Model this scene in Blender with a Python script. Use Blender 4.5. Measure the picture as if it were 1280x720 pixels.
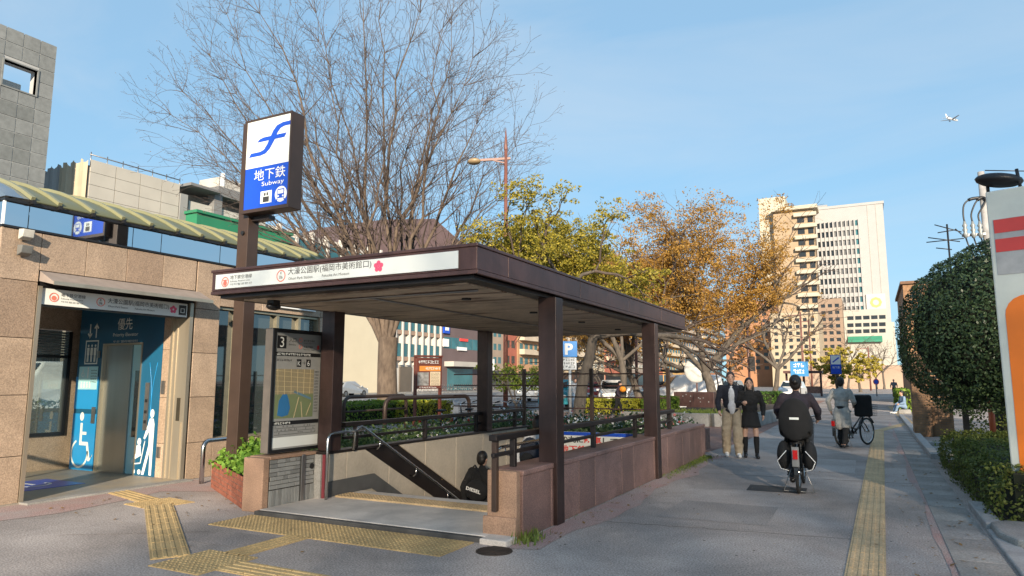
import bpy, bmesh, math, random
from mathutils import Vector, Matrix, Quaternion, noise
R = math.radians
for o in list(bpy.data.objects): bpy.data.objects.remove(o)
scene = bpy.context.scene
col = scene.collection

# ------------------------------------------------------------------ camera
FOC, CX, CY, HZ, EYE = 860.0, 640.0, 360.0, 476.0, 1.55
PITCH = math.atan2(HZ - CY, FOC); YAW = R(27.4)
cd = bpy.data.cameras.new('camera'); cam = bpy.data.objects.new('camera', cd); col.objects.link(cam)
cd.sensor_width = 36.0; cd.lens = 36.0 * FOC / 1280.0; cd.clip_start = 0.05; cd.clip_end = 9000
cam.location = (0, 0, EYE); cam.rotation_euler = (math.pi/2 + PITCH, 0, YAW)
scene.camera = cam
scene.render.resolution_x, scene.render.resolution_y = 1024, 576

# ------------------------------------------------------------------ world, sun, exposure
SUN_EL, SUN_AZ = R(16.5), math.atan2(0.45, -0.89)      # azimuth measured from +Y towards +X
world = bpy.data.worlds.new('World'); scene.world = world; world.use_nodes = True
wn = world.node_tree; wn.nodes.clear()
wo = wn.nodes.new('ShaderNodeOutputWorld'); wb = wn.nodes.new('ShaderNodeBackground')
sky = wn.nodes.new('ShaderNodeTexSky'); sky.sky_type = 'NISHITA'; sky.sun_disc = False
sky.sun_elevation = SUN_EL; sky.sun_rotation = SUN_AZ; sky.air_density = 1.0; sky.dust_density = 0.0; sky.ozone_density = 2.6
wb.inputs['Strength'].default_value = 0.11
# thin cirrus: streaky noise over the direction, thickening the sky to a pale white
tc = wn.nodes.new('ShaderNodeTexCoord'); mp = wn.nodes.new('ShaderNodeMapping')
mp.inputs['Rotation'].default_value = (R(15), R(-20), R(35)); mp.inputs['Scale'].default_value = (0.8, 3.4, 5.0)
nz = wn.nodes.new('ShaderNodeTexNoise'); nz.inputs['Scale'].default_value = 1.35; nz.inputs['Detail'].default_value = 7; nz.inputs['Roughness'].default_value = .55; nz.inputs['Distortion'].default_value = .5
cr = wn.nodes.new('ShaderNodeValToRGB'); cr.color_ramp.elements[0].position = .42; cr.color_ramp.elements[1].position = .78
cr.color_ramp.elements[0].color = (.24, .24, .24, 1); cr.color_ramp.elements[1].color = (.50, .50, .50, 1)
mx = wn.nodes.new('ShaderNodeMixRGB'); mx.inputs['Color2'].default_value = (1.84, 1.90, 1.95, 1)
wn.links.new(tc.outputs['Generated'], mp.inputs['Vector']); wn.links.new(mp.outputs[0], nz.inputs['Vector'])
wn.links.new(nz.outputs['Fac'], cr.inputs[0]); wn.links.new(cr.outputs[0], mx.inputs['Fac'])
gm_w = wn.nodes.new('ShaderNodeGamma'); gm_w.inputs['Gamma'].default_value = .40        # hazy air: the whole dome evened out
vm_w = wn.nodes.new('ShaderNodeVectorMath'); vm_w.operation = 'MULTIPLY'; vm_w.inputs[1].default_value = (.37, .81, 1.10)
wn.links.new(sky.outputs[0], gm_w.inputs['Color']); wn.links.new(gm_w.outputs[0], vm_w.inputs[0]); wn.links.new(vm_w.outputs[0], mx.inputs['Color1']); wn.links.new(mx.outputs[0], wb.inputs['Color']); wn.links.new(wb.outputs[0], wo.inputs[0])
sl = bpy.data.lights.new('sun', 'SUN'); sl.energy = 2.3; sl.angle = R(1.0); sl.color = (1.0, .85, .66)
so = bpy.data.objects.new('sun', sl); col.objects.link(so)
sundir = Vector((math.sin(SUN_AZ)*math.cos(SUN_EL), math.cos(SUN_AZ)*math.cos(SUN_EL), math.sin(SUN_EL)))
so.rotation_euler = sundir.to_track_quat('Z', 'Y').to_euler(); so.location = (30, -60, 40)
scene.view_settings.view_transform = 'Standard'; scene.view_settings.look = 'None'
scene.view_settings.gamma = 1.0; scene.view_settings.use_curve_mapping = False
scene.view_settings.exposure = 2.0
scene.cycles.max_bounces = 6; scene.cycles.diffuse_bounces = 4; scene.cycles.glossy_bounces = 3; scene.cycles.transmission_bounces = 5
scene.cycles.transparent_max_bounces = 6; scene.cycles.use_denoising = True
scene.cycles.sample_clamp_indirect = 6

# ------------------------------------------------------------------ pixel to place
_cp, _sp = math.cos(PITCH), math.sin(PITCH)
FW = Vector((-math.sin(YAW)*_cp, math.cos(YAW)*_cp, _sp)); RT = Vector((math.cos(YAW), math.sin(YAW), 0)); UP = RT.cross(FW)
CAM = Vector((0, 0, EYE))
def ray(x, y): return FW*FOC + RT*(x-CX) - UP*(y-CY)
def G(x, y, z=0.0):
    d = ray(x, y); return CAM + d*((z-EYE)/d.z)
def PX(x, y, X):
    d = ray(x, y); return CAM + d*(X/d.x)
def PY(x, y, Y):
    d = ray(x, y); return CAM + d*(Y/d.y)
def PD(x, y, D):                     # point on a pixel's ray at a given ground distance
    d = ray(x, y); return CAM + d*(D/math.hypot(d.x, d.y))

# ------------------------------------------------------------------ materials
MATS = {}
def nodes(m):
    m.use_nodes = True; return m.node_tree.nodes, m.node_tree.links, m.node_tree.nodes['Principled BSDF']
def mat(name, base, rough=.6, metal=0.0, var=.12, scale=6.0, bump=0.0, bscale=None, base2=None, spec=.5, detail=4, fine=0.0, fscale=90, stretch=None, island=0.0, trans=0.0, emit=None, coat=0.0, ramp=(.32, .68), stain=0.0, sscale=.35):
    """noise-mottled surface: base drifts to base2 (or a darker base); fine adds salt-and-pepper grain; island varies each loose piece"""
    if name in MATS: return MATS[name]
    m = bpy.data.materials.new(name); n, l, b = nodes(m)
    b.inputs['Roughness'].default_value = rough; b.inputs['Metallic'].default_value = metal
    b.inputs['Specular IOR Level'].default_value = spec
    if coat: b.inputs['Coat Weight'].default_value = coat; b.inputs['Coat Roughness'].default_value = .08
    if base2 is None: base2 = tuple(c*(1-2.2*var) for c in base)
    tc = n.new('ShaderNodeTexCoord'); mp = n.new('ShaderNodeMapping'); l.new(tc.outputs['Object'], mp.inputs[0])
    if stretch: mp.inputs['Scale'].default_value = stretch
    nz = n.new('ShaderNodeTexNoise'); nz.inputs['Scale'].default_value = scale; nz.inputs['Detail'].default_value = detail; nz.inputs['Roughness'].default_value = .6
    l.new(mp.outputs[0], nz.inputs['Vector'])
    rp = n.new('ShaderNodeValToRGB'); rp.color_ramp.elements[0].position = ramp[0]; rp.color_ramp.elements[1].position = ramp[1]
    rp.color_ramp.elements[0].color = (*base2, 1); rp.color_ramp.elements[1].color = (*base, 1)
    l.new(nz.outputs['Fac'], rp.inputs[0]); out = rp.outputs[0]
    def mul(out, val_socket, amt):
        mr = n.new('ShaderNodeMapRange'); mr.inputs['To Min'].default_value = 1-amt; mr.inputs['To Max'].default_value = 1+amt
        l.new(val_socket, mr.inputs['Value'])
        v = n.new('ShaderNodeVectorMath'); v.operation = 'SCALE'; l.new(out, v.inputs[0]); l.new(mr.outputs[0], v.inputs['Scale']); return v.outputs[0]
    fz = None
    if fine:
        fz = n.new('ShaderNodeTexNoise'); fz.inputs['Scale'].default_value = fscale; fz.inputs['Detail'].default_value = 2; l.new(mp.outputs[0], fz.inputs['Vector'])
        mr = n.new('ShaderNodeMapRange'); mr.inputs['From Min'].default_value = .3; mr.inputs['From Max'].default_value = .7; l.new(fz.outputs['Fac'], mr.inputs['Value'])
        out = mul(out, mr.outputs[0], fine)
    if stain:
        sz = n.new('ShaderNodeTexNoise'); sz.inputs['Scale'].default_value = sscale; sz.inputs['Detail'].default_value = 8; sz.inputs['Roughness'].default_value = .7; sz.inputs['Distortion'].default_value = .8; l.new(tc.outputs['Object'], sz.inputs['Vector'])
        mr = n.new('ShaderNodeMapRange'); mr.inputs['From Min'].default_value = .36; mr.inputs['From Max'].default_value = .60; l.new(sz.outputs['Fac'], mr.inputs['Value'])
        out = mul(out, mr.outputs[0], stain)
    if island:
        gi = n.new('ShaderNodeNewGeometry'); out = mul(out, gi.outputs['Random Per Island'], island)
    l.new(out, b.inputs['Base Color'])
    if bump:
        bp = n.new('ShaderNodeBump'); bp.inputs['Strength'].default_value = bump; bp.inputs['Distance'].default_value = .01
        if bscale:
            bz = n.new('ShaderNodeTexNoise'); bz.inputs['Scale'].default_value = bscale; bz.inputs['Detail'].default_value = 3; l.new(mp.outputs[0], bz.inputs['Vector']); l.new(bz.outputs['Fac'], bp.inputs['Height'])
        else: l.new((fz or nz).outputs['Fac'], bp.inputs['Height'])
        l.new(bp.outputs[0], b.inputs['Normal'])
    if emit: b.inputs['Emission Color'].default_value = (*base, 1); b.inputs['Emission Strength'].default_value = emit
    if trans: b.inputs['Transmission Weight'].default_value = trans
    MATS[name] = m; return m
def leafmat(name, c1, c2, rough=.55, tl=.35):
    """leaf faces: colour drifts between two tones leaf by leaf, some light passes through"""
    if name in MATS: return MATS[name]
    m = bpy.data.materials.new(name); n, l, b = nodes(m)
    gi = n.new('ShaderNodeNewGeometry'); rp = n.new('ShaderNodeValToRGB')
    rp.color_ramp.elements[0].color = (*c1, 1); rp.color_ramp.elements[1].color = (*c2, 1)
    l.new(gi.outputs['Random Per Island'], rp.inputs[0]); l.new(rp.outputs[0], b.inputs['Base Color'])
    b.inputs['Roughness'].default_value = rough; b.inputs['Specular IOR Level'].default_value = .3
    t = n.new('ShaderNodeBsdfTranslucent'); l.new(rp.outputs[0], t.inputs['Color'])
    ms = n.new('ShaderNodeMixShader'); ms.inputs[0].default_value = tl
    l.new(b.outputs[0], ms.inputs[1]); l.new(t.outputs[0], ms.inputs[2]); l.new(ms.outputs[0], n['Material Output'].inputs[0])
    MATS[name] = m; return m
def glassmat(name, tint, mixv=.5, rough=.03):
    """window glass: part mirror, part tinted see-through"""
    if name in MATS: return MATS[name]
    m = bpy.data.materials.new(name); n, l, b = nodes(m)
    b.inputs['Base Color'].default_value = (*[c*.25 for c in tint], 1); b.inputs['Roughness'].default_value = rough; b.inputs['Specular IOR Level'].default_value = 1.0
    b.inputs['IOR'].default_value = 1.9
    t = n.new('ShaderNodeBsdfTransparent'); t.inputs[0].default_value = (*tint, 1)
    ms = n.new('ShaderNodeMixShader'); ms.inputs[0].default_value = mixv
    l.new(t.outputs[0], ms.inputs[1]); l.new(b.outputs[0], ms.inputs[2]); l.new(ms.outputs[0], n['Material Output'].inputs[0])
    MATS[name] = m; return m
def flat(name, c, rough=.5, **k): return mat(name, c, rough, var=.03, scale=3, **k)

# ------------------------------------------------------------------ mesh builder
class Fr:
    """a plane frame: a along r, b along u, c along the normal"""
    def __init__(s, o, r, u=(0, 0, 1)):
        s.o = Vector(o); s.r = Vector(r).normalized(); s.u = Vector(u).normalized(); s.n = s.r.cross(s.u)
    def __call__(s, a, b, c=0.0): return s.o + s.r*a + s.u*b + s.n*c
class MB:
    def __init__(s): s.v = []; s.f = []; s.sm = []
    def add(s, vs, fs, smooth=False):
        k = len(s.v); s.v += [tuple(p) for p in vs]; s.f += [tuple(i+k for i in f) for f in fs]; s.sm += [smooth]*len(fs); return s
    def box(s, x0, x1, y0, y1, z0, z1):
        return s.add([(x, y, z) for z in (z0, z1) for y in (y0, y1) for x in (x0, x1)], [(0,2,3,1),(4,5,7,6),(0,1,5,4),(2,6,7,3),(0,4,6,2),(1,3,7,5)])
    def fbox(s, F, a0, a1, b0, b1, c0, c1):
        return s.add([F(a, b, c) for c in (c0, c1) for b in (b0, b1) for a in (a0, a1)], [(0,2,3,1),(4,5,7,6),(0,1,5,4),(2,6,7,3),(0,4,6,2),(1,3,7,5)])
    def prism(s, F, pts, c0, c1):
        n = len(pts); vs = [F(a, b, c0) for a, b in pts] + [F(a, b, c1) for a, b in pts]
        ar = sum(pts[i][0]*pts[(i+1) % n][1]-pts[(i+1) % n][0]*pts[i][1] for i in range(n))
        fs = [tuple(range(n-1, -1, -1)), tuple(range(n, 2*n))] + [(i, (i+1) % n, n+(i+1) % n, n+i) for i in range(n)]
        if ar < 0: fs = [f[::-1] for f in fs]
        return s.add(vs, fs)
    def tube(s, pts, r, n=8, cap=True, smooth=True):
        pts = [Vector(p) for p in pts]; m = len(pts)
        rs = r if isinstance(r, (list, tuple)) else [r]*m
        vs = []; t0 = None; up = None
        for i, p in enumerate(pts):
            t = (pts[min(i+1, m-1)]-pts[max(i-1, 0)]).normalized()
            if up is None:
                up = Vector((0, 0, 1)) if abs(t.z) < .9 else Vector((1, 0, 0))
            up = (up - t*up.dot(t)); up = up.normalized() if up.length > 1e-6 else t.orthogonal().normalized()
            w = t.cross(up)
            for k in range(n):
                a = 2*math.pi*k/n; vs.append(p + (up*math.cos(a)+w*math.sin(a))*rs[i])
        fs = [(i*n+k, i*n+(k+1) % n, (i+1)*n+(k+1) % n, (i+1)*n+k) for i in range(m-1) for k in range(n)]
        if cap: fs += [tuple(range(n-1, -1, -1)), tuple(range((m-1)*n, m*n))]
        return s.add(vs, fs, smooth)
    def bar(s, p0, p1, w, h, up=(0, 0, 1)):
        p0, p1 = Vector(p0), Vector(p1); t = (p1-p0).normalized(); u = Vector(up); u = (u-t*u.dot(t)).normalized(); v = t.cross(u)
        vs = [p + v*a*w/2 + u*b*h/2 for p in (p0, p1) for a, b in ((-1,-1),(1,-1),(1,1),(-1,1))]
        return s.add(vs, [(3,2,1,0),(4,5,6,7)]+[(i, (i+1) % 4, 4+(i+1) % 4, 4+i) for i in range(4)])
    def ell(s, c, r, n=10, m=7, rot=None):
        c = Vector(c); r = (r, r, r) if not hasattr(r, '__len__') else r; vs = []; M = rot
        for i in range(1, m):
            th = math.pi*i/m
            for k in range(n):
                a = 2*math.pi*k/n; p = Vector((r[0]*math.sin(th)*math.cos(a), r[1]*math.sin(th)*math.sin(a), r[2]*math.cos(th)))
                vs.append(c + (M @ p if M else p))
        t = Vector((0, 0, r[2])); b = -t
        vs += [c + (M @ t if M else t), c + (M @ b if M else b)]; T = len(vs)-2
        fs = [(T, k, (k+1) % n) for k in range(n)] + [(i*n+k, (i+1)*n+k, (i+1)*n+(k+1) % n, i*n+(k+1) % n) for i in range(m-2) for k in range(n)]
        fs += [(T+1, (m-2)*n+(k+1) % n, (m-2)*n+k) for k in range(n)]
        return s.add(vs, fs, True)
    def cap_(s, p0, r0, p1, r1, n=10):
        """tapered capsule"""
        p0, p1 = Vector(p0), Vector(p1); d = p1-p0; L = d.length or 1e-6; t = d/L
        pts = []; rs = []
        for a in (-85, -60, -30, 0): pts.append(p0+t*r0*math.sin(R(a))); rs.append(r0*math.cos(R(a)))
        for a in (0, 30, 60, 85): pts.append(p1+t*r1*math.sin(R(a))); rs.append(r1*math.cos(R(a)))
        return s.tube(pts, rs, n)
    def disc(s, F, a, b, r, c0, c1, n=24, ry=None):
        ry = ry or r
        return s.prism(F, [(a+r*math.cos(2*math.pi*k/n), b+ry*math.sin(2*math.pi*k/n)) for k in range(n)], c0, c1)
    def ring(s, F, a, b, ro, ri, c0, c1, n=24, a0=0, a1=360):
        st = [R(a0+(a1-a0)*k/n) for k in range(n+1)]
        for k in range(n):
            p = [(a+q*math.cos(t), b+q*math.sin(t)) for q, t in ((ro, st[k]), (ro, st[k+1]), (ri, st[k+1]), (ri, st[k]))]
            s.prism(F, p, c0, c1)
        return s
    def torus(s, c, axis, Rr, r, n=28, m=6):
        ax = Vector(axis).normalized(); u = ax.orthogonal().normalized(); w = ax.cross(u)
        c = Vector(c); vs = []
        for i in range(n):
            a = 2*math.pi*i/n; d = u*math.cos(a)+w*math.sin(a)
            for k in range(m):
                b = 2*math.pi*k/m; vs.append(c + d*(Rr+r*math.cos(b)) + ax*r*math.sin(b))
        fs = [(i*m+k, ((i+1) % n)*m+k, ((i+1) % n)*m+(k+1) % m, i*m+(k+1) % m) for i in range(n) for k in range(m)]
        return s.add(vs, fs, True)
    def build(s, name, m, parent=None, bevel=0.0, mods=None):
        return link_mesh(name, s.v, s.f, s.sm, m, parent, bevel, mods)
def link_mesh(name, v, f, sm, m, parent=None, bevel=0.0, mods=None):
    if parent is not None:
        p = parent; off = Vector((0, 0, 0))
        while p is not None: off += p.location; p = p.parent
        origin = Vector((0, 0, 0))
    else:
        xs = [p[0] for p in v]; ys = [p[1] for p in v]; zs = [p[2] for p in v]
        origin = Vector(((min(xs)+max(xs))/2, (min(ys)+max(ys))/2, min(zs))); off = origin
    me = bpy.data.meshes.new(name); me.from_pydata([(p[0]-off.x, p[1]-off.y, p[2]-off.z) for p in v], [], f)
    if sm and any(sm): me.polygons.foreach_set('use_smooth', sm)
    me.materials.append(m); me.update()
    o = bpy.data.objects.new(name, me); col.objects.link(o); o.location = origin
    if parent is not None: o.parent = parent
    if bevel:
        b = o.modifiers.new('bevel', 'BEVEL'); b.width = bevel; b.segments = 2; b.limit_method = 'ANGLE'; b.harden_normals = False
    return o
def tag(o, label=None, cat=None, group=None, kind=None):
    if label: o['label'] = label
    if cat: o['category'] = cat
    if group: o['group'] = group
    if kind: o['kind'] = kind
    return o
def empty(name, loc, label=None, cat=None, group=None):
    o = bpy.data.objects.new(name, None); col.objects.link(o); o.location = loc; o.empty_display_size = .2
    return tag(o, label, cat, group)
def struct(o): o['kind'] = 'structure'; return o
def copy_tree(o, parent=None):
    c = o.copy(); col.objects.link(c); c.parent = parent
    for ch in list(o.children): copy_tree(ch, c)
    return c
def share(name, src, parent, loc, scale=None, rz=None):
    """another piece with the same mesh data"""
    o = bpy.data.objects.new(name, src); col.objects.link(o); o.parent = parent; o.location = loc
    if scale: o.scale = scale
    if rz is not None: o.rotation_euler = (0, 0, rz)
    return o
_fc = {}
def text(s, F, a, b, m, parent, w=None, h=None, align='L', c=.004, name='lettering', bold=0.0, thick=.0015):
    """flat lettering laid on a frame; baseline-left at (a,b); fitted to width w and cap height h"""
    key = (s, bold)
    if key not in _fc:
        cu = bpy.data.curves.new('txt', 'FONT'); cu.body = s; cu.size = 1.0; cu.resolution_u = 3; cu.offset = bold
        ob = bpy.data.objects.new('txt', cu); me = bpy.data.meshes.new_from_object(ob)
        vs = [(v.co.x, v.co.y) for v in me.vertices]; fs = [tuple(p.vertices) for p in me.polygons]
        bpy.data.objects.remove(ob); bpy.data.curves.remove(cu); bpy.data.meshes.remove(me)
        _fc[key] = (vs, fs)
    vs, fs = _fc[key]
    if not vs: return None
    x0 = min(p[0] for p in vs); x1 = max(p[0] for p in vs); y0 = min(p[1] for p in vs); y1 = max(p[1] for p in vs)
    sy = (h/(y1-y0)) if h else None; sx = (w/(x1-x0)) if w else sy
    if sy is None: sy = sx
    W_ = (x1-x0)*sx
    a0 = a - (W_/2 if align == 'C' else W_ if align == 'R' else 0)
    return link_mesh(name, [F(a0+(p[0]-x0)*sx, b+(p[1]-y0)*sy, c) for p in vs], fs, None, m, parent)
def scribble(F, a, b, w, h, m, parent, c, n):
    """a line of lettering too small to read: n little blocks of strokes"""
    r_ = random.Random(int(a*997+b*7919)+n); B = MB(); cw = w/n
    for i in range(n):
        x0, x1 = a+i*cw+cw*.08, a+(i+1)*cw-cw*.08
        for t in r_.sample((0, .3, .6, .86), 2): B.fbox(F, x0, x1, b+h*t, b+h*(t+.14), c-.001, c)
        t = r_.uniform(0, .75); B.fbox(F, x0+(x1-x0)*t, x0+(x1-x0)*(t+.2), b, b+h, c-.001, c+.0004)
    o = B.build('lettering', m, parent); o['kind'] = 'stuff'; return o
rnd = random.Random(7)
# ================================================================== materials in use
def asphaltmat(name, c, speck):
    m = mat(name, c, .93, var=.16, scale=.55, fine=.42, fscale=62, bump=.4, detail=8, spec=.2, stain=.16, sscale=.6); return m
M = {}
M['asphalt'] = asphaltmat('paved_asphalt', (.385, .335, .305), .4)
M['road'] = mat('road_asphalt', (.20, .20, .205), .9, var=.1, scale=.3, fine=.25, fscale=40)
M['red_asph'] = mat('red_worn_asphalt', (.36, .215, .19), .93, base2=(.34, .275, .25), scale=1.6, fine=.5, fscale=70, bump=.5)
M['slab'] = mat('slab_stone', (.60, .55, .50), .75, var=.12, scale=1.8, fine=.18, fscale=120, stain=.15, sscale=1.1)
M['slab_edge'] = mat('slab_nosing', (.085, .08, .075), .8, var=.2, scale=5)
M['granite'] = mat('buff_granite', (.375, .275, .195), .55, var=.08, scale=2.2, fine=.30, fscale=75, bump=.25, stain=.12, sscale=.9)
M['granite_b'] = mat('buff_granite_pale', (.43, .32, .23), .55, var=.08, scale=2.2, fine=.30, fscale=75, bump=.25, stain=.12, sscale=.9)
M['granite_c'] = mat('buff_granite_deep', (.33, .235, .165), .55, var=.09, scale=2.0, fine=.32, fscale=75, bump=.25)
M['redgranite'] = mat('red_granite', (.26, .155, .132), .5, var=.12, scale=2.4, fine=.36, fscale=85, bump=.15, stain=.2, sscale=1.2)
M['redgranite_b'] = mat('red_granite_dark', (.225, .135, .116), .5, var=.12, scale=2.4, fine=.36, fscale=85, bump=.15)
M['pinkgranite'] = mat('pink_granite', (.38, .235, .155), .6, var=.14, scale=3, fine=.25, fscale=80)
M['bronze'] = mat('bronze_metal', (.105, .052, .045), .42, metal=.25, var=.12, scale=3.5, spec=.5, stretch=(3, 3, .5), stain=.22, sscale=1.6)
M['bronze_lit'] = mat('brown_sign_metal', (.066, .041, .030), .45, metal=.2, var=.1, scale=2.5)
M['column'] = mat('column_bronze', (.052, .030, .027), .38, metal=.3, var=.15, scale=3, stretch=(3, 3, .5), stain=.25, sscale=1.4)
M['steel_door'] = mat('elevator_door_steel', (.42, .43, .42), .33, metal=.9, var=.08, scale=3, stretch=(1, 1, .08))
M['darkbronze'] = mat('dark_bronze_metal', (.028, .021, .020), .4, metal=.3, var=.15, scale=4)
M['steel'] = mat('brushed_steel', (.56, .49, .38), .42, metal=.75, var=.10, scale=3, stretch=(1, 1, .08), bump=.03)
M['steel_b'] = mat('handrail_steel', (.60, .60, .60), .22, metal=1.0, var=.06, scale=4)
M['steel_dull'] = mat('dull_steel', (.35, .34, .33), .4, metal=.9, var=.12, scale=4)
M['black'] = flat('black_plastic', (.012, .012, .013), .45)
M['blackrub'] = flat('black_rubber', (.018, .018, .018), .8)
M['white'] = flat('white_paint', (.80, .80, .78), .5)
M['signwhite'] = mat('sign_white', (.78, .80, .76), .4, var=.03, scale=1.2)
M['ink'] = flat('sign_ink', (.045, .043, .042), .6)
M['red'] = flat('sign_red', (.72, .06, .05), .5)
M['salmon'] = flat('emblem_red', (.78, .20, .14), .5)
M['pink'] = flat('blossom_pink', (.80, .10, .20), .5)
M['signblue'] = mat('sign_blue', (.012, .075, .52), .35, var=.04, scale=1.5)
M['wallblue'] = mat('wall_blue', (.010, .098, .19), .35, var=.08, scale=1.0)
M['skyblue'] = mat('panel_sky_blue', (.02, .28, .62), .3, var=.06, scale=1.0)
M['paleblue'] = flat('panel_pale_blue', (.42, .72, .78), .35)
M['tactile'] = mat('tactile_yellow', (.50, .35, .16), .85, var=.16, scale=2.2, fine=.3, fscale=60, bump=.2)
M['tactile_b'] = mat('tactile_buff', (.56, .40, .22), .85, var=.14, scale=2.2, fine=.3, fscale=60, bump=.2)
M['beige'] = mat('beige_panel', (.46, .40, .32), .55, var=.06, scale=1.1, fine=.06, fscale=30, stain=.10, sscale=.9)
M['grout'] = mat('dark_joint', (.05, .042, .035), .9, var=.2, scale=9)
M['soffit'] = mat('weathered_soffit', (.50, .40, .30), .65, base2=(.16, .10, .07), scale=1.3, stretch=(.55, 4.5, 1), detail=10, fine=.2, fscale=26, bump=.25, ramp=(.36, .47), stain=.25, sscale=.8)
M['brick'] = mat('planter_brick', (.33, .105, .06), .85, var=.2, scale=7, fine=.25, fscale=60, bump=.3)
M['mortar'] = mat('mortar', (.22, .18, .15), .95, var=.2, scale=10)
M['greytile'] = mat('grey_glazed_tile', (.30, .30, .285), .35, var=.1, scale=5)
M['greytile_b'] = mat('grey_glazed_tile_dark', (.215, .215, .205), .35, var=.1, scale=5)
M['maroon'] = flat('maroon_trim', (.20, .035, .045), .5)
M['concrete'] = mat('concrete', (.33, .315, .29), .9, var=.2, scale=1.5, fine=.22, fscale=60, bump=.3)
M['kerb'] = mat('kerb_concrete', (.42, .41, .40), .9, var=.2, scale=2.5, fine=.2, fscale=60)
M['gutter'] = mat('gutter_concrete', (.33, .31, .285), .9, var=.2, scale=1.1, fine=.25, fscale=60, bump=.3)
M['soil'] = mat('soil', (.075, .052, .035), 1.0, var=.3, scale=6, bump=.6)
M['clay'] = mat('brick_paving', (.30, .165, .125), .9, var=.18, scale=1.0, fine=.3, fscale=12)
M['glass'] = glassmat('clear_glass', (.80, .86, .84), .35)
M['darkglass'] = glassmat('dark_glass', (.22, .27, .27), .75)
M['roofgreen'] = mat('olive_roof_sheet', (.135, .142, .078), .42, var=.07, scale=1.6)
M['roofrib'] = mat('pale_roof_rib', (.24, .235, .13), .4, var=.05, scale=2)

# ================================================================== ground
gr = MB()
def sheet(name, pts, z, m):
    b = MB(); b.add([(x, y, z) for x, y in pts], [tuple(range(len(pts)))]); return b
# one big sheet with the stairwell cut out of it
SX0, SX1, SY0, SY1 = -6.42, -3.32, 7.0, 13.2
B = 3000
g = MB(); xs = [-B, SX0, SX1, B]; ys = [-B, SY0, SY1, B]
g.add([(x, y, 0) for y in ys for x in xs], [(j*4+i, j*4+i+1, (j+1)*4+i+1, (j+1)*4+i) for j in range(3) for i in range(3) if (i, j) != (1, 1)])
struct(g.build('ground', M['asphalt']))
# red worn margin of the path along the stair wall and along the gutter
b = MB(); rp = random.Random(3)
L = [(-3.12, 5.9), (-3.12, 15.1)]
ptsr = [(-2.78+.10*math.sin(y*1.7)+rp.uniform(-.06, .06), y) for y in [15.0-i*.45 for i in range(21)]]
b.add([(x, y, .004) for x, y in L+ptsr], [tuple(range(len(L)+len(ptsr)))])
struct(b.build('red_margin', M['red_asph']))
b = MB(); ptsr = [(.455+.03*math.sin(y*1.3)+rp.uniform(-.03, .03), y) for y in [30-i*.7 for i in range(38)]]
b.add([(x, y, .004) for x, y in [(.53, 3.6), (.53, 30)]+ptsr], [tuple(range(2+len(ptsr)))]); struct(b.build('red_margin', M['red_asph']))
b = MB(); b.add([(x, y, .004) for x, y in [(-9.66, 3.5), (-8.9, 3.6), (-8.6, 5.0), (-8.75, 5.9), (-9.0, 6.6), (-8.2, 7.0), (-8.9, 7.6), (-9.66, 7.6)]], [tuple(range(8))]); struct(b.build('red_margin', M['red_asph']))
# road beyond the planting and the far pavement
b = MB(); b.add([(-48, -80, .006), (-18.6, -80, .006), (-18.6, 25, .006), (-15.3, 33, .006), (-14.2, 60, .006), (-14.2, 900, .006), (-48, 900, .006)], [tuple(range(7))]); struct(b.build('road', M['road']))
b = MB()
for k in range(-8, 60):
    for X in (-26, -37): b.box(X-.08, X+.08, k*10, k*10+5, .007, .011)
b.box(-31.6, -31.45, -80, 600, .007, .011)
o = b.build('lane_marking', M['white']); o['kind'] = 'stuff'; tag(o, 'white dashed lane markings on the wide road', 'road marking')
b = MB(); b.box(-54.2, -48, -80, 900, -.05, .13); struct(b.build('far_pavement', M['concrete']))
# pink brick paving behind the stairwell on the far side of the path
b = MB(); b.add([(-13.8, 13.6, .005), (-3.3, 15.6, .005), (-3.0, 19, .005), (-3.35, 60, .005), (-12.8, 60, .005), (-13.8, 22, .005)], [tuple(range(6))]); struct(b.build('brick_paving', M['clay']))
# dark flat patch painted as a shadow on the asphalt, and the little covers on the path
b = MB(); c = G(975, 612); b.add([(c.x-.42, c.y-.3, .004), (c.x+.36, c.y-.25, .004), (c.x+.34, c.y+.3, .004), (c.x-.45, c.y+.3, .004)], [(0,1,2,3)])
struct(b.build('repair_or_shadow_patch', mat('painted_shadow', (.055, .053, .053), .9, var=.2, scale=2, fine=.4, fscale=60)))

# ---- right edge: gutter blocks and kerb
for k in range(22):
    y0 = 3.4 + k*.98
    b = MB(); b.box(.53, .93, y0, y0+.974, -.05, .011+rp.uniform(-.0015, .002)); o = b.build('gutter_block', M['gutter'], bevel=.006); struct(o)
for k in range(30):
    y0 = 16.4 + k*.62
    b = MB(); b.box(.95, 1.12, y0, y0+.605, -.05, .10+rp.uniform(-.004, .004)); struct(b.build('kerb_stone', M['kerb'], bevel=.015))
b = MB(); b.box(.96, 1.14, 6.5, 8.82, -.05, .035); struct(b.build('kerb_stone', M['kerb'], bevel=.015))
for k in range(3):
    b = MB(); b.box(.96, 1.12, 8.86+k*.5, 8.86+k*.5+.48, -.05, .09); struct(b.build('kerb_stone', M['kerb'], bevel=.015))
b = MB(); F = Fr((0, 0, 0), (1, 0, 0), (0, 1, 0))
b.prism(F, [(1.0, 8.35), (1.1, 8.02), (1.35, 7.85), (1.8, 7.75), (4.5, 7.6), (4.5, 9.05), (1.15, 9.05), (1.0, 8.9)], -.05, .10)
struct(b.build('sign_plinth', M['concrete'], bevel=.03))
b = MB(); b.add([(1.12, 9.0, .02), (12, 8.8, .02), (12, 16.2, .02), (1.12, 16.2, .02)], [(0,1,2,3)]); struct(b.build('planting_bed', M['soil']))
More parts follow.
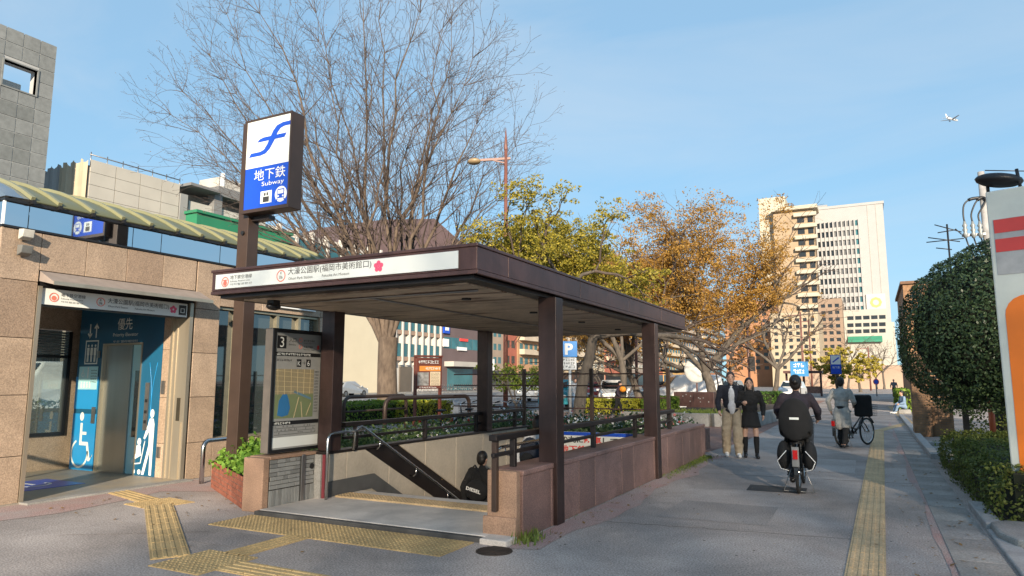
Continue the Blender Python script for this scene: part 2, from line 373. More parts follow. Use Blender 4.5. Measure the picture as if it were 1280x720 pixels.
b = MB(); b.add([(1.12, 16.2, .012), (40, 16.2, .012), (40, 19.6, .012), (1.12, 19.6, .012)], [(0,1,2,3)]); struct(b.build('driveway', M['concrete']))
b = MB(); b.add([(1.3, 16.9, .018), (1.9, 16.7, .018), (2.1, 18.3, .018), (1.5, 18.6, .018)], [(0,1,2,3)]); struct(b.build('tactile_patch', M['tactile_b']))

# ---- tactile paving: each plate a piece with raised bars or domes
tp = {}
def tactile(kind, F, n_a, n_b, w=.3, m=None, z=.005, name='tactile_paving', label=None):
    """plates w by w in a grid on the ground; bars run along F.u, or domes"""
    m = m or M['tactile']
    root = struct(empty(name, F(0, 0, 0)))
    for i in range(n_a):
        for j in range(n_b):
            b = MB(); a0, b0 = i*w, j*w
            b.fbox(F, a0+.002, a0+w-.002, b0+.002, b0+w-.002, -.03, z+.004)
            if kind == 'bar':
                for k in range(4):
                    c = a0+w*(k+.5)/4
                    b.prism(Fr(F(c, b0+.008, z+.004), F.r, F.n), [(-.020, 0), (-.013, .006), (.013, .006), (.020, 0)], -(w-.016), 0)
            else:
                for p in range(6):
                    for q in range(6):
                        ca, cb = a0+w*(p+.5)/6, b0+w*(q+.5)/6
                        vs = [F(ca+.013*math.cos(t*math.pi/3), cb+.013*math.sin(t*math.pi/3), z+.004) for t in range(6)]+[F(ca+.007*math.cos(t*math.pi/3), cb+.007*math.sin(t*math.pi/3), z+.0095) for t in range(6)]
                        b.add(vs, [(t, (t+1) % 6, 6+(t+1) % 6, 6+t) for t in range(6)]+[tuple(range(6, 12))])
            b.build('tactile_plate', m, root)
    return root
def gF(p, q):
    p = Vector((p[0], p[1], 0)); d = Vector((q[0]-p.x, q[1]-p.y, 0)).normalized()      # u along p->q
    return Fr(p, d.cross(Vector((0, 0, 1))), d)
# long guiding strip along the path (bars along Y), then its kink and far run
tactile('bar', gF((-.33, 3.6), (-.06, 24.6)), 1, 70, m=M['tactile_b'])
tactile('bar', gF((-.06, 24.75), (1.05, 30.2)), 1, 18, m=M['tactile_b'])
tactile('bar', gF((.98, 30.2), (.62, 60)), 1, 60, m=M['tactile_b'])
# warning strip in front of the stair entrance
tactile('dome', Fr((-6.5, 5.36, 0), (1, 0, 0), (0, 1, 0)), 10, 2, w=.30)
# warning strip at the head of the stairs
tactile('dome', Fr((-6.3, 7.14, .062), (1, 0, 0), (0, 1, 0)), 10, 1, w=.30, m=M['tactile_b'])
tactile('bar', Fr((-5.33, 4.55, 0), (1, 0, 0), (0, 1, 0)), 1, 3, w=.28)                      # link
tactile('dome', Fr((-5.52, 3.97, 0), (1, 0, 0), (0, 1, 0)), 2, 2, w=.31)
q = Vector((2.45, -1.70, 0)).normalized()
tactile('bar', gF((-7.93, 6.00), (-5.48, 4.36)), 1, 9, w=.325, z=.007)
tactile('dome', gF((-8.50, 5.72), (-8.40, 6.5)), 2, 2, w=.3, z=.004)
tactile('bar', gF((-8.50, 5.90), (-9.6, 6.17)), 1, 4, w=.3, z=.006)
tactile('bar', Fr((-4.9, 4.44, 0), (0, -1, 0), (1, 0, 0)), 1, 9, w=.3)   # run off to the lower right
# ================================================================== stair entrance: slab, stairs, walls
b = MB(); b.box(-6.5, -3.30, 6.07, 7.74, -.3, .05); slab = struct(b.build('entrance_slab', M['slab'], bevel=.012))
b = MB(); b.box(-6.5, -3.22, 5.99, 6.066, -.3, .046); struct(b.build('slab_nosing', M['slab_edge'], bevel=.01))
b = MB(); b.box(-3.44, -3.15, 5.95, 6.19, -.3, .052); struct(b.build('slab_corner', M['slab'], bevel=.012))
st = struct(empty('staircase', (-4.85, 7.75, 0)))
for k in range(17):
    z = .05-.165*(k+1); y = 7.74+.30*k
    b = MB(); b.box(-6.42, -3.32, y+.002, y+.30, z-.6, z); b.build('stair_step', M['slab'], st, bevel=.008)
b = MB(); b.box(-6.42, -3.32, 12.85, 13.05, -3.4, .50); struct(b.build('stairwell_end_wall', M['beige']))
b = MB(); b.box(-3.33, -3.25, 7.0, 12.9, -3.4, -.02); struct(b.build('stairwell_side_wall', M['beige']))
# left retaining wall: beige panels, dark descending rail channel, skirting
lw = empty('stairwell_wall', (-6.55, 9.8, -3.2), 'beige panelled wall along the left side of the subway stairs', 'wall')
FL = Fr((-6.36, 0, 0), (0, 1, 0))
b = MB(); b.box(-6.54, -6.40, 6.97, 13.0, -3.4, .60); b.build('core', M['concrete'], lw)
b = MB(); b.box(-6.55, -6.345, 6.97, 13.05, .602, .635); b.build('coping', M['darkbronze'], lw, bevel=.006)
ch = lambda y: .60-.56*(y-7.75)                          # the channel's upper edge
def clip(poly, f):                                     # keep points with f>=0
    out = []
    for i in range(len(poly)):
        p, q = poly[i], poly[(i+1) % len(poly)]; fp, fq = f(p), f(q)
        if fp >= 0: out.append(p)
        if fp*fq < 0:
            t = fp/(fp-fq); out.append((p[0]+(q[0]-p[0])*t, p[1]+(q[1]-p[1])*t))
    return out
seams = [7.06, 7.42, 8.35, 9.28, 10.2, 11.12, 12.04, 12.95]
low = lambda y: ch(y)-.10                               # beige below the channel
for y0, y1 in zip(seams[:-1], seams[1:]):
    base = [(y0+.006, -3.2), (y1-.006, -3.2), (y1-.006, .596), (y0+.006, .596)]
    for f in (lambda p: p[1]-(.60-.515*(p[0]-8.58)), lambda p: (.62-.515*(p[0]-7.76))-p[1]):
        q = clip(base, f)
        if len(q) > 2:
            b = MB(); b.prism(FL, q, -.036, 0); b.build('wall_panel', M['beige'], lw, bevel=.004)
b = MB(); b.prism(FL, [(7.80, .598), (8.58, .598), (12.9, -1.625), (12.9, -2.03)], -.036, -.022); b.build('rail_channel', M['darkbronze'], lw)
b = MB(); b.prism(FL, [(7.06, .055), (7.95, .055), (12.9, -2.72), (12.9, -2.5), (8.0, .25), (7.06, .25)], .002, .016); b.build('skirting', mat('slate_skirting', (.10, .098, .095), .6, var=.1), lw)
b = MB(); b.prism(FL, [(6.985, .04), (7.05, .04), (7.05, .60), (6.985, .60)], -.03, .012); b.build('end_trim', M['maroon'], lw)
# handrail on that wall
hr = empty('handrail', (-6.2, 6.95, .05), 'stainless handrail running level then down the left side of the stairs', 'handrail')
b = MB(); X = -6.26
b.tube([(X, 6.93, .05), (X, 6.93, .80), (X, 6.96, .86), (X, 7.02, .875), (X, 7.3, .875), (X, 7.62, .875)], .019, 10); b.build('level_rail', M['steel_b'], hr)
b = MB(); b.tube([(X-.06, 7.50, .62), (X-.03, 7.50, .86), (X, 7.53, .92), (X, 7.60, .925), (X, 7.66, .90)]+[(X, 7.66+t, .90-.535*t) for t in (.1, .5, 1.2, 2.2, 3.3, 4.6)], .019, 10); b.build('sloping_rail', M['steel_b'], hr)
for y in (8.0, 8.9, 9.8, 10.7):
    z = .90-.535*(y-7.66); b = MB(); b.tube([(-6.38, y, z-.12), (-6.30, y, z-.13), (X, y, z-.09), (X, y, z-.01)], .009, 6); b.build('bracket', M['steel_b'], hr)

def railing(name, label, X, y0, y1, ztop, zmid, zbase, posts, w=.05, m=None):
    r = empty(name, (X, y0, zbase), label, 'railing')
    m = m or M['darkbronze']
    b = MB(); b.box(X-.045, X+.045, y0, y1, ztop-.03, ztop+.03); b.build('top_rail', m, r, bevel=.008)
    b = MB(); b.box(X-.02, X+.02, y0, y1, zmid-.02, zmid+.02); b.build('middle_rail', m, r, bevel=.006)
    for y in posts:
        b = MB(); b.box(X-.03, X+.03, y-.03, y+.03, zbase, ztop-.031); b.build('post', m, r, bevel=.005)
    return r
railing('railing', 'dark bronze railing on the beige wall left of the stairs', -6.47, 7.45, 12.95, .955, .775, .635, [7.72, 9.42, 11.05, 12.6])
railing('railing', 'dark bronze railing on top of the red granite stair wall', -3.38, 6.10, 13.1, .985, .815, .66, [6.55, 8.9, 10.75, 12.9])
# short steel grab rail next to the near pillar
g_ = empty('grab_rail', (-3.5, 6.2, .66), 'short stainless grab rail above the red granite wall end', 'handrail')
b = MB(); b.tube([(-3.47, 6.33, .70), (-3.47, 6.33, .80), (-3.47, 6.37, .85), (-3.47, 6.45, .865), (-3.47, 7.6, .865)], .018, 10); b.build('rail', M['steel_b'], g_)
for y in (6.55, 7.5):
    b = MB(); b.tube([(-3.47, y, .85), (-3.47, y, .78), (-3.40, y, .77)], .009, 6); b.build('bracket', M['steel_b'], g_)

# right wall: red granite panels, buff end pillar
rw = empty('granite_wall', (-3.3, 10.5, 0), 'low red granite panelled wall between the stairs and the path', 'wall')
b = MB(); b.box(-3.50, -3.19, 6.30, 14.78, -.05, .60); b.build('core', M['grout'], rw)
FRW = Fr((-3.15, 0, 0), (0, 1, 0)); ps = [6.31, 7.02] + [7.29+.53*k for k in range(1, 15)]
ps = [6.31, 7.00, 7.28, 7.81, 8.34, 8.87, 9.40, 9.93, 10.46, 10.99, 11.28, 11.81, 12.34, 12.87, 13.40, 13.93, 14.46, 14.80]
for i, (y0, y1) in enumerate(zip(ps[:-1], ps[1:])):
    b = MB(); b.fbox(FRW, y0+.004, y1-.004, .0, .605, -.039, rp.uniform(-.003, .003)); b.build('granite_panel', M['redgranite' if (i*7) % 3 else 'redgranite_b'], rw, bevel=.004)
for i, (y0, y1) in enumerate(zip(ps[:-1:2], ps[2::2]+[14.8])):
    b = MB(); b.box(-3.53, -3.14, y0+.002, y1-.002, .607, .662); b.build('coping_stone', M['redgranite'], rw, bevel=.01)
b = MB(); b.box(-3.50, -3.17, 6.21, 6.30, .0, .66); b.build('end_panel', M['pinkgranite'], rw, bevel=.008)
b = MB(); b.box(-3.42, -3.365, 6.15, 6.208, .27, 1.02); b.build('flat_post', M['bronze_lit'], rw, bevel=.004)
b = MB(); b.box(-3.53, -3.16, 6.17, 6.206, .0, .22); b.build('plinth', M['pinkgranite'], rw, bevel=.01)
# moss and grass tufts along the wall's foot
def blades(name, spots, n, h, m, label, cat, spread=.07, seed=1, parent=None):
    r_ = random.Random(seed); v = []; f = []
    for x, y, s in spots:
        for _ in range(int(n*s)):
            px, py = x+r_.gauss(0, spread), y+r_.gauss(0, spread*1.6); hh = h*s*r_.uniform(.4, 1.1); a = r_.uniform(0, 6.28); w = hh*.10
            dx, dy = math.cos(a), math.sin(a); lx, ly = r_.gauss(0, .35)*hh, r_.gauss(0, .35)*hh
            k = len(v); v += [(px-dx*w, py-dy*w, 0), (px+dx*w, py+dy*w, 0), (px+lx+dx*w*.3, py+ly+dy*w*.3, hh), (px+lx*.5-dx*w, py+ly*.5-dy*w, hh*.6)]; f.append((k, k+1, k+2, k+3))
    return tag(link_mesh(name, v, f, None, m, parent), label, cat, kind='stuff')
M['grass'] = leafmat('grass_blades', (.10, .16, .03), (.22, .26, .06))
spots = [(-3.09, 6.27+.0, 1.5), (-3.08, 6.4, 1.0)]+[(-3.09, y, s) for y, s in [(7.6, .35), (8.0, .3), (8.7, .35), (9.4, .3), (10.1, .35)]]+[(-3.06, 11.3+.13*k, .45+.05*k*.35) for k in range(26)]
blades('grass', spots, 70, .075, M['grass'], 'weeds and grass growing along the foot of the granite wall', 'grass')

# ================================================================== canopy
cp = empty('station_canopy', (-4.9, 9.3, 0), 'dark brown flat canopy over the subway stairs with a white station sign', 'canopy')
X0, X1, Y0, Y1, ZT, ZB = -6.66, -3.14, 5.36, 13.36, 2.79, 2.53
b = MB(); b.box(X0+.03, X1-.03, Y0+.03, Y1-.03, ZB+.02, ZT-.015); b.build('roof_core', M['darkbronze'], cp)
b = MB(); b.box(X0-.012, X1+.012, Y0-.012, Y1+.012, ZT-.014, ZT+.018); b.build('roof_cap', M['bronze'], cp, bevel=.006)
def fascia(F, a0, a1, cuts):
    cs = [a0]+cuts+[a1]
    for p, q in zip(cs[:-1], cs[1:]):
        b = MB(); b.fbox(F, p+.004, q-.004, ZB+.035, ZT-.016, -.03, 0); b.build('fascia_panel', M['bronze'], cp, bevel=.003)
    b = MB(); b.fbox(F, a0, a1, ZB-.008, ZB+.030, -.03, .008); b.build('fascia_trim', M['bronze'], cp, bevel=.003)
FFR = Fr((0, Y0, 0), (1, 0, 0)); FSD = Fr((X1, 0, 0), (0, 1, 0))
fascia(FSD, Y0, Y1, [5.98, 7.9, 9.85, 11.65]); fascia(FFR, X0, X1, [])
fascia(Fr((X0, 0, 0), (0, -1, 0)), -Y1, -Y0, [-9.4]); fascia(Fr((0, Y1, 0), (-1, 0, 0)), -X1, -X0, [])
b = MB(); b.box(X0+.07, X1-.07, Y0+.07, Y1-.07, ZB-.045, ZB-.009); b.build('drip_frame', M['darkbronze'], cp)
b = MB(); b.box(X0+.26, X1-.24, Y0+.24, Y1-.24, ZB-.058, ZB-.046); b.build('soffit', M['soffit'], cp)
for k in range(4):
    b = MB(); y = 6.6+k*1.75; b.disc(Fr((0, 0, ZB-.058), (1, 0, 0), (0, -1, 0)), -4.0, -y, .055, 0, .02, 16); b.build('downlight', M['black'], cp)
for (cx, cy) in ((-3.22, 7.15), (-3.22, 11.15), (-6.44, 7.15), (-6.44, 11.3)):
    b = MB(); b.box(cx-.10, cx+.12, cy-.10, cy+.10, -.02 if cx > -4 else .64, ZB-.045); b.build('column', M['column'], cp, bevel=.006)
# station sign board along the front
sb = MB(); sb.fbox(FFR, -6.585, -3.335, ZB+.052, ZT-.042, .002, .014); sgn = sb.build('sign_panel', M['signwhite'], cp, bevel=.002)
def pic(F, parent, shapes):
    for nm, m, fn in shapes:
        b = MB(); fn(b); b.build(nm, m, parent)
S = Fr((-6.585, Y0, ZB+.052), (1, 0, 0)); SH = ZT-.042-(ZB+.052)      # sign local: 3.25 wide, about .17 high
b = MB(); b.ring(S, .16, .075, .058, .048, .015, .017, 24); b.disc(S, .16, .062, .03, .015, .017, 14); b.fbox(S, .125, .195, .09, .10, .015, .017); o = b.build('metro_emblem', M['salmon'], sgn); o['kind'] = 'stuff'
text('地下鉄空港線', S, .24, .098, M['ink'], sgn, w=.34, h=.045, c=.016)
text('Subway Airport Line', S, .24, .062, M['ink'], sgn, w=.31, h=.022, c=.016)
text('지하철공항선', S, .24, .030, M['ink'], sgn, w=.34, h=.022, c=.016)
b = MB(); b.ring(S, 1.02, .085, .064, .054, .015, .017, 24); b.build('line_ring', M['salmon'], sgn)
text('K', S, 1.02, .102, M['ink'], sgn, h=.026, align='C', c=.016); text('06', S, 1.02, .052, M['ink'], sgn, h=.036, align='C', c=.016)
text('大濠公園駅(福岡市美術館口)', S, 1.12, .075, M['ink'], sgn, w=1.12, h=.088, c=.016)
text('Ohori Park Station', S, 1.13, .032, M['ink'], sgn, w=.34, h=.028, c=.016)
text('Fukuoka Art Museum', S, 1.60, .032, M['ink'], sgn, w=.36, h=.028, c=.016)
fl = MB()
for k in range(5):
    a = R(90+72*k); fl.disc(S, 2.33+.036*math.cos(a), .088+.036*math.sin(a), .024, .015, .017, 10)
fl.disc(S, 2.33, .088, .014, .0152, .0172, 8); o = fl.build('blossom_emblem', M['pink'], sgn); o['kind'] = 'stuff'

# ================================================================== map board, tiled plinth wall
tw = empty('tiled_wall', (-6.64, 6.5, 0), 'low wall end faced with grey glazed tiles beside the stairs', 'wall')
b = MB(); b.box(-6.80, -6.515, 6.20, 6.99, -.05, .60); b.build('core', M['grout'], tw)
b = MB(); b.box(-6.83, -6.50, 6.10, 6.199, .0, .63); b.build('end_stone', M['pinkgranite'], tw, bevel=.01)
b = MB(); b.box(-6.84, -6.49, 6.20, 7.0, .602, .64); b.build('coping', M['pinkgranite'], tw, bevel=.008)
FT = Fr((-6.513, 6.21, .02), (0, 1, 0))
for (c0, c1) in ((0, .50), (.58, .76)):
    for r_ in range(7):
        z0 = .225+r_*.0505; x = c0-rp.uniform(0, .1)
        while x < c1-.01:
            w = rp.choice((.08, .13, .18, .22)); a0, a1 = max(c0, x), min(c1, x+w)
            if a1-a0 > .02:
                b = MB(); b.fbox(FT, a0+.003, a1-.003, z0+.003, z0+.0475, -.002, rp.uniform(.008, .013)); b.build('tile', M[rp.choice(('greytile', 'greytile', 'greytile_b'))], tw, bevel=.002)
            x += w
    x = c0
    while x < c1-.02:
        b = MB(); b.fbox(FT, x+.003, min(x+.052, c1)-.003, .012, .215, -.002, rp.uniform(.008, .013)); b.build('tile', M[rp.choice(('greytile', 'greytile', 'greytile_b'))], tw, bevel=.002); x += .052
b = MB(); b.fbox(FT, .51, .57, 0, .60, .0, .03); b.build('steel_post', M['steel_dull'], tw, bevel=.004)
b = MB(); b.disc(FT, .70, .44, .035, .0, .022, 18); b.build('round_cover', M['black'], tw)
mb_ = empty('map_board', (-6.7, 6.8, .64), 'dark framed street map board with exit number 3 on the tiled wall', 'sign')
FM = Fr((-6.64, 6.29, .66), (0, 1, 0))        # 0..0.90 wide, 0..1.55 high
b = MB(); b.fbox(FM, 0, .90, 0, 1.55, -.13, -.004); b.build('case', mat('grey_brown_metal', (.24, .20, .165), .5, metal=.3, var=.1), mb_, bevel=.006)
b = MB()
for q in ((0, .045, 0, 1.55), (.855, .90, 0, 1.55), (.045, .855, 0, .04), (.045, .855, 1.50, 1.55)): b.fbox(FM, *q, -.003, .018)
b.build('frame', M['black'], mb_)
panel = mat('map_sheet', (.32, .32, .305), .35, var=.05, scale=2)
b = MB(); b.fbox(FM, .045, .855, .04, 1.5, -.003, .004); sh = b.build('map_sheet', panel, mb_)
C_ = .006
def fr(nm, m, a0, a1, b0, b1, c=.0): b = MB(); b.fbox(FM, a0, a1, b0, b1, C_-.002+c, C_+c); return b.build(nm, m, sh)
fr('number_block', M['black'], .075, .225, 1.30, 1.46); text('3', FM, .15, 1.315, M['signwhite'], sh, h=.13, align='C', c=.0075)
text('入口', FM, .27, 1.385, M['ink'], sh, h=.06, c=C_); text('Entrance', FM, .27, 1.345, M['ink'], sh, w=.12, h=.022, c=C_)
b = MB(); b.ring(FM, .475, 1.42, .030, .022, C_-.002, C_, 18); b.build('line_ring', M['salmon'], sh); b = MB(); b.ring(FM, .475, 1.335, .030, .022, C_-.002, C_, 18); b.build('line_ring', M['salmon'], sh)
text('地下鉄空港線', FM, .53, 1.40, M['ink'], sh, w=.20, h=.03, c=C_); text('Subway Airport Line', FM, .53, 1.375, M['ink'], sh, w=.22, h=.015, c=C_)
text('大濠公園駅', FM, .53, 1.318, M['ink'], sh, w=.17, h=.03, c=C_); text('Ohori Park Station', FM, .53, 1.292, M['ink'], sh, w=.2, h=.015, c=C_)
b = MB(); b.disc(FM, .80, 1.335, .02, C_-.002, C_, 10, .032); b.build('blossom_emblem', M['red'], sh)
fr('title_bar', M['black'], .055, .85, 1.205, 1.255); scribble(FM, .07, 1.215, .6, .028, M['signwhite'], sh, C_+.001, 16)
scribble(FM, .07, 1.14, .26, .025, M['ink'], sh, C_, 9)
fr('number_block', M['black'], .42, .50, 1.07, 1.17); fr('number_block', M['black'], .59, .67, 1.07, 1.17)
text('K', FM, .46, 1.085, M['signwhite'], sh, h=.06, align='C', c=.0075); text('6', FM, .63, 1.085, M['signwhite'], sh, h=.07, align='C', c=.0075); text('→', FM, .545, 1.10, M['ink'], sh, w=.06, h=.045, align='C', c=C_)
fr('street_map', flat('map_tan', (.30, .25, .15), .5), .07, .74, .72, 1.04); fr('park_map', flat('map_green', (.18, .22, .11), .5), .07, .74, .42, .72)
b = MB(); b.prism(FM, [(.12, .46), (.20, .44), (.30, .46), (.33, .55), (.30, .66), (.27, .72), (.20, .72), (.14, .64), (.13, .55)], C_, C_+.002); b.build('pond_map', flat('map_blue', (.03, .16, .36), .5), sh)
b = MB(); b.prism(FM, [(.38, .74), (.70, .64), (.70, .67), (.40, .765)], C_, C_+.002); b.build('moat_map', flat('map_blue2', (.12, .22, .28), .5), sh)
for k in range(5):
    b = MB(); b.bar(FM(.07, .76+k*.065, C_+.001), FM(.74, .74+k*.06, C_+.001), .006, .002, FM.n); b.build('street_line', flat('map_pale', (.52, .42, .24), .5), sh)
for k in range(6):
    b = MB(); b.bar(FM(.12+k*.11, .72, C_+.0015), FM(.10+k*.115, 1.04, C_+.0015), .006, .002, FM.n); b.build('street_line', flat('map_pale', (.52, .42, .24), .5), sh)
for pa, pb in (((.40, .42), (.48, .68)), ((.55, .42), (.52, .62)), ((.62, .44), (.70, .60))):
    b = MB(); b.bar(FM(*pa, C_+.0015), FM(*pb, C_+.0015), .012, .002, FM.n); b.build('park_path', flat('map_pale', (.52, .42, .24), .5), sh)
for k in range(14): scribble(FM, .755, 1.00-k*.04, .07, .016, M['ink'], sh, C_, 4)
fr('title_bar', M['black'], .055, .85, .335, .385); scribble(FM, .07, .345, .28, .028, M['signwhite'], sh, C_+.001, 8)
for k in range(3): fr('route_line', M['ink'], .08, .80, .215+k*.04, .219+k*.04)
for k in range(22): scribble(FM, .09+k*.033, .225+rp.choice((0, .04, .08)), .02, .02, M['ink'], sh, C_, 1)
fr('white_notice', M['signwhite'], .05, .85, .06, .185)

# ================================================================== brick planter with shrub
pl = empty('brick_planter', (-7.6, 6.9, 0), 'low red brick planter at the foot of the blue subway sign', 'planter')
poly = [(-6.83, 6.13), (-8.72, 7.20), (-8.62, 8.0), (-6.83, 8.0)]
b = MB(); b.prism(Fr((0, 0, 0), (1, 0, 0), (0, 1, 0)), [(-6.87, 6.25), (-8.65, 7.26), (-8.56, 7.94), (-6.87, 7.94)], -.05, .30); b.build('soil', M['soil'], pl)
def brickface(p, q, rows, thick=.09, bl=.21, bh=.064):
    p, q = Vector((*p, 0)), Vector((*q, 0)); L_ = (q-p).length; F = Fr(p, q-p); F.n = F.r.cross(F.u)
    b = MB(); b.fbox(F, .004, L_-.004, -.03, rows*bh-.004, -thick, -.008); b.build('mortar_bed', M['mortar'], pl)
    for r_ in range(rows):
        x = -(bl/2)*(r_ % 2)
        while x < L_-.01:
            a0, a1 = max(0, x), min(L_, x+bl)
            if a1-a0 > .02:
                b = MB(); b.fbox(F, a0+.004, a1-.004, r_*bh+.004, (r_+1)*bh-.004, -thick+.004, rp.uniform(-.003, .003)); b.build('brick', M['brick'], pl, bevel=.004)
            x += bl
brickface(poly[1], poly[0], 6); brickface(poly[2], poly[1], 6)
# ================================================================== elevator building
FX = -9.7
M['endglass'] = glassmat('end_glass', (.90, .93, .91), .12)
eb = empty('elevator_building', (-11, 7.4, 0), 'buff granite elevator hall with a pale green vaulted roof and glass band', 'building')
FE = Fr((FX, 0, 0), (0, 1, 0))
YA, YB, BX = 4.62, 10.75, -12.78
gm = lambda: M[rp.choice(('granite', 'granite', 'granite_b', 'granite_c'))]
def gpanel(y0, y1, z0, z1, F=FE, d=.06):
    b = MB(); b.fbox(F, y0+.004, y1-.004, z0+.004, z1-.004, -d, rp.uniform(-.002, .002)); return b.build('granite_panel', gm(), eb, bevel=.004)
# backing walls (dark joint colour) : front pieces, ends, back with window hole
b = MB()
b.box(FX-.30, FX-.055, YA+.02, 5.12, 0, 3.5); b.box(FX-.30, FX-.055, 5.12, 7.50, 2.95, 3.5); b.box(FX-.30, FX-.055, 7.50, 8.00, 0, 3.5)
b.box(FX-.30, FX-.055, 8.00, 10.4, 2.78, 3.5); b.box(FX-.30, FX-.055, 8.00, 10.4, 0, .60); b.box(FX-.30, FX-.055, 8.40, 8.70, .60, 2.78); b.box(FX-.30, FX-.055, 10.4, YB, 0, 3.5)
b.build('backing_wall', M['grout'], eb)
b = MB(); b.box(BX, FX-.302, YA+.05, YA+.3, 2.5, 3.5); b.box(FX-.62, FX-.302, YA+.05, YA+.3, 0, 2.5); b.box(BX, BX+.15, YA+.05, YA+.3, 0, 2.5); b.box(BX, FX-.302, YB-.3, YB, 0, 3.5); b.build('end_wall', M['granite'], eb)
b = MB(); b.box(BX+.15, FX-.62, YA+.16, YA+.17, .06, 2.5); eg = b.build('end_window', M['endglass'], eb)
b = MB()
for x in (BX+.17, -11.25, FX-.64): b.box(x-.025, x+.025, YA+.12, YA+.21, .0, 2.5)
for z in (.03, .95, 2.47): b.box(BX+.15, FX-.62, YA+.13, YA+.20, z-.03, z+.03)
b.build('window_frame', M['steel_dull'], eg)
b = MB(); b.box(BX-.2, BX, YA+.05, 6.05, 0, 3.5); b.box(BX-.2, BX, 6.05, 7.38, 2.45, 3.5); b.box(BX-.2, BX, 6.05, 7.38, 0, .62); b.box(BX-.2, BX, 7.38, YB, 0, 3.5); b.build('back_wall', M['granite'], eb)
b = MB(); b.box(BX-.2, FX-.1, YA+.02, YB, 3.30, 3.5); b.build('ceiling', mat('ceiling_grey', (.3, .3, .3), .8), eb)
b = MB(); b.box(BX+.01, FX+.05, YA+.06, 7.5, -.1, .02); b.build('floor', mat('lobby_floor', (.33, .27, .19), .5, base2=(.2, .2, .2), scale=1.3, fine=.2), eb)
b = MB(); b.box(FX+.02, FX+.22, 5.1, 7.5, -.1, .028); b.build('threshold', M['concrete'], eb, bevel=.01)
# granite cladding panels
for z0, z1 in ((0, .6), (.6, 1.37), (1.37, 2.1), (2.1, 2.84), (2.84, 3.5)): gpanel(YA, 5.11, z0, z1)
for y0, y1 in ((5.11, 5.71), (5.71, 6.31), (6.31, 6.90), (6.90, 7.5)): gpanel(y0, y1, 3.0, 3.5)
for z0, z1 in ((0, .57), (.57, 1.29), (1.29, 2.0), (2.0, 2.72), (2.72, 3.5)): gpanel(7.52, 8.00, z0, z1)
for y0, y1 in ((8.0, 8.9), (8.9, 9.65), (9.65, 10.4), (10.4, YB)): gpanel(y0, y1, 2.80, 3.5)
for y0, y1 in ((8.0, 8.6), (8.6, 9.3), (9.3, 10.0), (10.0, 10.4)): gpanel(y0, y1, 0, .57)
for z0, z1 in ((.57, 1.29), (1.29, 2.0), (2.0, 2.80)): gpanel(8.42, 8.68, z0, z1)
for z0, z1 in ((0, .57), (.57, 1.29), (1.29, 2.0), (2.0, 2.8)): gpanel(10.4, YB, z0, z1)
FEe = Fr((0, YA, 0), (1, 0, 0))
for i in range(4):
    for z0, z1 in ((2.5, 3.0), (3.0, 3.5)): gpanel(FX-.76*(i+1), FX-.76*i, z0, z1, FEe)
for z0, z1 in ((0, .6), (.6, 1.37), (1.37, 2.1), (2.1, 2.5)): gpanel(FX-.62, FX, z0, z1, FEe)
# tall windows right of the door
for y0, y1, mull in ((8.0, 8.42, []), (8.68, 10.4, [9.35, 9.9])):
    w = MB(); w.fbox(FE, y0+.03, y1-.03, .63, 2.75, -.16, -.15); wo_ = w.build('window', M['darkglass'], eb)
    b = MB()
    for q in ((y0, y0+.03, .58, 2.79), (y1-.03, y1, .58, 2.79), (y0+.03, y1-.03, .58, .625), (y0+.03, y1-.03, 2.755, 2.79)): b.fbox(FE, *q, -.2, -.05)
    for m_ in mull: b.fbox(FE, m_-.03, m_+.03, .625, 2.755, -.2, -.06)
    b.build('window_frame', mat('window_alu', (.40, .36, .26), .4, metal=.6), wo_)
    b = MB()
    for z in (.9, 1.45, 2.05): b.fbox(FE, y0+.03, y1-.03, z, z+.035, -.28, -.2)
    b.build('inner_rail', M['steel_dull'], wo_)
b = MB(); b.box(BX, FX-.32, 8.0, 8.05, 0, 3.3); b.build('lift_shaft_wall', mat('shaft_grey', (.12, .13, .13), .7), eb)
b = MB(); b.fbox(FE, 9.25, 10.15, 2.93, 3.10, -.01, .05); o = b.build('entrance_plate', M['ink'], eb, bevel=.02); text('大濠公園駅', FE, 9.45, 2.99, M['signwhite'], o, w=.5, h=.06, c=.052)
b = MB()
for q in ((9.20, 10.20, 3.105, 3.135), (9.20, 10.20, 2.895, 2.925)): b.fbox(FE, *q, -.01, .06)
for q in ((9.20, 9.23, 2.925, 3.105), (10.17, 10.20, 2.925, 3.105)): b.fbox(FE, *q, -.01, .06)
b.build('plate_frame', M['white'], o)
# glass band
b = MB(); b.fbox(FE, YA-.01, YB, 3.502, 3.53, -.08, .02); b.build('band_sill', M['black'], eb); b = MB(); b.fbox(FE, YA-.01, YB, 3.84, 3.875, -.08, .03); b.build('band_head', M['black'], eb)
bg = mat('mirror_glass', (.62, .68, .72), .03, metal=1.0, var=.03, scale=.6)
cuts = [YA, 4.93, 5.95, 6.38, 6.85, 7.95, 8.75, 9.7, YB]
for y0, y1 in zip(cuts[:-1], cuts[1:]):
    b = MB(); b.fbox(FE, y0+.006, y1-.006, 3.531, 3.839, -.03, -.02); b.build('band_pane', bg, eb)
b = MB(); b.fbox(FEe, BX, FX-.006, 3.531, 3.839, -.03, -.02); b.build('band_pane', bg, eb)
b = MB(); b.box(FX-.03, FX+.004, YA-.004, YA+.02, 3.531, 3.839); b.build('corner_mullion', M['white'], eb)
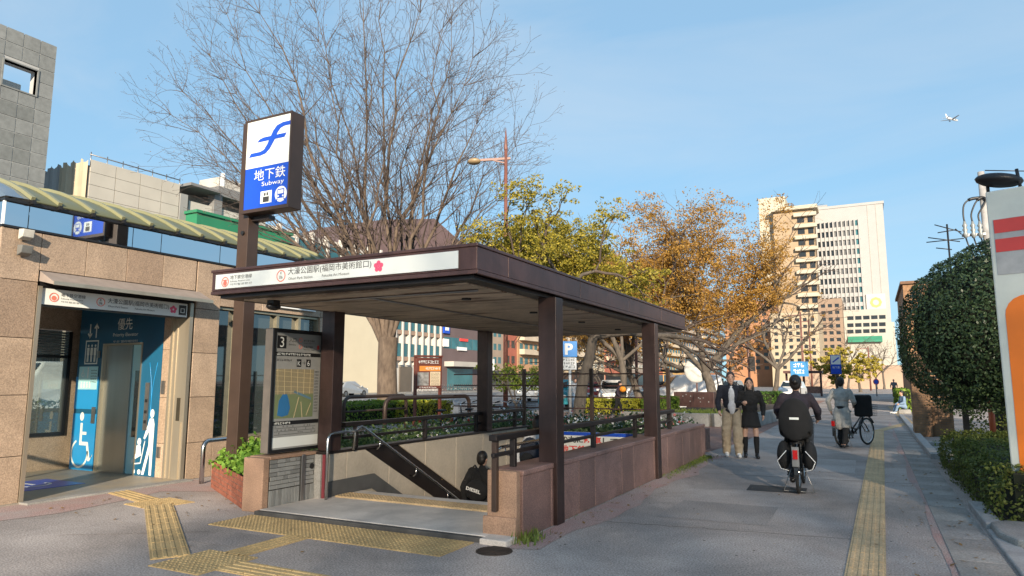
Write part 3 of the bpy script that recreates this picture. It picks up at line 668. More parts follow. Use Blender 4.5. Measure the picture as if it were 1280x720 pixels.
# vaulted roof: panels between ribs
HW = 1.9
def vz(d): return 3.88 + .57*d - .150*d*d
ds = [3.9*k/14 for k in range(15)]
ribs = [4.93]+[5.27+.45*k for k in range(13)]
for y0, y1 in zip(ribs[:-1], ribs[1:]):
    v = [(FX+.04-d, y, vz(d)+dz) for dz in (0, .03) for y in (y0+.02, y1-.02) for d in ds]; n = len(ds)
    f = [(2*n+i, 2*n+i+1, 3*n+i+1, 3*n+i) for i in range(n-1)]+[(i, n+i, n+i+1, i+1) for i in range(n-1)]+[(0, 2*n, 3*n, n)]
    link_mesh('roof_panel', v, f, [True]*len(f), M['roofgreen'], eb)
for y in ribs:
    b = MB()
    for d0, d1 in zip(ds[:-1], ds[1:]): b.bar((FX+.05-d0, y, vz(d0)+.045), (FX+.05-d1, y, vz(d1)+.045), .05, .05)
    b.build('roof_rib', M['roofrib'], eb)
    b = MB(); b.box(FX+.02, FX+.09, y-.02, y+.02, 3.85, 3.90); b.build('rib_foot', M['black'], eb)
# glass gable end
v = [(FX+.02-d, YA, vz(d)+.02) for d in ds]+[(FX+.02-d, 4.90, vz(d)+.03) for d in ds]; n = len(ds)
link_mesh('gable_glass', v+[(FX+.02-3.9, YA, 3.88)], [(i, i+1, n+i+1, n+i) for i in range(n-1)]+[tuple(range(n-1, -1, -1))+(2*n,)], [True]*(n-1)+[False], glassmat('gable_glass', (.45, .6, .8), .9), eb)
# two floodlights on the wall
for z, nm, m in ((3.43, 'wall_lamp', mat('lamp_grey', (.55, .53, .47), .5)), (3.22, 'wall_speaker', mat('lamp_dark', (.16, .16, .15), .5))):
    r = empty(nm, (FX, 4.87, z), 'pale box floodlight fixed to the granite wall' if nm == 'wall_lamp' else 'dark grey box speaker fixed under the floodlight on the granite wall', 'lamp' if nm == 'wall_lamp' else 'speaker')
    b = MB(); b.prism(Fr((FX, 4.80, z-.07), (1, 0, 0)), [(.03, 0), (.13, .03), (.15, .13), (.03, .14)], -.14, 0); b.build('housing', m, r, bevel=.008)
    b = MB(); b.box(FX, FX+.035, 4.84, 4.90, z-.05, z+.03); b.build('bracket', M['steel_dull'], r)
# awning over the door, sign box under it
b = MB(); b.prism(Fr((0, 5.12, 0), (1, 0, 0)), [(FX, 2.86), (FX+.33, 2.795), (FX+.33, 2.83), (FX, 2.995)], -2.46, 0); aw = b.build('awning', mat('awning_grey', (.30, .25, .22), .5, var=.1), eb)
b = MB(); b.box(FX+.331, FX+.345, 5.12, 7.58, 2.79, 2.84); b.build('awning_edge', M['steel'], aw)
b = MB(); b.box(FX-.10, FX-.02, 5.14, 7.48, 2.80, 2.86); b.build('lintel', M['black'], eb)
sg = MB(); sg.box(FX-.20, FX-.03, 5.15, 7.40, 2.545, 2.795); sbx = sg.build('sign_box', M['black'], eb)
b = MB(); b.box(FX-.03, FX-.015, 5.17, 7.38, 2.56, 2.775); sp = b.build('sign_panel', M['signwhite'], sbx)
SE = Fr((FX-.015, 5.17, 2.56), (0, 1, 0))
b = MB(); b.ring(SE, .16, .105, .062, .050, .001, .004, 24); b.disc(SE, .16, .095, .032, .001, .004, 14); o = b.build('metro_emblem', M['salmon'], sp); o['kind'] = 'stuff'
text('地下鉄空港線', SE, .25, .125, M['ink'], sp, w=.33, h=.05); text('Subway Airport Line', SE, .25, .085, M['ink'], sp, w=.30, h=.022); text('지하철공항선', SE, .25, .045, M['ink'], sp, w=.30, h=.022)
b = MB(); b.ring(SE, .80, .105, .062, .052, .001, .004, 24); b.build('line_ring', M['salmon'], sp); text('K', SE, .80, .118, M['ink'], sp, h=.028, align='C'); text('06', SE, .80, .07, M['ink'], sp, h=.035, align='C')
text('大濠公園駅(福岡市美術館口)', SE, .90, .088, M['ink'], sp, w=.98, h=.088); text('Ohori Park Station', SE, .91, .045, M['ink'], sp, w=.30, h=.026); text('Fukuoka Art Museum', SE, 1.32, .045, M['ink'], sp, w=.32, h=.026)
fl = MB()
for k in range(5): a = R(90+72*k); fl.disc(SE, 1.96+.038*math.cos(a), .105+.038*math.sin(a), .025, .001, .004, 10)
o = fl.build('blossom_emblem', M['pink'], sp); o['kind'] = 'stuff'
b = MB(); b.fbox(SE, 2.06, 2.19, .03, .185, .001, .004); o = b.build('elevator_mark', M['ink'], sp); b = MB(); b.ring(SE, 2.125, .10, .05, .038, .004, .006, 4, 45, 405); b.build('mark_line', M['signwhite'], o)
# door jamb (steel) left, deep steel reveal right
b = MB(); b.box(FX-.28, FX+.012, 5.115, 5.165, .0, 2.795); b.build('door_jamb', M['steel'], eb)
YW = 7.42
FB = Fr((0, YW, 0), (1, 0, 0))
b = MB(); b.fbox(FB, -10.13, FX+.012, 0, 2.795, -.06, 0); b.fbox(FB, -9.98, -9.95, 0, 2.79, 0, .012); b.fbox(FB, -10.08, -10.05, 0, 2.79, 0, .02); rv = b.build('steel_reveal', M['steel'], eb)
b = MB(); b.fbox(FB, -9.87, -9.79, .92, 1.28, .002, .008); b.build('handle_recess', mat('recess_brown', (.10, .085, .06), .4, metal=.6), rv); b = MB(); b.fbox(FB, -9.88, -9.74, .02, .90, .002, .02); b.build('kick_box', M['steel'], rv)
b = MB(); b.fbox(FB, -10.30, -10.134, .0, .55, -.06, 0); b.build('granite_panel', M['granite_b'], eb, bevel=.004)
for z0, z1 in ((.555, 1.28), (1.285, 2.05), (2.055, 2.8)):
    b = MB(); b.fbox(FB, -10.30, -10.134, z0, z1, -.06, 0); b.build('granite_panel', M['granite'], eb, bevel=.004)
b = MB(); b.fbox(FB, -10.25, -10.19, .33, .50, 0, .03); b.build('socket_cover', M['steel_dull'], eb)
b = MB(); b.fbox(FB, -10.26, -10.18, 1.34, 1.55, 0, .02); b.build('call_panel', M['steel_dull'], eb)
# blue elevator wall with open steel doorway
DX0, DX1, DZ = -11.86, -10.84, 2.16
b = MB(); b.fbox(FB, -12.60, DX0-.03, 0, 3.3, -.08, 0); b.fbox(FB, DX1+.03, -10.305, 0, 3.3, -.08, 0); b.fbox(FB, DX0-.03, DX1+.03, DZ+.03, 3.3, -.08, 0); bw = b.build('blue_wall', M['wallblue'], eb)
b = MB(); b.fbox(FB, DX0-.03, DX0, 0, DZ, -.1, .012); b.fbox(FB, DX1, DX1+.03, 0, DZ, -.1, .012); b.fbox(FB, DX0-.03, DX1+.03, DZ, DZ+.03, -.1, .012); b.build('door_frame', M['steel'], bw)
b = MB(); b.fbox(FB, DX0, DX0+.70, .01, DZ-.002, -.07, -.045); dr = b.build('elevator_door', M['steel_door'], bw)
b = MB(); b.fbox(FB, DX0+.70, DX1, .01, DZ-.002, -.09, -.07); b.build('elevator_door', M['paleblue'], bw)
b = MB(); b.fbox(FB, DX0+.80, DX1-.05, .62, 1.72, -.068, -.064); b.build('door_window', M['darkglass'], bw)
b = MB(); b.fbox(FB, -12.60, -11.93, .02, .98, .002, .006); b.build('lower_panel', M['skyblue'], bw)
b = MB(); b.fbox(FB, -12.60, -11.95, 1.06, 1.62, .002, .006); b.build('upper_panel', M['skyblue'], bw)
b = MB(); b.fbox(FB, -12.52, -11.98, 1.40, 1.80, .007, .011); np_ = b.build('notice_panel', M['paleblue'], bw)
b = MB(); b.fbox(FB, -12.06, -11.96, .82, 1.10, .006, .02); b.build('call_panel', M['steel_dull'], bw)
b = MB(); b.fbox(FB, -10.66, -10.56, .75, 1.52, .002, .016); cpn = b.build('call_panel', M['steel_dull'], bw)
for z in (.86, 1.02, 1.2): b = MB(); b.fbox(FB, -10.64, -10.58, z, z+.05, .016, .022); b.build('call_button', M['black'], cpn)
b = MB(); b.fbox(FB, -12.02, -11.95, 1.95, 2.07, .002, .02); b.build('switch_box', M['steel_dull'], bw)
text('優先', FB, -11.33, 2.42, M['signwhite'], bw, w=.40, h=.20, align='C', c=.004); text('Priority Elevator', FB, -11.30, 2.29, M['signwhite'], bw, w=.68, h=.075, align='C', c=.004)
text('우선 엘리베이터', FB, -11.30, 2.20, M['signwhite'], bw, w=.66, h=.04, align='C', c=.004)
W_ = M['signwhite']
# lift pictogram: arrows and three people in a box
b = MB()
for a, s in ((-12.30, -1), (-12.12, 1)):
    b.fbox(FB, a-.012, a+.012, 2.30, 2.55, .003, .006); t = 2.55 if s > 0 else 2.30
    b.prism(FB, [(a-.065, t-s*.075), (a-.045, t-s*.09), (a, t-s*.035), (a+.045, t-s*.09), (a+.065, t-s*.075), (a, t+s*.01)], .003, .006)
b.build('arrow_mark', W_, bw)
b = MB()
for q in ((-12.40, -12.03, 1.84, 1.862), (-12.40, -12.03, 2.238, 2.26), (-12.40, -12.378, 1.862, 2.238), (-12.052, -12.03, 1.862, 2.238)): b.fbox(FB, *q, .003, .006)
for a in (-12.315, -12.215, -12.115): b.disc(FB, a, 2.165, .022, .003, .006, 12); b.fbox(FB, a-.034, a+.034, 2.0, 2.13, .003, .006); b.fbox(FB, a-.024, a-.004, 1.88, 2.0, .003, .006); b.fbox(FB, a+.004, a+.024, 1.88, 2.0, .003, .006)
b.build('lift_mark', W_, bw)
b = MB()
for a in (-12.42, -12.34, -12.26, -12.18): b.disc(FB, a, 1.52, .016, .012, .014, 8); b.fbox(FB, a-.018, a+.018, 1.43, 1.50, .012, .014)
b.ring(FB, -12.40, 1.66, .045, .033, .012, .014, 12, 120, 400); b.fbox(FB, -12.41, -12.395, 1.66, 1.75, .012, .014); b.fbox(FB, -12.27, -12.24, 1.60, 1.75, .012, .014); b.disc(FB, -12.255, 1.77, .018, .012, .014, 8)
b.build('notice_mark', M['white'], np_)
for k in range(5): scribble(FB, -12.17, 1.72-k*.05, .17, .02, M['ink'], np_, .013, 6)
# wheelchair mark
b = MB(); wx, wz = -12.33, .30
b.ring(FB, wx, wz, .25, .215, .007, .010, 32, 118, 372); b.disc(FB, wx+.0, wz+.63, .055, .007, .010, 16, .075)
b.prism(FB, [(wx-.025, wz+.52), (wx+.035, wz+.52), (wx+.04, wz+.20), (wx+.22, wz+.20), (wx+.30, wz-.07), (wx+.36, wz-.04), (wx+.37, wz-.0), (wx+.385, wz-.03)][:7]+[(wx+.30, wz-.12), (wx+.25, wz-.12), (wx+.18, wz+.14), (wx-.02, wz+.14)], .007, .010)
b.fbox(FB, wx+.04, wx+.16, wz+.32, wz+.37, .007, .010); b.build('wheelchair_mark', W_, bw)
# parent with pushchair mark
b = MB(); px = -10.47
b.disc(FB, px+.02, 1.02, .05, .003, .006, 14, .07); b.prism(FB, [(px-.03, .94), (px+.06, .94), (px+.09, .85), (px+.085, .04), (px+.03, .04), (px+.02, .45), (px-.10, .04), (px-.16, .04), (px-.02, .52), (px-.03, .74), (px-.12, .60), (px-.16, .62)], .003, .006)
b.disc(FB, px-.26, .56, .045, .003, .006, 14, .06); b.prism(FB, [(px-.32, .50), (px-.22, .50), (px-.20, .34), (px-.34, .28), (px-.42, .20), (px-.44, .24), (px-.33, .36)], .003, .006)
b.bar(FB(px-.12, .58, .0045), FB(px-.20, .22, .0045), .018, .003, FB.n); b.bar(FB(px-.20, .22, .0045), FB(px-.38, .20, .0045), .018, .003, FB.n)
b.disc(FB, px-.36, .08, .04, .003, .006, 12); b.disc(FB, px-.22, .08, .04, .003, .006, 12); b.build('pushchair_mark', W_, bw)
b = MB()
for s in (-1, 1):
    b.tube([FB(-10.50+s*(.10-.10*math.sin(t*3.14)), .55+t*1.3, .004) for t in [i/14 for i in range(15)]], .005, 4)
b.build('ribbon_mark', M['skyblue'], bw)
# back window and low granite inside
b = MB(); b.box(BX-.02, BX-.01, 6.05, 7.38, .66, 2.42); b.build('back_window', M['glass'], eb)
b = MB(); b.box(BX-.06, BX+.03, 6.05, 7.38, .60, .66); b.box(BX-.06, BX+.03, 6.05, 7.38, 1.95, 2.0); b.box(BX-.06, BX+.03, 7.32, 7.38, .66, 2.42); b.build('back_window_frame', M['black'], eb)
for k in range(9):
    b = MB(); b.box(BX-.0, BX+.03, 6.05, 7.32, 2.02+k*.045, 2.045+k*.045); b.build('louvre_slat', M['steel_dull'], eb)
b = MB(); b.box(FX-1.9, FX-.9, 5.6, 6.5, .021, .025); b.build('floor_mark', M['signblue'], eb)
b = MB(); F_ = Fr((FX-1.4, 6.05, .026), (0, 1, 0), (-1, 0, 0)); b.ring(F_, 0, 0, .22, .18, 0, .002, 20, 100, 380); b.fbox(F_, -.02, .02, 0, .35, 0, .002); b.build('floor_wheelchair_mark', W_, eb)

# U-shaped steel barrier by the wall
ub = MB(); p = [G(252, 606), G(286, 592)]
p0, p1 = Vector((-9.12, 7.36, 0)), Vector((-9.25, 8.05, 0))
pts = [p0, p0+Vector((0, 0, .52))]
for k in range(1, 6): a = R(90*k/6); pts.append(p0+(p1-p0)*(.16*(1-math.cos(a)))+Vector((0, 0, .52+.12*math.sin(a))))
for k in range(1, 6): a = R(90-90*k/6); pts.append(p1+(p0-p1)*(.16*(1-math.cos(a)))+Vector((0, 0, .52+.12*math.sin(a))))
pts += [p1+Vector((0, 0, .52)), p1]
tag(ub.tube(pts, .035, 12).build('barrier_hoop', M['steel_b']), 'polished steel hoop barrier between the elevator hall and the brick planter', 'barrier')

# ================================================================== subway pylon sign
PYY = 7.05
pg = empty('subway_sign', (-8.0, PYY, .28), 'tall brown pylon sign with blue and white subway panel', 'sign')
xL = PY(291, 400, PYY).x; xR = PY(304, 400, PYY).x
zt = 5.42
b = MB(); b.box(xL, xR, PYY, PYY+.20, .20, zt); b.build('post', M['bronze_lit'], pg, bevel=.006)
FP = Fr((xR+.002, PYY-.10, 4.03), (1, 0, 0)); SWW, SHH = .87, 1.34
b = MB(); b.fbox(FP, -.05, SWW+.03, -.05, SHH+.03, -.24, -.008); b.build('case', M['bronze_lit'], pg, bevel=.008)
b = MB()
for q in ((-.05, 0, -.05, SHH+.03), (SWW, SWW+.03, -.05, SHH+.03), (0, SWW, -.05, -.0), (0, SWW, SHH, SHH+.03)): b.fbox(FP, *q, -.007, .012)
b.build('rim', M['bronze_lit'], pg)
b = MB(); b.fbox(FP, 0, SWW, .62, SHH, -.007, .002); pw = b.build('white_panel', M['signwhite'], pg)
b = MB(); b.fbox(FP, 0, SWW, 0, .618, -.007, .002); pb = b.build('blue_panel', M['signblue'], pg)
# logo: slanted f-shaped double stroke
lg = MB()
def stroke(pts, w):
    for p, q in zip(pts[:-1], pts[1:]): lg.bar(FP(*p, .004), FP(*q, .004), w, .004, FP.n)
cv = []
for t in [i/16 for i in range(17)]:
    s = 3*t*t-2*t**3; cv.append((.10+.74*t, .86+.36*s))
LT = [(.10, .845), (.32, .845), (.40, .88), (.46, .98), (.52, 1.10), (.60, 1.19), (.72, 1.225), (.88, 1.225), (.84, 1.165), (.72, 1.165), (.655, 1.13), (.62, 1.075), (.80, 1.075), (.755, 1.015), (.58, 1.015), (.50, .88), (.42, .80), (.32, .785), (.06, .785)]
for poly in ([(.06, .79), (.30, .79), (.40, .81), (.48, .87), (.56, .98), (.62, 1.09), (.68, 1.15), (.76, 1.17), (.86, 1.17), (.90, 1.23), (.72, 1.23), (.60, 1.20), (.53, 1.13), (.42, .94), (.36, .87), (.28, .85), (.10, .85)], [(.22, 1.0), (.76, 1.0), (.80, 1.06), (.34, 1.06), (.26, 1.04)]):
    lg.prism(FP, poly, .002, .006 if poly[0][0] < .1 else .007)
o = lg.build('logo', M['signblue'], pw)
text('地下鉄', FP, SWW-.06, .41, M['signwhite'], pb, w=.62, h=.17, align='R', c=.005); text('Subway', FP, SWW-.08, .30, M['signwhite'], pb, w=.44, h=.085, align='R', c=.005)
b = MB(); b.fbox(FP, .34, .56, .06, .24, .002, .005); o = b.build('tram_mark', M['signwhite'], pb)
b = MB(); b.fbox(FP, .39, .51, .075, .155, .005, .007); b.fbox(FP, .41, .44, .17, .215, .005, .007); b.fbox(FP, .46, .49, .17, .215, .005, .007); b.build('mark_line', M['ink'], o)
b = MB(); b.disc(FP, .74, .16, .115, .002, .005, 28); o = b.build('train_mark', M['signwhite'], pb)
b = MB(); b.fbox(FP, .675, .805, .10, .235, .005, .0065); b.build('train_body', M['signblue'], o); b = MB(); b.fbox(FP, .69, .79, .165, .22, .0065, .008); b.disc(FP, .695, .13, .015, .0065, .008, 8); b.disc(FP, .785, .13, .015, .0065, .008, 8); b.build('train_front', M['signwhite'], o)
b = MB(); b.bar(FP(.68, .09, .006), FP(.64, .05, .006), .02, .002, FP.n); b.bar(FP(.80, .09, .006), FP(.84, .05, .006), .02, .002, FP.n); b.build('track_mark', M['signblue'], o)
b = MB(); b.box(xR, xR+.35, PYY+.06, PYY+.18, 3.90, 3.965); b.build('support_arm', M['darkbronze'], pg)
b = MB(); b.disc(Fr((0, PYY, 0), (1, 0, 0)), (xL+xR)/2+.02, 3.72, .03, 0, .03, 14); b.build('floodlight', M['black'], pg)
# ================================================================== foliage tools
def leaf_quads(pts, size, r_, up=.0, aspect=.55, nrm=None):
    v = []; f = []
    for i, p in enumerate(pts):
        s = size*r_.uniform(.6, 1.3); n = Vector((r_.gauss(0, 1), r_.gauss(0, 1), r_.gauss(0, 1)+up))
        if nrm is not None: n = n*.6+nrm[i]*1.2
        n.normalize(); t = n.orthogonal().normalized(); t.rotate(Quaternion(n, r_.uniform(0, 6.283))); w = n.cross(t)
        k = len(v); v += [p-t*s*.5, p+w*s*aspect*.5, p+t*s*.5, p-w*s*aspect*.5]; f.append((k, k+1, k+2, k+3))
    return v, f
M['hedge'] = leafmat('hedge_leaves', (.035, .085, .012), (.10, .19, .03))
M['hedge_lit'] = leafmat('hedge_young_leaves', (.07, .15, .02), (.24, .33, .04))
M['hedge_yellow'] = leafmat('hedge_yellow_leaves', (.28, .28, .02), (.50, .46, .05))
M['hedge_dark'] = leafmat('hedge_dark_leaves', (.05, .085, .02), (.20, .22, .05))
M['shrub'] = leafmat('shrub_leaves', (.08, .19, .025), (.24, .40, .06))
M['camellia'] = leafmat('clipped_tree_leaves', (.022, .045, .018), (.095, .14, .058), rough=.35, tl=.18)
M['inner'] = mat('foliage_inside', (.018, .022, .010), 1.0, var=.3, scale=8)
M['bark'] = mat('grey_bark', (.13, .11, .09), .95, base2=(.065, .054, .044), scale=7, stretch=(1, 1, .35), bump=.8, detail=8)
M['bark_warm'] = mat('warm_bark', (.155, .115, .085), .95, base2=(.07, .05, .037), scale=7, stretch=(1, 1, .35), bump=.8, detail=8)
M['twig'] = mat('twigs', (.115, .085, .07), .95, var=.2, scale=5)
def hedge(name, label, x0, x1, y0, y1, h, mleaf, n, size=.055, seed=1, z0=0.0, lump=.05, cat='hedge', rotz=0, round_=.25):
    r_ = random.Random(seed); o = empty(name, ((x0+x1)/2, (y0+y1)/2, z0), label, cat); o.rotation_euler = (0, 0, 0)
    w, d = x1-x0, y1-y0; pts = []; nr = []
    b = MB(); q = .82
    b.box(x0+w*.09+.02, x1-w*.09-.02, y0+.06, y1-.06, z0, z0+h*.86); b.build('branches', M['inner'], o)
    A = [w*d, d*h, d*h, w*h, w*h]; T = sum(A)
    for _ in range(n):
        t = r_.uniform(0, T); u, v_ = r_.random(), r_.random()
        if t < A[0]: p = Vector((x0+u*w, y0+v_*d, z0+h)); nn = Vector((0, 0, 1))
        elif t < A[0]+A[1]: p = Vector((x0, y0+u*d, z0+v_*h)); nn = Vector((-1, 0, 0))
        elif t < A[0]+A[1]+A[2]: p = Vector((x1, y0+u*d, z0+v_*h)); nn = Vector((1, 0, 0))
        elif t < A[0]+A[1]+A[2]+A[3]: p = Vector((x0+u*w, y0, z0+v_*h)); nn = Vector((0, -1, 0))
        else: p = Vector((x0+u*w, y1, z0+v_*h)); nn = Vector((0, 1, 0))
        # round the top edges and add lumps
        ex = min(p.x-x0, x1-p.x); tz = z0+h-p.z
        dz = 0
        e2 = min(ex, min(p.y-y0, y1-p.y))
        if nn.z > .5 and e2 < round_: p.z -= (1-e2/round_)**2*round_*.45
        if nn.z < .5 and tz < round_: p -= nn*((1-tz/round_)**2*round_*.45)
        p += nn*(noise.noise(p*2.3)*lump*1.6 + noise.noise(p*6.0)*lump*.8 - abs(r_.gauss(0, .035)))
        pts.append(p); nr.append(nn)
    v, f = leaf_quads(pts, size, r_, nrm=nr)
    link_mesh('leaves', v, f, None, mleaf, o)
    return o
# ---- tree generator: tapered limbs forking again and again
class Tree:
    def __init__(s, seed): s.r = random.Random(seed); s.main = MB(); s.twig = MB(); s.tips = []
    def grow(s, p, d, L, r, lv, P):
        """one limb as a bending tube, then its forks"""
        n = 4 if lv <= 1 else 3; pts = [p]; rs = [r]; dd = d.copy(); k = P['kink']*(1+.25*lv)
        r1 = max(r*P['taper'], P.get('rmin', .0035)); rf = P.get('rf', (.92, .62, .85))
        for i in range(n):
            dd = (dd + Vector((s.r.gauss(0, k), s.r.gauss(0, k), s.r.gauss(0, k)*.7 + P['up'][min(lv, len(P['up'])-1)]))).normalized()
            pts.append(pts[-1]+dd*L/n); rs.append(r+(r1-r)*(i+1)/n)
        (s.main if lv <= P['main'] else s.twig).tube(pts, rs, [10, 8, 6, 5, 4, 3, 3, 3][min(lv, 7)], cap=False)
        s.tips.append((lv, pts[-1].copy(), dd.copy()))
        if lv >= P['levels']:
            return
        nf = P['forks'][min(lv, len(P['forks'])-1)]; ang = P['ang'][min(lv, len(P['ang'])-1)]
        a0 = s.r.uniform(0, 6.28)
        for i in range(nf):
            axis = dd.orthogonal().normalized(); axis.rotate(Quaternion(dd, a0+6.283*i/nf+s.r.gauss(0, .35)))
            nd = dd.copy(); nd.rotate(Quaternion(axis, R(ang*s.r.uniform(.55, 1.3))))
            if i == 0 and nf > 1 and lv > 0: nd = (dd*.65+nd*.35).normalized()
            q = s.r.uniform(.72, 1.15) if lv else s.r.uniform(.88, 1.1)
            s.grow(pts[-1], nd, L*P['shrink'][min(lv, len(P['shrink'])-1)]*q, rs[-1]*(rf[0] if i == 0 else s.r.uniform(rf[1], rf[2])), lv+1, P)
        # side shoots along the limb
        for _ in range(P['side'][min(lv, len(P['side'])-1)]):
            j = s.r.randint(1, n); axis = dd.orthogonal().normalized(); axis.rotate(Quaternion(dd, s.r.uniform(0, 6.28)))
            nd = dd.copy(); nd.rotate(Quaternion(axis, R(s.r.uniform(30, 60)))); lv2 = min(lv+2, P['levels'])
            s.grow(pts[j], nd, L*s.r.uniform(.4, .7)*P['shrink'][min(lv, len(P['shrink'])-1)], rs[j]*.42, lv2, P)
def ball(r_):
    while True:
        p = Vector((r_.uniform(-1, 1), r_.uniform(-1, 1), r_.uniform(-1, 1)))
        if p.length_squared < 1: return p
def plant_tree(name, label, loc, P, seed, bark, twigm, leaf=None, nleaf=0, lsize=.08, lspread=.25, rotz=0, lmin=4, group=None, cat='tree', keep=None, clump=.17, extra=()):
    t = Tree(seed); base = Vector(loc)
    o = empty(name, loc, label, cat, group)
    d0 = Vector(P.get('lean', (0, 0, 1))).normalized()
    # flared trunk
    t.grow(base-Vector((0, 0, .1)), d0, P['trunk'], P['r'], 0, P)
    flare = MB(); flare.tube([base-Vector((0, 0, .1)), base+Vector((0, 0, .15)), base+Vector((0, 0, .5))], [P['r']*1.45, P['r']*1.2, P['r']*1.0], 10, cap=False); t.main.add(flare.v, flare.f, True)
    t.main.build('trunk', bark, o)
    if t.twig.v:
        c = t.twig.build('crown', twigm, o)
    if leaf:
        tips = [(p, d) for lv, p, d in t.tips if lv >= lmin]
        if keep: tips = [q for q in tips if keep(q[0])]
        tips += [(Vector(c), Vector((0, 0, 1))) for c in extra]
        pts = []; per = 34
        for _ in range(max(1, nleaf//per)):                # leaves sit in little flat clumps on the twigs
            p, d = t.r.choice(tips); c = p+ball(t.r)*lspread*1.5-d*t.r.uniform(0, lspread); q = t.r.uniform(.8, 2.2)*clump
            for _ in range(per): w_ = ball(t.r)*q; w_.z *= .55; pts.append(c+w_)
        v, f = leaf_quads(pts, lsize, t.r, up=.4)
        link_mesh('foliage', v, f, None, leaf, o)
    return o
# shrub in the brick planter
r_ = random.Random(5); pts = []
for _ in range(4200):
    t = r_.random(); s = r_.random()
    a = Vector((-6.98-1.55*t, 6.30+.82*t+s*(.55+.5*t), .30)); e = min(s, 1-s)*2
    a.z = .32+r_.uniform(0, .50)*(.35+.65*e)*(.75+.5*noise.noise(a*3)); pts.append(a+Vector((r_.gauss(0, .05), r_.gauss(0, .05), r_.gauss(0, .03))))
v, f = leaf_quads(pts, .075, r_, up=.7, aspect=.65)
tag(link_mesh('shrub', v, f, None, M['shrub'], None), 'bright green leafy shrub spilling over the brick planter', 'shrub')

# hedge under the orange sign, clipped round tree beside it
hedge('clipped_hedge', 'low clipped dark hedge along the gutter under the orange sign', 1.05, 3.3, 9.05, 15.4, .66, M['hedge_dark'], 30000, .045, 11, lump=.07, round_=.45)
ct = empty('clipped_tree', (2.55, 15.8, 0), 'dome-shaped clipped evergreen tree behind the low hedge and orange sign', 'tree')
b = MB(); bp_ = Vector((2.75, 15.9, 0))
b.tube([bp_, bp_+Vector((-.05, 0, .5)), bp_+Vector((-.25, 0, 1.0)), bp_+Vector((-.55, .05, 1.6)), bp_+Vector((-.6, .1, 2.2))], [.12, .10, .09, .07, .05], 9)
b.tube([bp_+Vector((-.05, 0, .45)), bp_+Vector((.2, .1, 1.0)), bp_+Vector((.5, .1, 1.7))], [.08, .07, .05], 8); b.tube([bp_+Vector((-.2, 0, .9)), bp_+Vector((-.75, -.2, 1.25)), bp_+Vector((-1.2, -.3, 1.7))], [.05, .04, .03], 7)
b.build('trunk', M['bark'], ct)
r_ = random.Random(8); pts = []; nr = []; c = Vector((2.55, 15.8, 2.35)); rad = Vector((2.05, 1.75, 1.88))
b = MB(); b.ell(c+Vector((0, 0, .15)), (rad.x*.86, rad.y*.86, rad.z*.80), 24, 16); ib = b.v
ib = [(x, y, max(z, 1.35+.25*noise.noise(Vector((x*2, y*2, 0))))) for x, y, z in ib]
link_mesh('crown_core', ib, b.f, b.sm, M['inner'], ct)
while len(pts) < 52000:
    n = Vector((r_.gauss(0, 1), r_.gauss(0, 1), r_.gauss(0, 1))).normalized()
    p = Vector((n.x*rad.x, n.y*rad.y, n.z*rad.z))
    k = 1+.05*noise.noise(n*2.2)+.045*noise.noise(n*7)-abs(r_.gauss(0, .035)); p *= k
    if p.z < -1.05: p.z = -1.05+r_.uniform(-.25, .2)+.3*noise.noise(Vector((p.x*2, p.y*2, 0))); 
    pts.append(c+p); nr.append(n)
v, f = leaf_quads(pts, .062, r_, nrm=nr, aspect=.6)
link_mesh('crown', v, f, None, M['camellia'], ct)
# ================================================================== trees
def atd(px, depth):                  # ground point under a pixel column at a camera depth
    k = (px-CX)/868.0*depth; return Vector((-math.sin(YAW)*depth+math.cos(YAW)*k, math.cos(YAW)*depth+math.sin(YAW)*k, 0))
M['leaf_gold'] = leafmat('golden_green_leaves', (.13, .13, .018), (.45, .36, .05))
M['leaf_orange'] = leafmat('orange_leaves', (.26, .13, .03), (.50, .30, .065))
M['leaf_rust'] = leafmat('rust_leaves', (.27, .12, .035), (.42, .23, .08))
M['leaf_green'] = leafmat('fresh_green_leaves', (.08, .15, .02), (.26, .30, .05))
M['leaf_bud'] = leafmat('brown_buds', (.16, .10, .06), (.26, .18, .11))
M['leaf_yellow'] = leafmat('yellow_leaves', (.36, .28, .04), (.50, .42, .08))
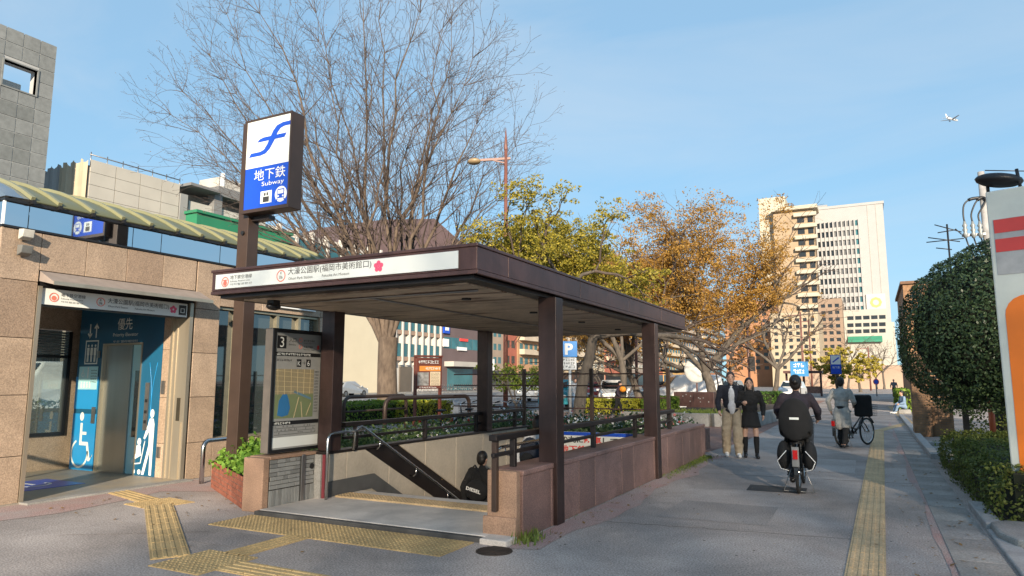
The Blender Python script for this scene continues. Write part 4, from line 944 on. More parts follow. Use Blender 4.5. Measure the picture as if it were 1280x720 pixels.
# the big bare tree: a fan of long limbs, each clothed in ever finer shoots
zb_ = atd(484, 28); zt = Tree(21); zo = empty('zelkova_tree', zb_, 'tall bare tree with a wide fan of fine twigs behind the canopy', 'tree')
zt.main.tube([zb_-Vector((0, 0, .1)), zb_+Vector((0, 0, .2)), zb_+Vector((.02, 0, .8)), zb_+Vector((-.03, 0, 2.2)), zb_+Vector((0, 0, 3.3))], [.62, .50, .42, .39, .40], 14, cap=False)
PZ = dict(taper=.62, kink=.07, up=[0, 0, .03, .03, .02, .02, .015, .01], levels=7, forks=[2, 2, 2, 2, 2, 2, 2], ang=[26, 26, 26, 27, 28, 30, 32], shrink=[.8, .8, .78, .76, .74, .72, .7], side=[0, 0, 0, 1, 1, 1, 0], main=2, rf=(.85, .55, .75), rmin=.0062)
zr = random.Random(5)
for px, py in [(215, 150), (232, 105), (250, 60), (275, 200), (285, 20), (325, -10), (345, 90), (375, -30), (405, 40), (432, -45), (480, -50), (525, -20), (550, 40), (570, -5), (592, 70), (600, 130), (622, 190), (640, 235), (300, 110), (560, 140), (390, 130), (470, 110), (530, 120)]:
    dd_ = 28+zr.uniform(-3.2, 3.2); g0 = atd(px, dd_); tgt = PD(px, py, math.hypot(g0.x, g0.y)); st_ = zb_+Vector((zr.uniform(-.15, .15), zr.uniform(-.15, .15), zr.uniform(2.5, 3.4))); n = 11; pts = []
    hv = Vector((tgt.x-st_.x, tgt.y-st_.y, 0)); zz_ = tgt.z-st_.z; wob = [Vector((0, 0, 0))]
    for k in range(n+1):
        t = k/n; q = st_+hv*(t**1.12)+Vector((0, 0, zz_*(t**.98)))
        if 0 < k: wob.append(wob[-1]*.8+Vector((zr.gauss(0, .19), zr.gauss(0, .19), zr.gauss(0, .08)))); q += wob[-1]*min(1, t*3)
        pts.append(q)
    L_ = hv.length+zz_; r0 = .105*zr.uniform(.7, 1.15); rs = [max(.012, r0*(1-k/n)**.9) for k in range(n+1)]
    zt.main.tube(pts, rs, 7, cap=False)
    for k in range(3, n+1):
        d_ = (pts[k]-pts[k-1]).normalized()
        for _ in range(3 if k < 6 else 4):
            ax = d_.orthogonal().normalized(); ax.rotate(Quaternion(d_, zr.uniform(0, 6.28))); nd = d_.copy(); nd.rotate(Quaternion(ax, R(zr.uniform(18, 46))))
            zt.grow(pts[k], nd, zr.uniform(1.0, 1.9)*(1.15-.45*k/n), max(rs[k]*.5, .015), 4, PZ)
zt.main.build('trunk', M['bark_warm'], zo); zt.twig.build('crown', M['twig'], zo)
tips = [q for lv, q, d in zt.tips if lv >= 6]; pts = []
for _ in range(7000): q = zr.choice(tips); pts.append(q+Vector((zr.gauss(0, .10), zr.gauss(0, .10), zr.gauss(0, .10))))
v, f = leaf_quads(pts, .055, zr); link_mesh('foliage', v, f, None, M['leaf_bud'], zo)
print('ZELKOVA', len(zt.twig.f), len(zt.main.f))
P2 = dict(trunk=2.6, r=.24, taper=.72, kink=.13, up=[0, .02, .0, .0, 0], levels=5, forks=[4, 3, 3, 2, 2], ang=[46, 40, 40, 40, 40], shrink=[.72, .80, .78, .75, .7], side=[0, 1, 1, 1, 0], main=2, lean=(.05, 0, 1))
re_ = random.Random(19); exg = []; gc = atd(690, 25)
while len(exg) < 420:                                      # crown envelope of the golden tree
    q = ball(re_)
    if q.length > .4: exg.append(gc+RT*(3.0*q.x)+FW*(2.2*q.y)+Vector((0, 0, 5.9+1.8*q.z)))
plant_tree('camphor_tree', 'golden green leafy tree rising behind the canopy roof', atd(722, 25), dict(P2, trunk=3.3, shrink=[.68, .76, .74, .72, .7]), 4, M['bark'], M['twig'], M['leaf_gold'], 60000, .10, .34, lmin=3, keep=lambda p: p.z > 3.7 and (p-atd(722, 25)).dot(RT) < 2.6, extra=exg)
P3 = dict(trunk=2.2, r=.28, rf=(.86, .55, .75), taper=.74, kink=.12, up=[0, .02, .0, -.01, 0], levels=6, forks=[6, 3, 3, 2, 2, 2], ang=[47, 36, 34, 34, 36], shrink=[1.5, .80, .76, .72, .7], side=[0, 1, 1, 1, 1, 0], main=3, lean=(.02, 0, 1))
tl = atd(894, 35); re_ = random.Random(9); exa = []
while len(exa) < 420:                                      # crown envelope of the autumn tree
    q = ball(re_)
    if q.length > .45: exa.append(tl+RT*(-.1+4.2*q.x)+FW*(2.6*q.y)+Vector((0, 0, 6.9+2.5*q.z)))
plant_tree('autumn_tree', 'spreading grey trunked tree with orange leaves and bare outer branches', tl, P3, 12, M['bark'], M['twig'], M['leaf_orange'], 100000, .105, .42, lmin=3, keep=lambda p: (p-tl).dot(RT) < 3.0 and 4.2 < p.z < 10.2, clump=.26, extra=exa)
t3 = atd(800, 44)
plant_tree('autumn_tree', 'rust brown leafy tree behind the far end of the canopy', t3, dict(P3, trunk=2.2, r=.26, shrink=[1.1, .74, .74, .72, .7]), 33, M['bark'], M['twig'], M['leaf_rust'], 40000, .15, .5, lmin=4, keep=lambda p: p.z > 4)
plant_tree('autumn_tree', 'sparse orange tree between the canopy and the grey trunked tree', atd(850, 60), dict(P3, trunk=3.2, r=.26, shrink=[1.2, .76, .74, .72, .7]), 35, M['bark'], M['twig'], M['leaf_orange'], 30000, .18, .7, lmin=4, keep=lambda p: p.z > 4)
PB = dict(trunk=2.4, r=.17, taper=.72, kink=.10, up=[0, .03, .02, .0, 0], levels=6, forks=[4, 3, 2, 2, 2, 2], ang=[40, 34, 32, 32, 34], shrink=[.85, .80, .78, .74, .7], side=[0, 1, 1, 1, 1, 0], main=2)
plant_tree('street_tree', 'slender bare tree standing beside the P parking sign', atd(778, 33), dict(PB, trunk=2.6, r=.19), 41, M['bark'], M['twig'])
plant_tree('street_tree', 'small bare tree beyond the grey trunked autumn tree', atd(966, 55), dict(PB, trunk=2.6, r=.22), 43, M['bark'], M['twig'], M['leaf_orange'], 900, .12, .3, lmin=5)
for i, (px, dp, lab, leaf, nl) in enumerate([(1075, 95, 'yellow leaved roadside tree at the far end of the path', 'leaf_yellow', 5200), (1060, 120, 'distant bare tree in front of the white low building', None, 0), (1105, 130, 'distant bare tree where the path disappears', None, 0), (1048, 78, 'pale yellow tree next to the distant subway pylon', 'leaf_yellow', 5000), (720, 75, 'roadside tree behind the parked teal car', 'leaf_orange', 2500), (905, 90, 'orange roadside tree behind the traffic signal', 'leaf_rust', 6000)]):
    plant_tree('roadside_tree', lab, atd(px, dp), dict(PB, trunk=1.6 if i in (0, 3) else 3.0, r=.2, levels=5 if leaf else 6), 50+i, M['bark'], M['twig'], M[leaf] if leaf else None, nl, .32, .6, lmin=3)
hp = atd(650, 24); 
# small broad-leaved sapling in front of the street, seen under the canopy
plant_tree('sapling', 'young green leafy tree behind the parked bicycles', atd(652, 22), dict(PB, trunk=.9, r=.06, levels=4, forks=[3, 3, 2, 2], shrink=[.75, .7, .7, .7]), 61, M['bark'], M['twig'], M['leaf_green'], 1500, .11, .2, lmin=1)

# ================================================================== hedges and beds behind the stairwell
def hedge_px(name, label, pxa, pxb, yb, dep, h, m, n, seed, size=.09):
    a = G(pxa, yb); c = G(pxb, yb); hedge(name, label, min(a.x, c.x), max(a.x, c.x), min(a.y, c.y), max(a.y, c.y)+dep, h, m, n, size, seed)
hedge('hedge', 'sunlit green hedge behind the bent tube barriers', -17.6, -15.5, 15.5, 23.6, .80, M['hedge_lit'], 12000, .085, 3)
hedge('hedge', 'yellow green hedge end under the brown information board', -15.45, -14.4, 20.6, 22.9, .80, M['hedge_yellow'], 3600, .085, 4)
hedge('hedge', 'golden hedge in front of the parked white cars', -12.4, -9.4, 30.5, 31.9, .72, M['hedge_yellow'], 5000, .10, 5)
hedge('hedge', 'dark green hedge beside the brown metal cabinet', -9.2, -7.9, 30.3, 32.0, .85, M['hedge_lit'], 4200, .10, 6)
hedge('hedge', 'low green hedge under the small bare tree', -8.0, -5.6, 48, 52, .8, M['hedge'], 3000, .15, 7)
hedge('hedge', 'yellow green bush beside the far path edge', 1.15, 1.75, 40.5, 50, 1.1, M['hedge_lit'], 3000, .16, 8)
hedge('hedge', 'clipped olive hedge across the driveway from the dome tree', 2.05, 9.0, 20.0, 21.6, 1.3, M['hedge_dark'], 9000, .08, 9)
blades('grass', [(x_*.35+1.3, 19.75, .9) for x_ in range(26)]+[(x_*.35+1.3, 19.85, .9) for x_ in range(26)], 40, .14, M['grass'], 'bright grass strip along the driveway kerb', 'grass', seed=4)
b = MB(); b.box(1.12, 40, 19.55, 19.68, -.05, .10); struct(b.build('kerb_stone', M['kerb'], bevel=.015))
# flower bed right behind the stairwell
fb = struct(empty('flower_bed', (-6, 15, 0)))
b = MB(); b.box(-8.6, -3.55, 13.6, 16.6, 0, .42); b.build('bed_soil', M['soil'], fb); 
b = MB(); b.box(-8.75, -3.42, 13.45, 13.598, 0, .46); b.box(-8.75, -8.602, 13.598, 16.6, 0, .46); b.box(-3.548, -3.42, 13.598, 16.6, 0, .46); b.build('bed_edge', M['clay'], fb)
r_ = random.Random(12); pts = [Vector((r_.uniform(-8.5, -3.6), r_.uniform(13.65, 16.4), .44+abs(r_.gauss(0, .14)))) for _ in range(5200)]
v, f = leaf_quads(pts, .09, r_, up=.5); tag(link_mesh('bed_leaves', v, f, None, leafmat('bed_leaves', (.03, .06, .02), (.12, .18, .08))), 'dark green bedding plants in the raised bed behind the stairwell', 'plants', kind='stuff')
for mname, c1, c2, n, lab in (('white_petals', (.6, .6, .6), (.8, .8, .78), 420, 'small white flowers in the raised bed behind the stairwell'), ('pink_petals', (.6, .12, .12), (.8, .3, .25), 130, 'pink red flowers in the raised bed behind the stairwell')):
    pts = [Vector((r_.uniform(-8.5, -3.6), r_.uniform(13.65, 16.2), .60+abs(r_.gauss(0, .10)))) for _ in range(n)]
    v, f = leaf_quads(pts, .07, r_, up=.8, aspect=.9); tag(link_mesh('flowers', v, f, None, leafmat(mname, c1, c2, tl=.2)), lab, 'flowers', kind='stuff')
# plants in the strip beside the left stair wall
b = MB(); b.box(-8.6, -6.56, 8.1, 13.2, -.02, .42); o = struct(b.build('side_bed', M['soil']))
pts = [Vector((r_.uniform(-8.4, -6.62), r_.uniform(8.2, 13.0), .43+abs(r_.gauss(0, .16)))) for _ in range(3600)]
v, f = leaf_quads(pts, .08, r_, up=.5); tag(link_mesh('bed_leaves', v, f, None, leafmat('side_leaves', (.05, .10, .03), (.20, .28, .10))), 'low leafy plants in the bed beside the left stair wall', 'plants', kind='stuff')
pts = [Vector((r_.uniform(-8.2, -6.9), r_.uniform(9.6, 12.6), .50+abs(r_.gauss(0, .08)))) for _ in range(170)]
v, f = leaf_quads(pts, .07, r_, up=.8, aspect=.9); tag(link_mesh('flowers', v, f, None, MATS['white_petals']), 'small white flowers beside the left stair wall', 'flowers', kind='stuff')
# ================================================================== fences, boards, signs behind the stairwell
FY = 13.3
fn = empty('ladder_fence', (-5.2, FY, .42), 'brown post fence with four thin horizontal rails behind the stairwell', 'fence')
for x in (-6.60, -5.07, -3.50):
    b = MB(); b.box(x-.035, x+.035, FY-.035, FY+.035, .0, 1.80); b.build('post', M['bronze_lit'], fn, bevel=.005)
for z in (1.69, 1.45, 1.22, .99):
    b = MB(); b.box(-8.4, -3.47, FY+.036, FY+.06, z-.013, z+.013); b.build('rail', M['bronze'], fn)
b = MB(); b.box(-6.3, -3.46, 12.78, 12.846, -.9, .555); bn = b.build('parking_banner', M['signwhite'])
tag(bn, 'white banner with red and black parking notice and blue top band on the stairwell end', 'banner')
FN = Fr((-6.3, 12.78, 0), (1, 0, 0))
b = MB(); b.fbox(FN, 0, 2.84, .49, .556, .001, .006); b.build('blue_band', M['signblue'], bn)
text('この丸に', FN, .62, .345, M['ink'], bn, w=.62, h=.13, c=.004, bold=.03); text('駐車', FN, 1.25, .345, M['red'], bn, w=.36, h=.13, c=.004, bold=.03); text('して', FN, 1.64, .345, M['ink'], bn, w=.30, h=.12, c=.004, bold=.03)
text('地下鉄', FN, .75, .15, M['red'], bn, w=.55, h=.15, c=.004, bold=.03)
b = MB(); b.box(-5.55, -5.42, 12.5, 12.62, .45, .86); tag(b.build('notice_plate', M['steel_dull'], bevel=.01), 'small grey metal plate fixed at the stairwell railing corner', 'plate')
# bent tube barriers
def hoop(p0, p1, h, r, label, mids=(.35, .62), group='bent tube barriers in front of the hedge'):
    o = empty('tube_barrier', p0, label, 'barrier', group); p0, p1 = Vector(p0), Vector(p1); d = (p1-p0).normalized(); k = .22
    pts = [p0, p0+Vector((0, 0, h-k))]+[p0+d*k*(1-math.cos(R(a)))+Vector((0, 0, h-k+k*math.sin(R(a)))) for a in (25, 50, 75, 90)]
    pts += [p1-d*k*(1-math.cos(R(a)))+Vector((0, 0, h-k+k*math.sin(R(a)))) for a in (90, 75, 50, 25)]+[p1+Vector((0, 0, h-k)), p1]
    b = MB(); b.tube(pts, r, 10); b.build('hoop', M['bronze_lit'], o)
    for m_ in mids:
        b = MB(); b.tube([p0+Vector((0, 0, h*m_)), p1+Vector((0, 0, h*m_))], r*.55, 8); b.build('cross_bar', M['bronze_lit'], o)
hoop((-11.2, 12.9, 0), (-11.35, 15.6, 0), 1.16, .045, 'brown bent tube barrier next to the elevator hall end of the hedge', (.45, .7))
hoop((-10.75, 13.9, 0), (-10.3, 17.2, 0), 1.12, .055, 'thick brown bent tube barrier in front of the information board', (.3,))
# brown information board
p = atd(519, 22.0); q = atd(550, 22.4)
ib_ = empty('information_board', (p+q)/2, 'dark red brown information board on two posts with orange header', 'sign')
mb2 = mat('board_brown', (.14, .035, .02), .5, var=.08)
for c in (p, q):
    b = MB(); b.box(c.x-.04, c.x+.04, c.y-.04, c.y+.04, 0, 2.36); b.build('post', mb2, ib_)
FI = Fr((p.x, p.y, 0), (q-p)); w = (q-p).length
b = MB(); b.fbox(FI, -.02, w+.02, 1.30, 2.28, .042, .09); bd = b.build('board', mb2, ib_, bevel=.01)
b = MB(); b.fbox(FI, -.05, w+.05, 2.30, 2.36, -.05, .1); b.build('cap', mb2, ib_)
b = MB(); b.fbox(FI, .10, w-.02, 1.86, 2.02, .091, .095); b.build('header_panel', flat('board_orange', (.70, .25, .04), .5), bd); b = MB(); b.fbox(FI, w*.55, w-.03, 1.40, 1.84, .091, .095); b.build('text_panel', flat('board_cream', (.62, .50, .34), .5), bd); b = MB(); b.fbox(FI, .04, w*.50, 1.40, 1.82, .091, .095); b.build('photo_panel', mat('board_photo', (.35, .34, .32), .5, base2=(.12, .11, .10), scale=9), bd)
scribble(FI, .06, 2.10, w-.15, .09, M['signwhite'], bd, .097, 9); scribble(FI, .30, 1.90, w*.6, .08, M['signwhite'], bd, .098, 8)
for k in range(9): scribble(FI, w*.58, 1.78-k*.045, w*.34, .022, M['ink'], bd, .097, 7)
scribble(FI, .1, 1.325, w*.7, .035, M['signwhite'], bd, .095, 9)
# P parking sign
p = atd(712.5, 22); ps_ = empty('parking_sign', p, 'blue parking sign with white P and small white plate on a pale pole', 'sign')
b = MB(); b.tube([p+Vector((0, 0, -.05)), p+Vector((0, 0, 2.75))], .045, 12); b.build('pole', mat('pole_grey', (.55, .56, .55), .4, metal=.3), ps_)
FPk = Fr((p.x, p.y-.06, 2.30), RT)
b = MB(); b.fbox(FPk, -.26, .26, 0, .50, 0, .02); o = b.build('blue_plate', flat('parking_blue', (.02, .26, .70), .4), ps_, bevel=.008); text('P', FPk, 0, .07, M['white'], o, h=.36, w=.26, align='C', c=.022, bold=.04)
b = MB(); b.fbox(FPk, -.235, .235, -.40, -.02, 0, .02); o = b.build('white_plate', M['white'], ps_, bevel=.008)
for k in range(3): scribble(FPk, -.19, -.13-k*.11, .38, .075, M['ink'], o, .022, 5)
# brown cabinet and stone edging by the grey trunked tree
p = atd(868, 33.5); r = empty('metal_cabinet', p, 'dark brown metal street cabinet beside the hedge', 'cabinet')
b = MB(); b.box(p.x-.95, p.x+.95, p.y-.3, p.y+.3, .12, 1.02); o = b.build('body', M['bronze'], r, bevel=.02); b = MB(); b.box(p.x-1.0, p.x+1.0, p.y-.34, p.y+.34, 0, .118); b.build('plinth', M['concrete'], r)
FC = Fr((p.x, p.y-.3, 0), (1, 0, 0)); b = MB(); b.fbox(FC, -.005, .005, .15, 1.0, .001, .004); b.build('door_gap', M['black'], o); b = MB(); b.fbox(FC, -.80, -.35, .22, .34, .001, .006); b.build('white_label', M['white'], o)
for k in range(9): b = MB(); b.fbox(FC, rp.uniform(-.8, .7), 0, 0, 0, 0, 0) if False else b.disc(FC, rp.uniform(-.6, .8), rp.uniform(.5, .95), .03, .001, .004, 7); b.build('paint_scuff', M['kerb'], o)
for i, (pa, pb) in enumerate([((-7.0, 24.4), (-5.0, 24.3)), ((-4.9, 24.3), (-3.7, 25.2)), ((-3.65, 25.3), (-3.4, 29.5)), ((-3.6, 32.5), (-3.5, 40)), ((-8.2, 24.6), (-7.05, 24.45))]):
    b = MB(); b.bar((*pa, .22), (*pb, .22), .30, .44); tag(b.build('stone_edging', M['concrete'], bevel=.02), ['low pale stone edging in front of the brown cabinet', 'short angled stone edging behind the walking couple', 'stone edging running along the path behind the couple', 'far stone edging along the path under the small bare tree', 'stone edging end beside the flower bed'][i], 'kerb')
b = MB(); b.add([(-8.1, 24.7, .3), (-4.9, 24.6, .3), (-3.8, 25.5, .3), (-3.6, 40, .3), (-8.1, 40, .3)], [(0,1,2,3,4)]); struct(b.build('tree_bed', M['soil']))
blades('grass', [(rp.uniform(-8, -4), rp.uniform(25, 29), 1) for _ in range(60)], 40, .16, M['grass'], 'short grass at the foot of the grey trunked tree', 'grass', spread=.25, seed=6)
for o_ in [o_ for o_ in col.objects if o_.name.startswith('grass') and o_.get('label', '').startswith('short grass at')]: o_.location.z += .3
# white satellite-like round mirror on a pole
p = atd(871, 36); r = empty('convex_mirror', p, 'round pale traffic mirror seen from behind on a thin pole', 'mirror')
b = MB(); b.tube([p, p+Vector((0, 0, 2.2))], .04, 10); b.build('pole', M['bronze'], r); b = MB(); b.ell(p+Vector((0, -.1, 2.1)), (.62, .14, .66), 20, 12); b.build('mirror_back', mat('mirror_white', (.6, .6, .58), .4), r)
# tall brown street lamp with spire
p = atd(632, 24.6); zl = lambda y: PD(632, y, math.hypot(p.x, p.y)).z; zs, za_ = zl(160), zl(198); r = empty('street_lamp', p, 'tall rust red lamp post with pointed spire and one side arm', 'street lamp')
mr = mat('rust_red_paint', (.19, .075, .055), .5, var=.12)
b = MB(); b.tube([p, p+Vector((0, 0, 4)), p+Vector((0, 0, za_+.3))], [.09, .075, .06], 12); b.build('pole', mr, r)
b = MB(); b.tube([p+Vector((0, 0, za_+.3)), p+Vector((0, 0, za_+.34)), p+Vector((0, 0, zs))], [.06, .075, .008], 10); b.build('spire', mr, r)
A = p+Vector((0, 0, za_)); b = MB(); b.bar(A+RT*.17, A-RT*.95+Vector((0, 0, -.07)), .07, .085); b.bar(A-RT*.02-Vector((0, 0, .18)), A-RT*.5-Vector((0, 0, .07)), .045, .045); b.build('arm', mr, r)
b = MB(); b.ell(A-RT*1.17+Vector((0, 0, -.12)), (.26, .22, .12), 14, 8); b.build('lamp_head', mat('lamp_tan', (.35, .25, .14), .4), r)
# small signs far down the path
def pole_sign(px, depth, ztop, w, h, m, label, name='road_sign', pm=None, round_=False, extra=None):
    p = atd(px, depth); r = empty(name, p, label, 'sign'); b = MB(); b.tube([p, p+Vector((0, 0, ztop))], .05, 8); b.build('pole', pm or M['steel_dull'], r)
    F = Fr((p.x, p.y-.08, ztop-h), RT); b = MB()
    if round_: b.disc(F, 0, h/2, h/2, 0, .03, 24)
    else: b.fbox(F, -w/2, w/2, 0, h, 0, .04)
    o = b.build('plate', m, r)
    if extra: extra(F, o)
    return r
def ex1(F, o):
    scribble(F, -.5, .75, .9, .3, M['white'], o, .045, 3); scribble(F, -.5, .25, .9, .3, M['white'], o, .045, 4)
pole_sign(1000, 56, 3.1, 1.45, 1.2, flat('guide_blue', (.015, .18, .42), .4), 'blue guide sign on a pole above the cyclist', extra=ex1)
def ex2(F, o):
    b = MB(); b.fbox(F, -.45, .45, .9, 1.75, .042, .05); q = b.build('white_half', M['signwhite'], o); b = MB(); b.bar(F(-.3, 1.1, .055), F(.32, 1.55, .055), .12, .01, F.n); b.build('logo', M['signblue'], q); text('地下鉄', F, 0, .5, M['signwhite'], o, w=.7, h=.22, align='C', c=.046)
pole_sign(1046, 66, 4.0, 1.0, 1.8, M['signblue'], 'distant small blue and white subway pylon far down the path', 'subway_sign', M['bronze_lit'], extra=ex2)
def ex3(F, o):
    b = MB(); b.ring(F, 0, .3, .3, .23, .031, .04, 20); b.build('red_rim', M['red'], o); b = MB(); b.disc(F, 0, .3, .22, .031, .037, 20); b.build('blue_field', M['signblue'], o)
pole_sign(1095, 70, 1.75, .6, .6, M['white'], 'round road sign on a pole at the far end of the path', round_=True, extra=ex3)
p = atd(937, 62); r = empty('traffic_signal', p, 'dark traffic signal on a brown pole in front of the orange building', 'traffic light'); b = MB(); b.tube([p, p+Vector((0, 0, 6.5))], .10, 8); b.build('pole', M['bronze'], r); b = MB(); b.box(p.x+.1, p.x+.55, p.y-.3, p.y-.05, 2.4, 3.7); b.build('signal_head', M['black'], r)
for i, (px, dp, h) in enumerate([(608, 60, 9), (796, 52, 9), (1005, 75, 9), (1015, 95, 10), (1088, 110, 7)]):
    p = atd(px, dp); r = empty('lamp_post', p, ['rust red lamp post in front of the shops across the road', 'rust red lamp post behind the white minivan', 'brown lamp post behind the blue guide sign', 'slim brown lamp post in front of the beige tower', 'short brown lamp post where the path disappears'][i], 'street lamp')
    b = MB(); b.tube([p, p+Vector((0, 0, h))], [.13, .09], 8); b.build('pole', mr, r); b = MB(); b.bar(p+Vector((0, 0, h-.3)), p+Vector((0, 0, h-.4))-RT*1.5, .09, .1); b.build('arm', mr, r); b = MB(); b.ell(p+Vector((0, 0, h-.45))-RT*1.7, (.35, .3, .15), 10, 6); b.build('lamp_head', MATS['lamp_tan'], r)
# bus shelter down the path
p = atd(1010, 70); r = empty('bus_shelter', p, 'small brown roofed shelter far down the path', 'shelter')
b = MB(); b.box(p.x-2.2, p.x+1.4, p.y-1, p.y+1, 2.3, 2.55); b.build('roof', M['bronze'], r)
for dx in (-2, 1.2): b = MB(); b.box(p.x+dx-.1, p.x+dx+.1, p.y-.1, p.y+.1, 0, 2.3); b.build('post', M['bronze'], r)
b = MB(); b.box(p.x-2.0, p.x+1.2, p.y-.04, p.y+.04, .3, 1.0); b.build('low_panel', M['clay'], r)
# right side: posts, brick gate wall, utility pole
p = atd(1197, 17.6)
p = Vector((1.72, 17.6, 0)); r = empty('notice_post', p, 'grey wooden post with small dark board behind the low hedge', 'sign'); b = MB(); b.box(p.x-.055, p.x+.055, p.y-.055, p.y+.055, 0, 1.0); b.build('post', mat('grey_wood', (.12, .09, .075), .8, var=.2), r); b = MB(); b.box(p.x-.22, p.x+.24, p.y-.07, p.y-.058, .95, 1.4); b.build('board', M['black'], r)
p = Vector((2.28, 18.4, 0)); r = empty('orange_post', p, 'slim orange post standing under the dome-shaped tree', 'post'); b = MB(); b.tube([p, p+Vector((0, 0, 1.25))], .06, 12); b.build('shaft', flat('orange_paint', (.50, .10, .03), .5), r); b = MB(); b.tube([p+Vector((0, 0, 1.25)), p+Vector((0, 0, 1.30))], [.07, .05], 12); b.build('cap', M['black'], r)
bwm = mat('tan_brick', (.34, .19, .10), .85, var=.22, scale=4, fine=.2)
bwr = empty('brick_gate_wall', (1.5, 23.2, 0), 'tan brick gate pier and wall beside the path beyond the dome tree', 'wall')
b = MB(); b.box(1.0, 1.42, 22.7, 23.6, 0, 2.3); b.box(1.43, 1.95, 22.9, 23.4, 0, .95); b.build('mortar_core', M['mortar'], bwr)
for k in range(34):
    z0 = k*.067
    for F, L_ in ((Fr((.99, 22.69, 0), (1, 0, 0)), .44), (Fr((.99, 23.61, 0), (0, -1, 0)), .92)):
        x = -(.11)*(k % 2)
        while x < L_-.02:
            a0, a1 = max(0, x), min(L_, x+.22)
            if a1-a0 > .03:
                b = MB(); b.fbox(F, a0+.005, a1-.005, z0+.005, z0+.062, -.02, rp.uniform(.0, .006)); b.build('brick', bwm, bwr)
            x += .22
for k in range(14):
    x = -(.11)*(k % 2); F = Fr((1.44, 22.89, 0), (1, 0, 0))
    while x < .5:
        a0, a1 = max(0, x), min(.52, x+.22)
        if a1-a0 > .03: b = MB(); b.fbox(F, a0+.005, a1-.005, k*.067+.005, k*.067+.062, -.02, .004); b.build('brick', bwm, bwr)
        x += .22
gt = empty('louvred_gate', (1.8, 23.1, 0), 'dark louvred metal gate next to the brick pier', 'gate')
for k in range(12): b = MB(); b.box(1.44, 2.6, 23.05, 23.12, 1.0+k*.12, 1.08+k*.12); b.build('louvre_slat', M['black'], gt)
b = MB(); b.box(2.0, 2.06, 23.0, 23.04, .9, 2.5); b.box(2.56, 2.62, 23.0, 23.04, .9, 2.5); b.build('gate_frame', M['steel_dull'], gt)
hx = PY(1128, 352, 56); bb = empty('brick_house', (7, 60, 0), 'tan brick house far behind the dome-shaped tree', 'building')
b = MB(); b.box(hx.x, 16, 56, 68, 0, hx.z-.2); b.build('wall', bwm, bb); b = MB(); b.box(hx.x-.15, 16.2, 55.8, 68.2, hx.z-.2, hx.z); b.build('roof', mat('brown_roof', (.18, .10, .06), .8), bb)
b = MB(); b.box(4, 6, 55.95, 55.98, 3.6, 5.2); b.build('window', M['darkglass'], bb)
# utility pole with insulators, antenna
p = Vector((4.35, 30, 0)); 
up_ = PY(1226, 215, 30); r = empty('utility_pole', (up_.x, 30, 0), 'grey utility pole with crossarm, insulators and looping cables', 'utility pole')
b = MB(); b.tube([(up_.x, 30, 0), (up_.x, 30, up_.z)], [.16, .11], 12); b.build('pole', M['kerb'], r)
q0 = PY(1206, 295, 30); q1 = PY(1232, 295, 30); b = MB(); b.bar((q0.x-.1, 29.9, q0.z), (q1.x, 29.9, q0.z), .09, .09); b.build('crossarm', M['steel_dull'], r)
for i, px in enumerate((1207, 1217, 1226)):
    a = PY(px, 294, 29.8); b = MB(); b.tube([a+Vector((0, 0, dz)) for dz in (-.1, .05, .12, .2, .28, .36, .44, .52)], [.05, .09, .05, .09, .05, .09, .05, .04], 8); b.build('insulator', mat('insulator_grey', (.25, .27, .27), .3), r)
    e = PY(1228, 247, 29.9)
    pts = [a+Vector((0, 0, .5)), PY(px-3, 268, 29.8), PY(px-2+3*i, 256, 29.8), PY(px+6, 249, 29.85), e]
    sm = []
    for t in range(17):
        u = t/16*(len(pts)-1); k = min(int(u), len(pts)-2); fq = u-k
        P0, P1, P2, P3_ = pts[max(k-1, 0)], pts[k], pts[k+1], pts[min(k+2, len(pts)-1)]
        sm.append(.5*((2*P1)+(P2-P0)*fq+(2*P0-5*P1+4*P2-P3_)*fq*fq+(3*P1-P0-3*P2+P3_)*fq**3))
    b = MB(); b.tube(sm, .028, 6); b.tube(sm[-6:], .06, 6); b.tube([a-Vector((0, 0, .1)), PY(px+3, 305, 29.8), PY(px+8, 315, 29.8), PY(px+16, 330, 29.8)], .025, 6); b.build('cable', M['black'], r)
a = PY(1231, 213, 30); b = MB(); b.tube([a, PY(1290, 214, 30)], .02, 5); b.build('cable', M['black'], r)
p = PY(1187, 320, 33); r = empty('tv_antenna', (p.x, 33, 0), 'thin television antenna above the dome-shaped tree', 'antenna')
b = MB(); b.tube([(p.x, 33, 0), (p.x, 33, PY(1187, 280, 33).z)], .035, 8); b.build('mast', M['black'], r)
for ya, xa, yb_, xb in ((281, 1168, 290, 1202), (291, 1172, 287, 1196), (297, 1160, 302, 1200), (303, 1158, 298, 1205), (310, 1170, 312, 1190), (286, 1194, 293, 1202)):
    b = MB(); b.tube([PY(xa, ya, 33), PY(xb, yb_, 33)], .022, 5); b.build('rod', M['black'], r)

# ================================================================== orange and white roadside sign
sd = Vector((.94, -.34, 0)).normalized()
o0 = Vector((1.30, 9.42, 0)); FS_ = Fr(o0, sd)
sr = empty('roadside_sign', o0, 'tall white sign with orange field and red stripes above the hedge', 'sign')
b = MB(); b.fbox(FS_, 0, 2.2, .08, 3.72, -.30, 0); cs_ = b.build('case', mat('sign_case', (.60, .63, .58), .4, var=.04), sr, bevel=.015)
b = MB()
om = flat('sign_orange', (.85, .20, .015), .4)
pts = [(.085, .09), (2.19, .09), (2.19, 2.50), (.30, 2.50)]+[(.085+.215*(1-math.sin(R(a))), 2.285+.215*math.cos(R(a))) for a in (15, 35, 55, 75, 90)]
b.prism(FS_, pts, .001, .006); of_ = b.build('orange_field', om, cs_)
b = MB(); b.fbox(FS_, .05, 2.16, 2.74, 3.38, .001, .006); pn = b.build('price_panel', mat('panel_grey', (.42, .42, .42), .35), cs_)
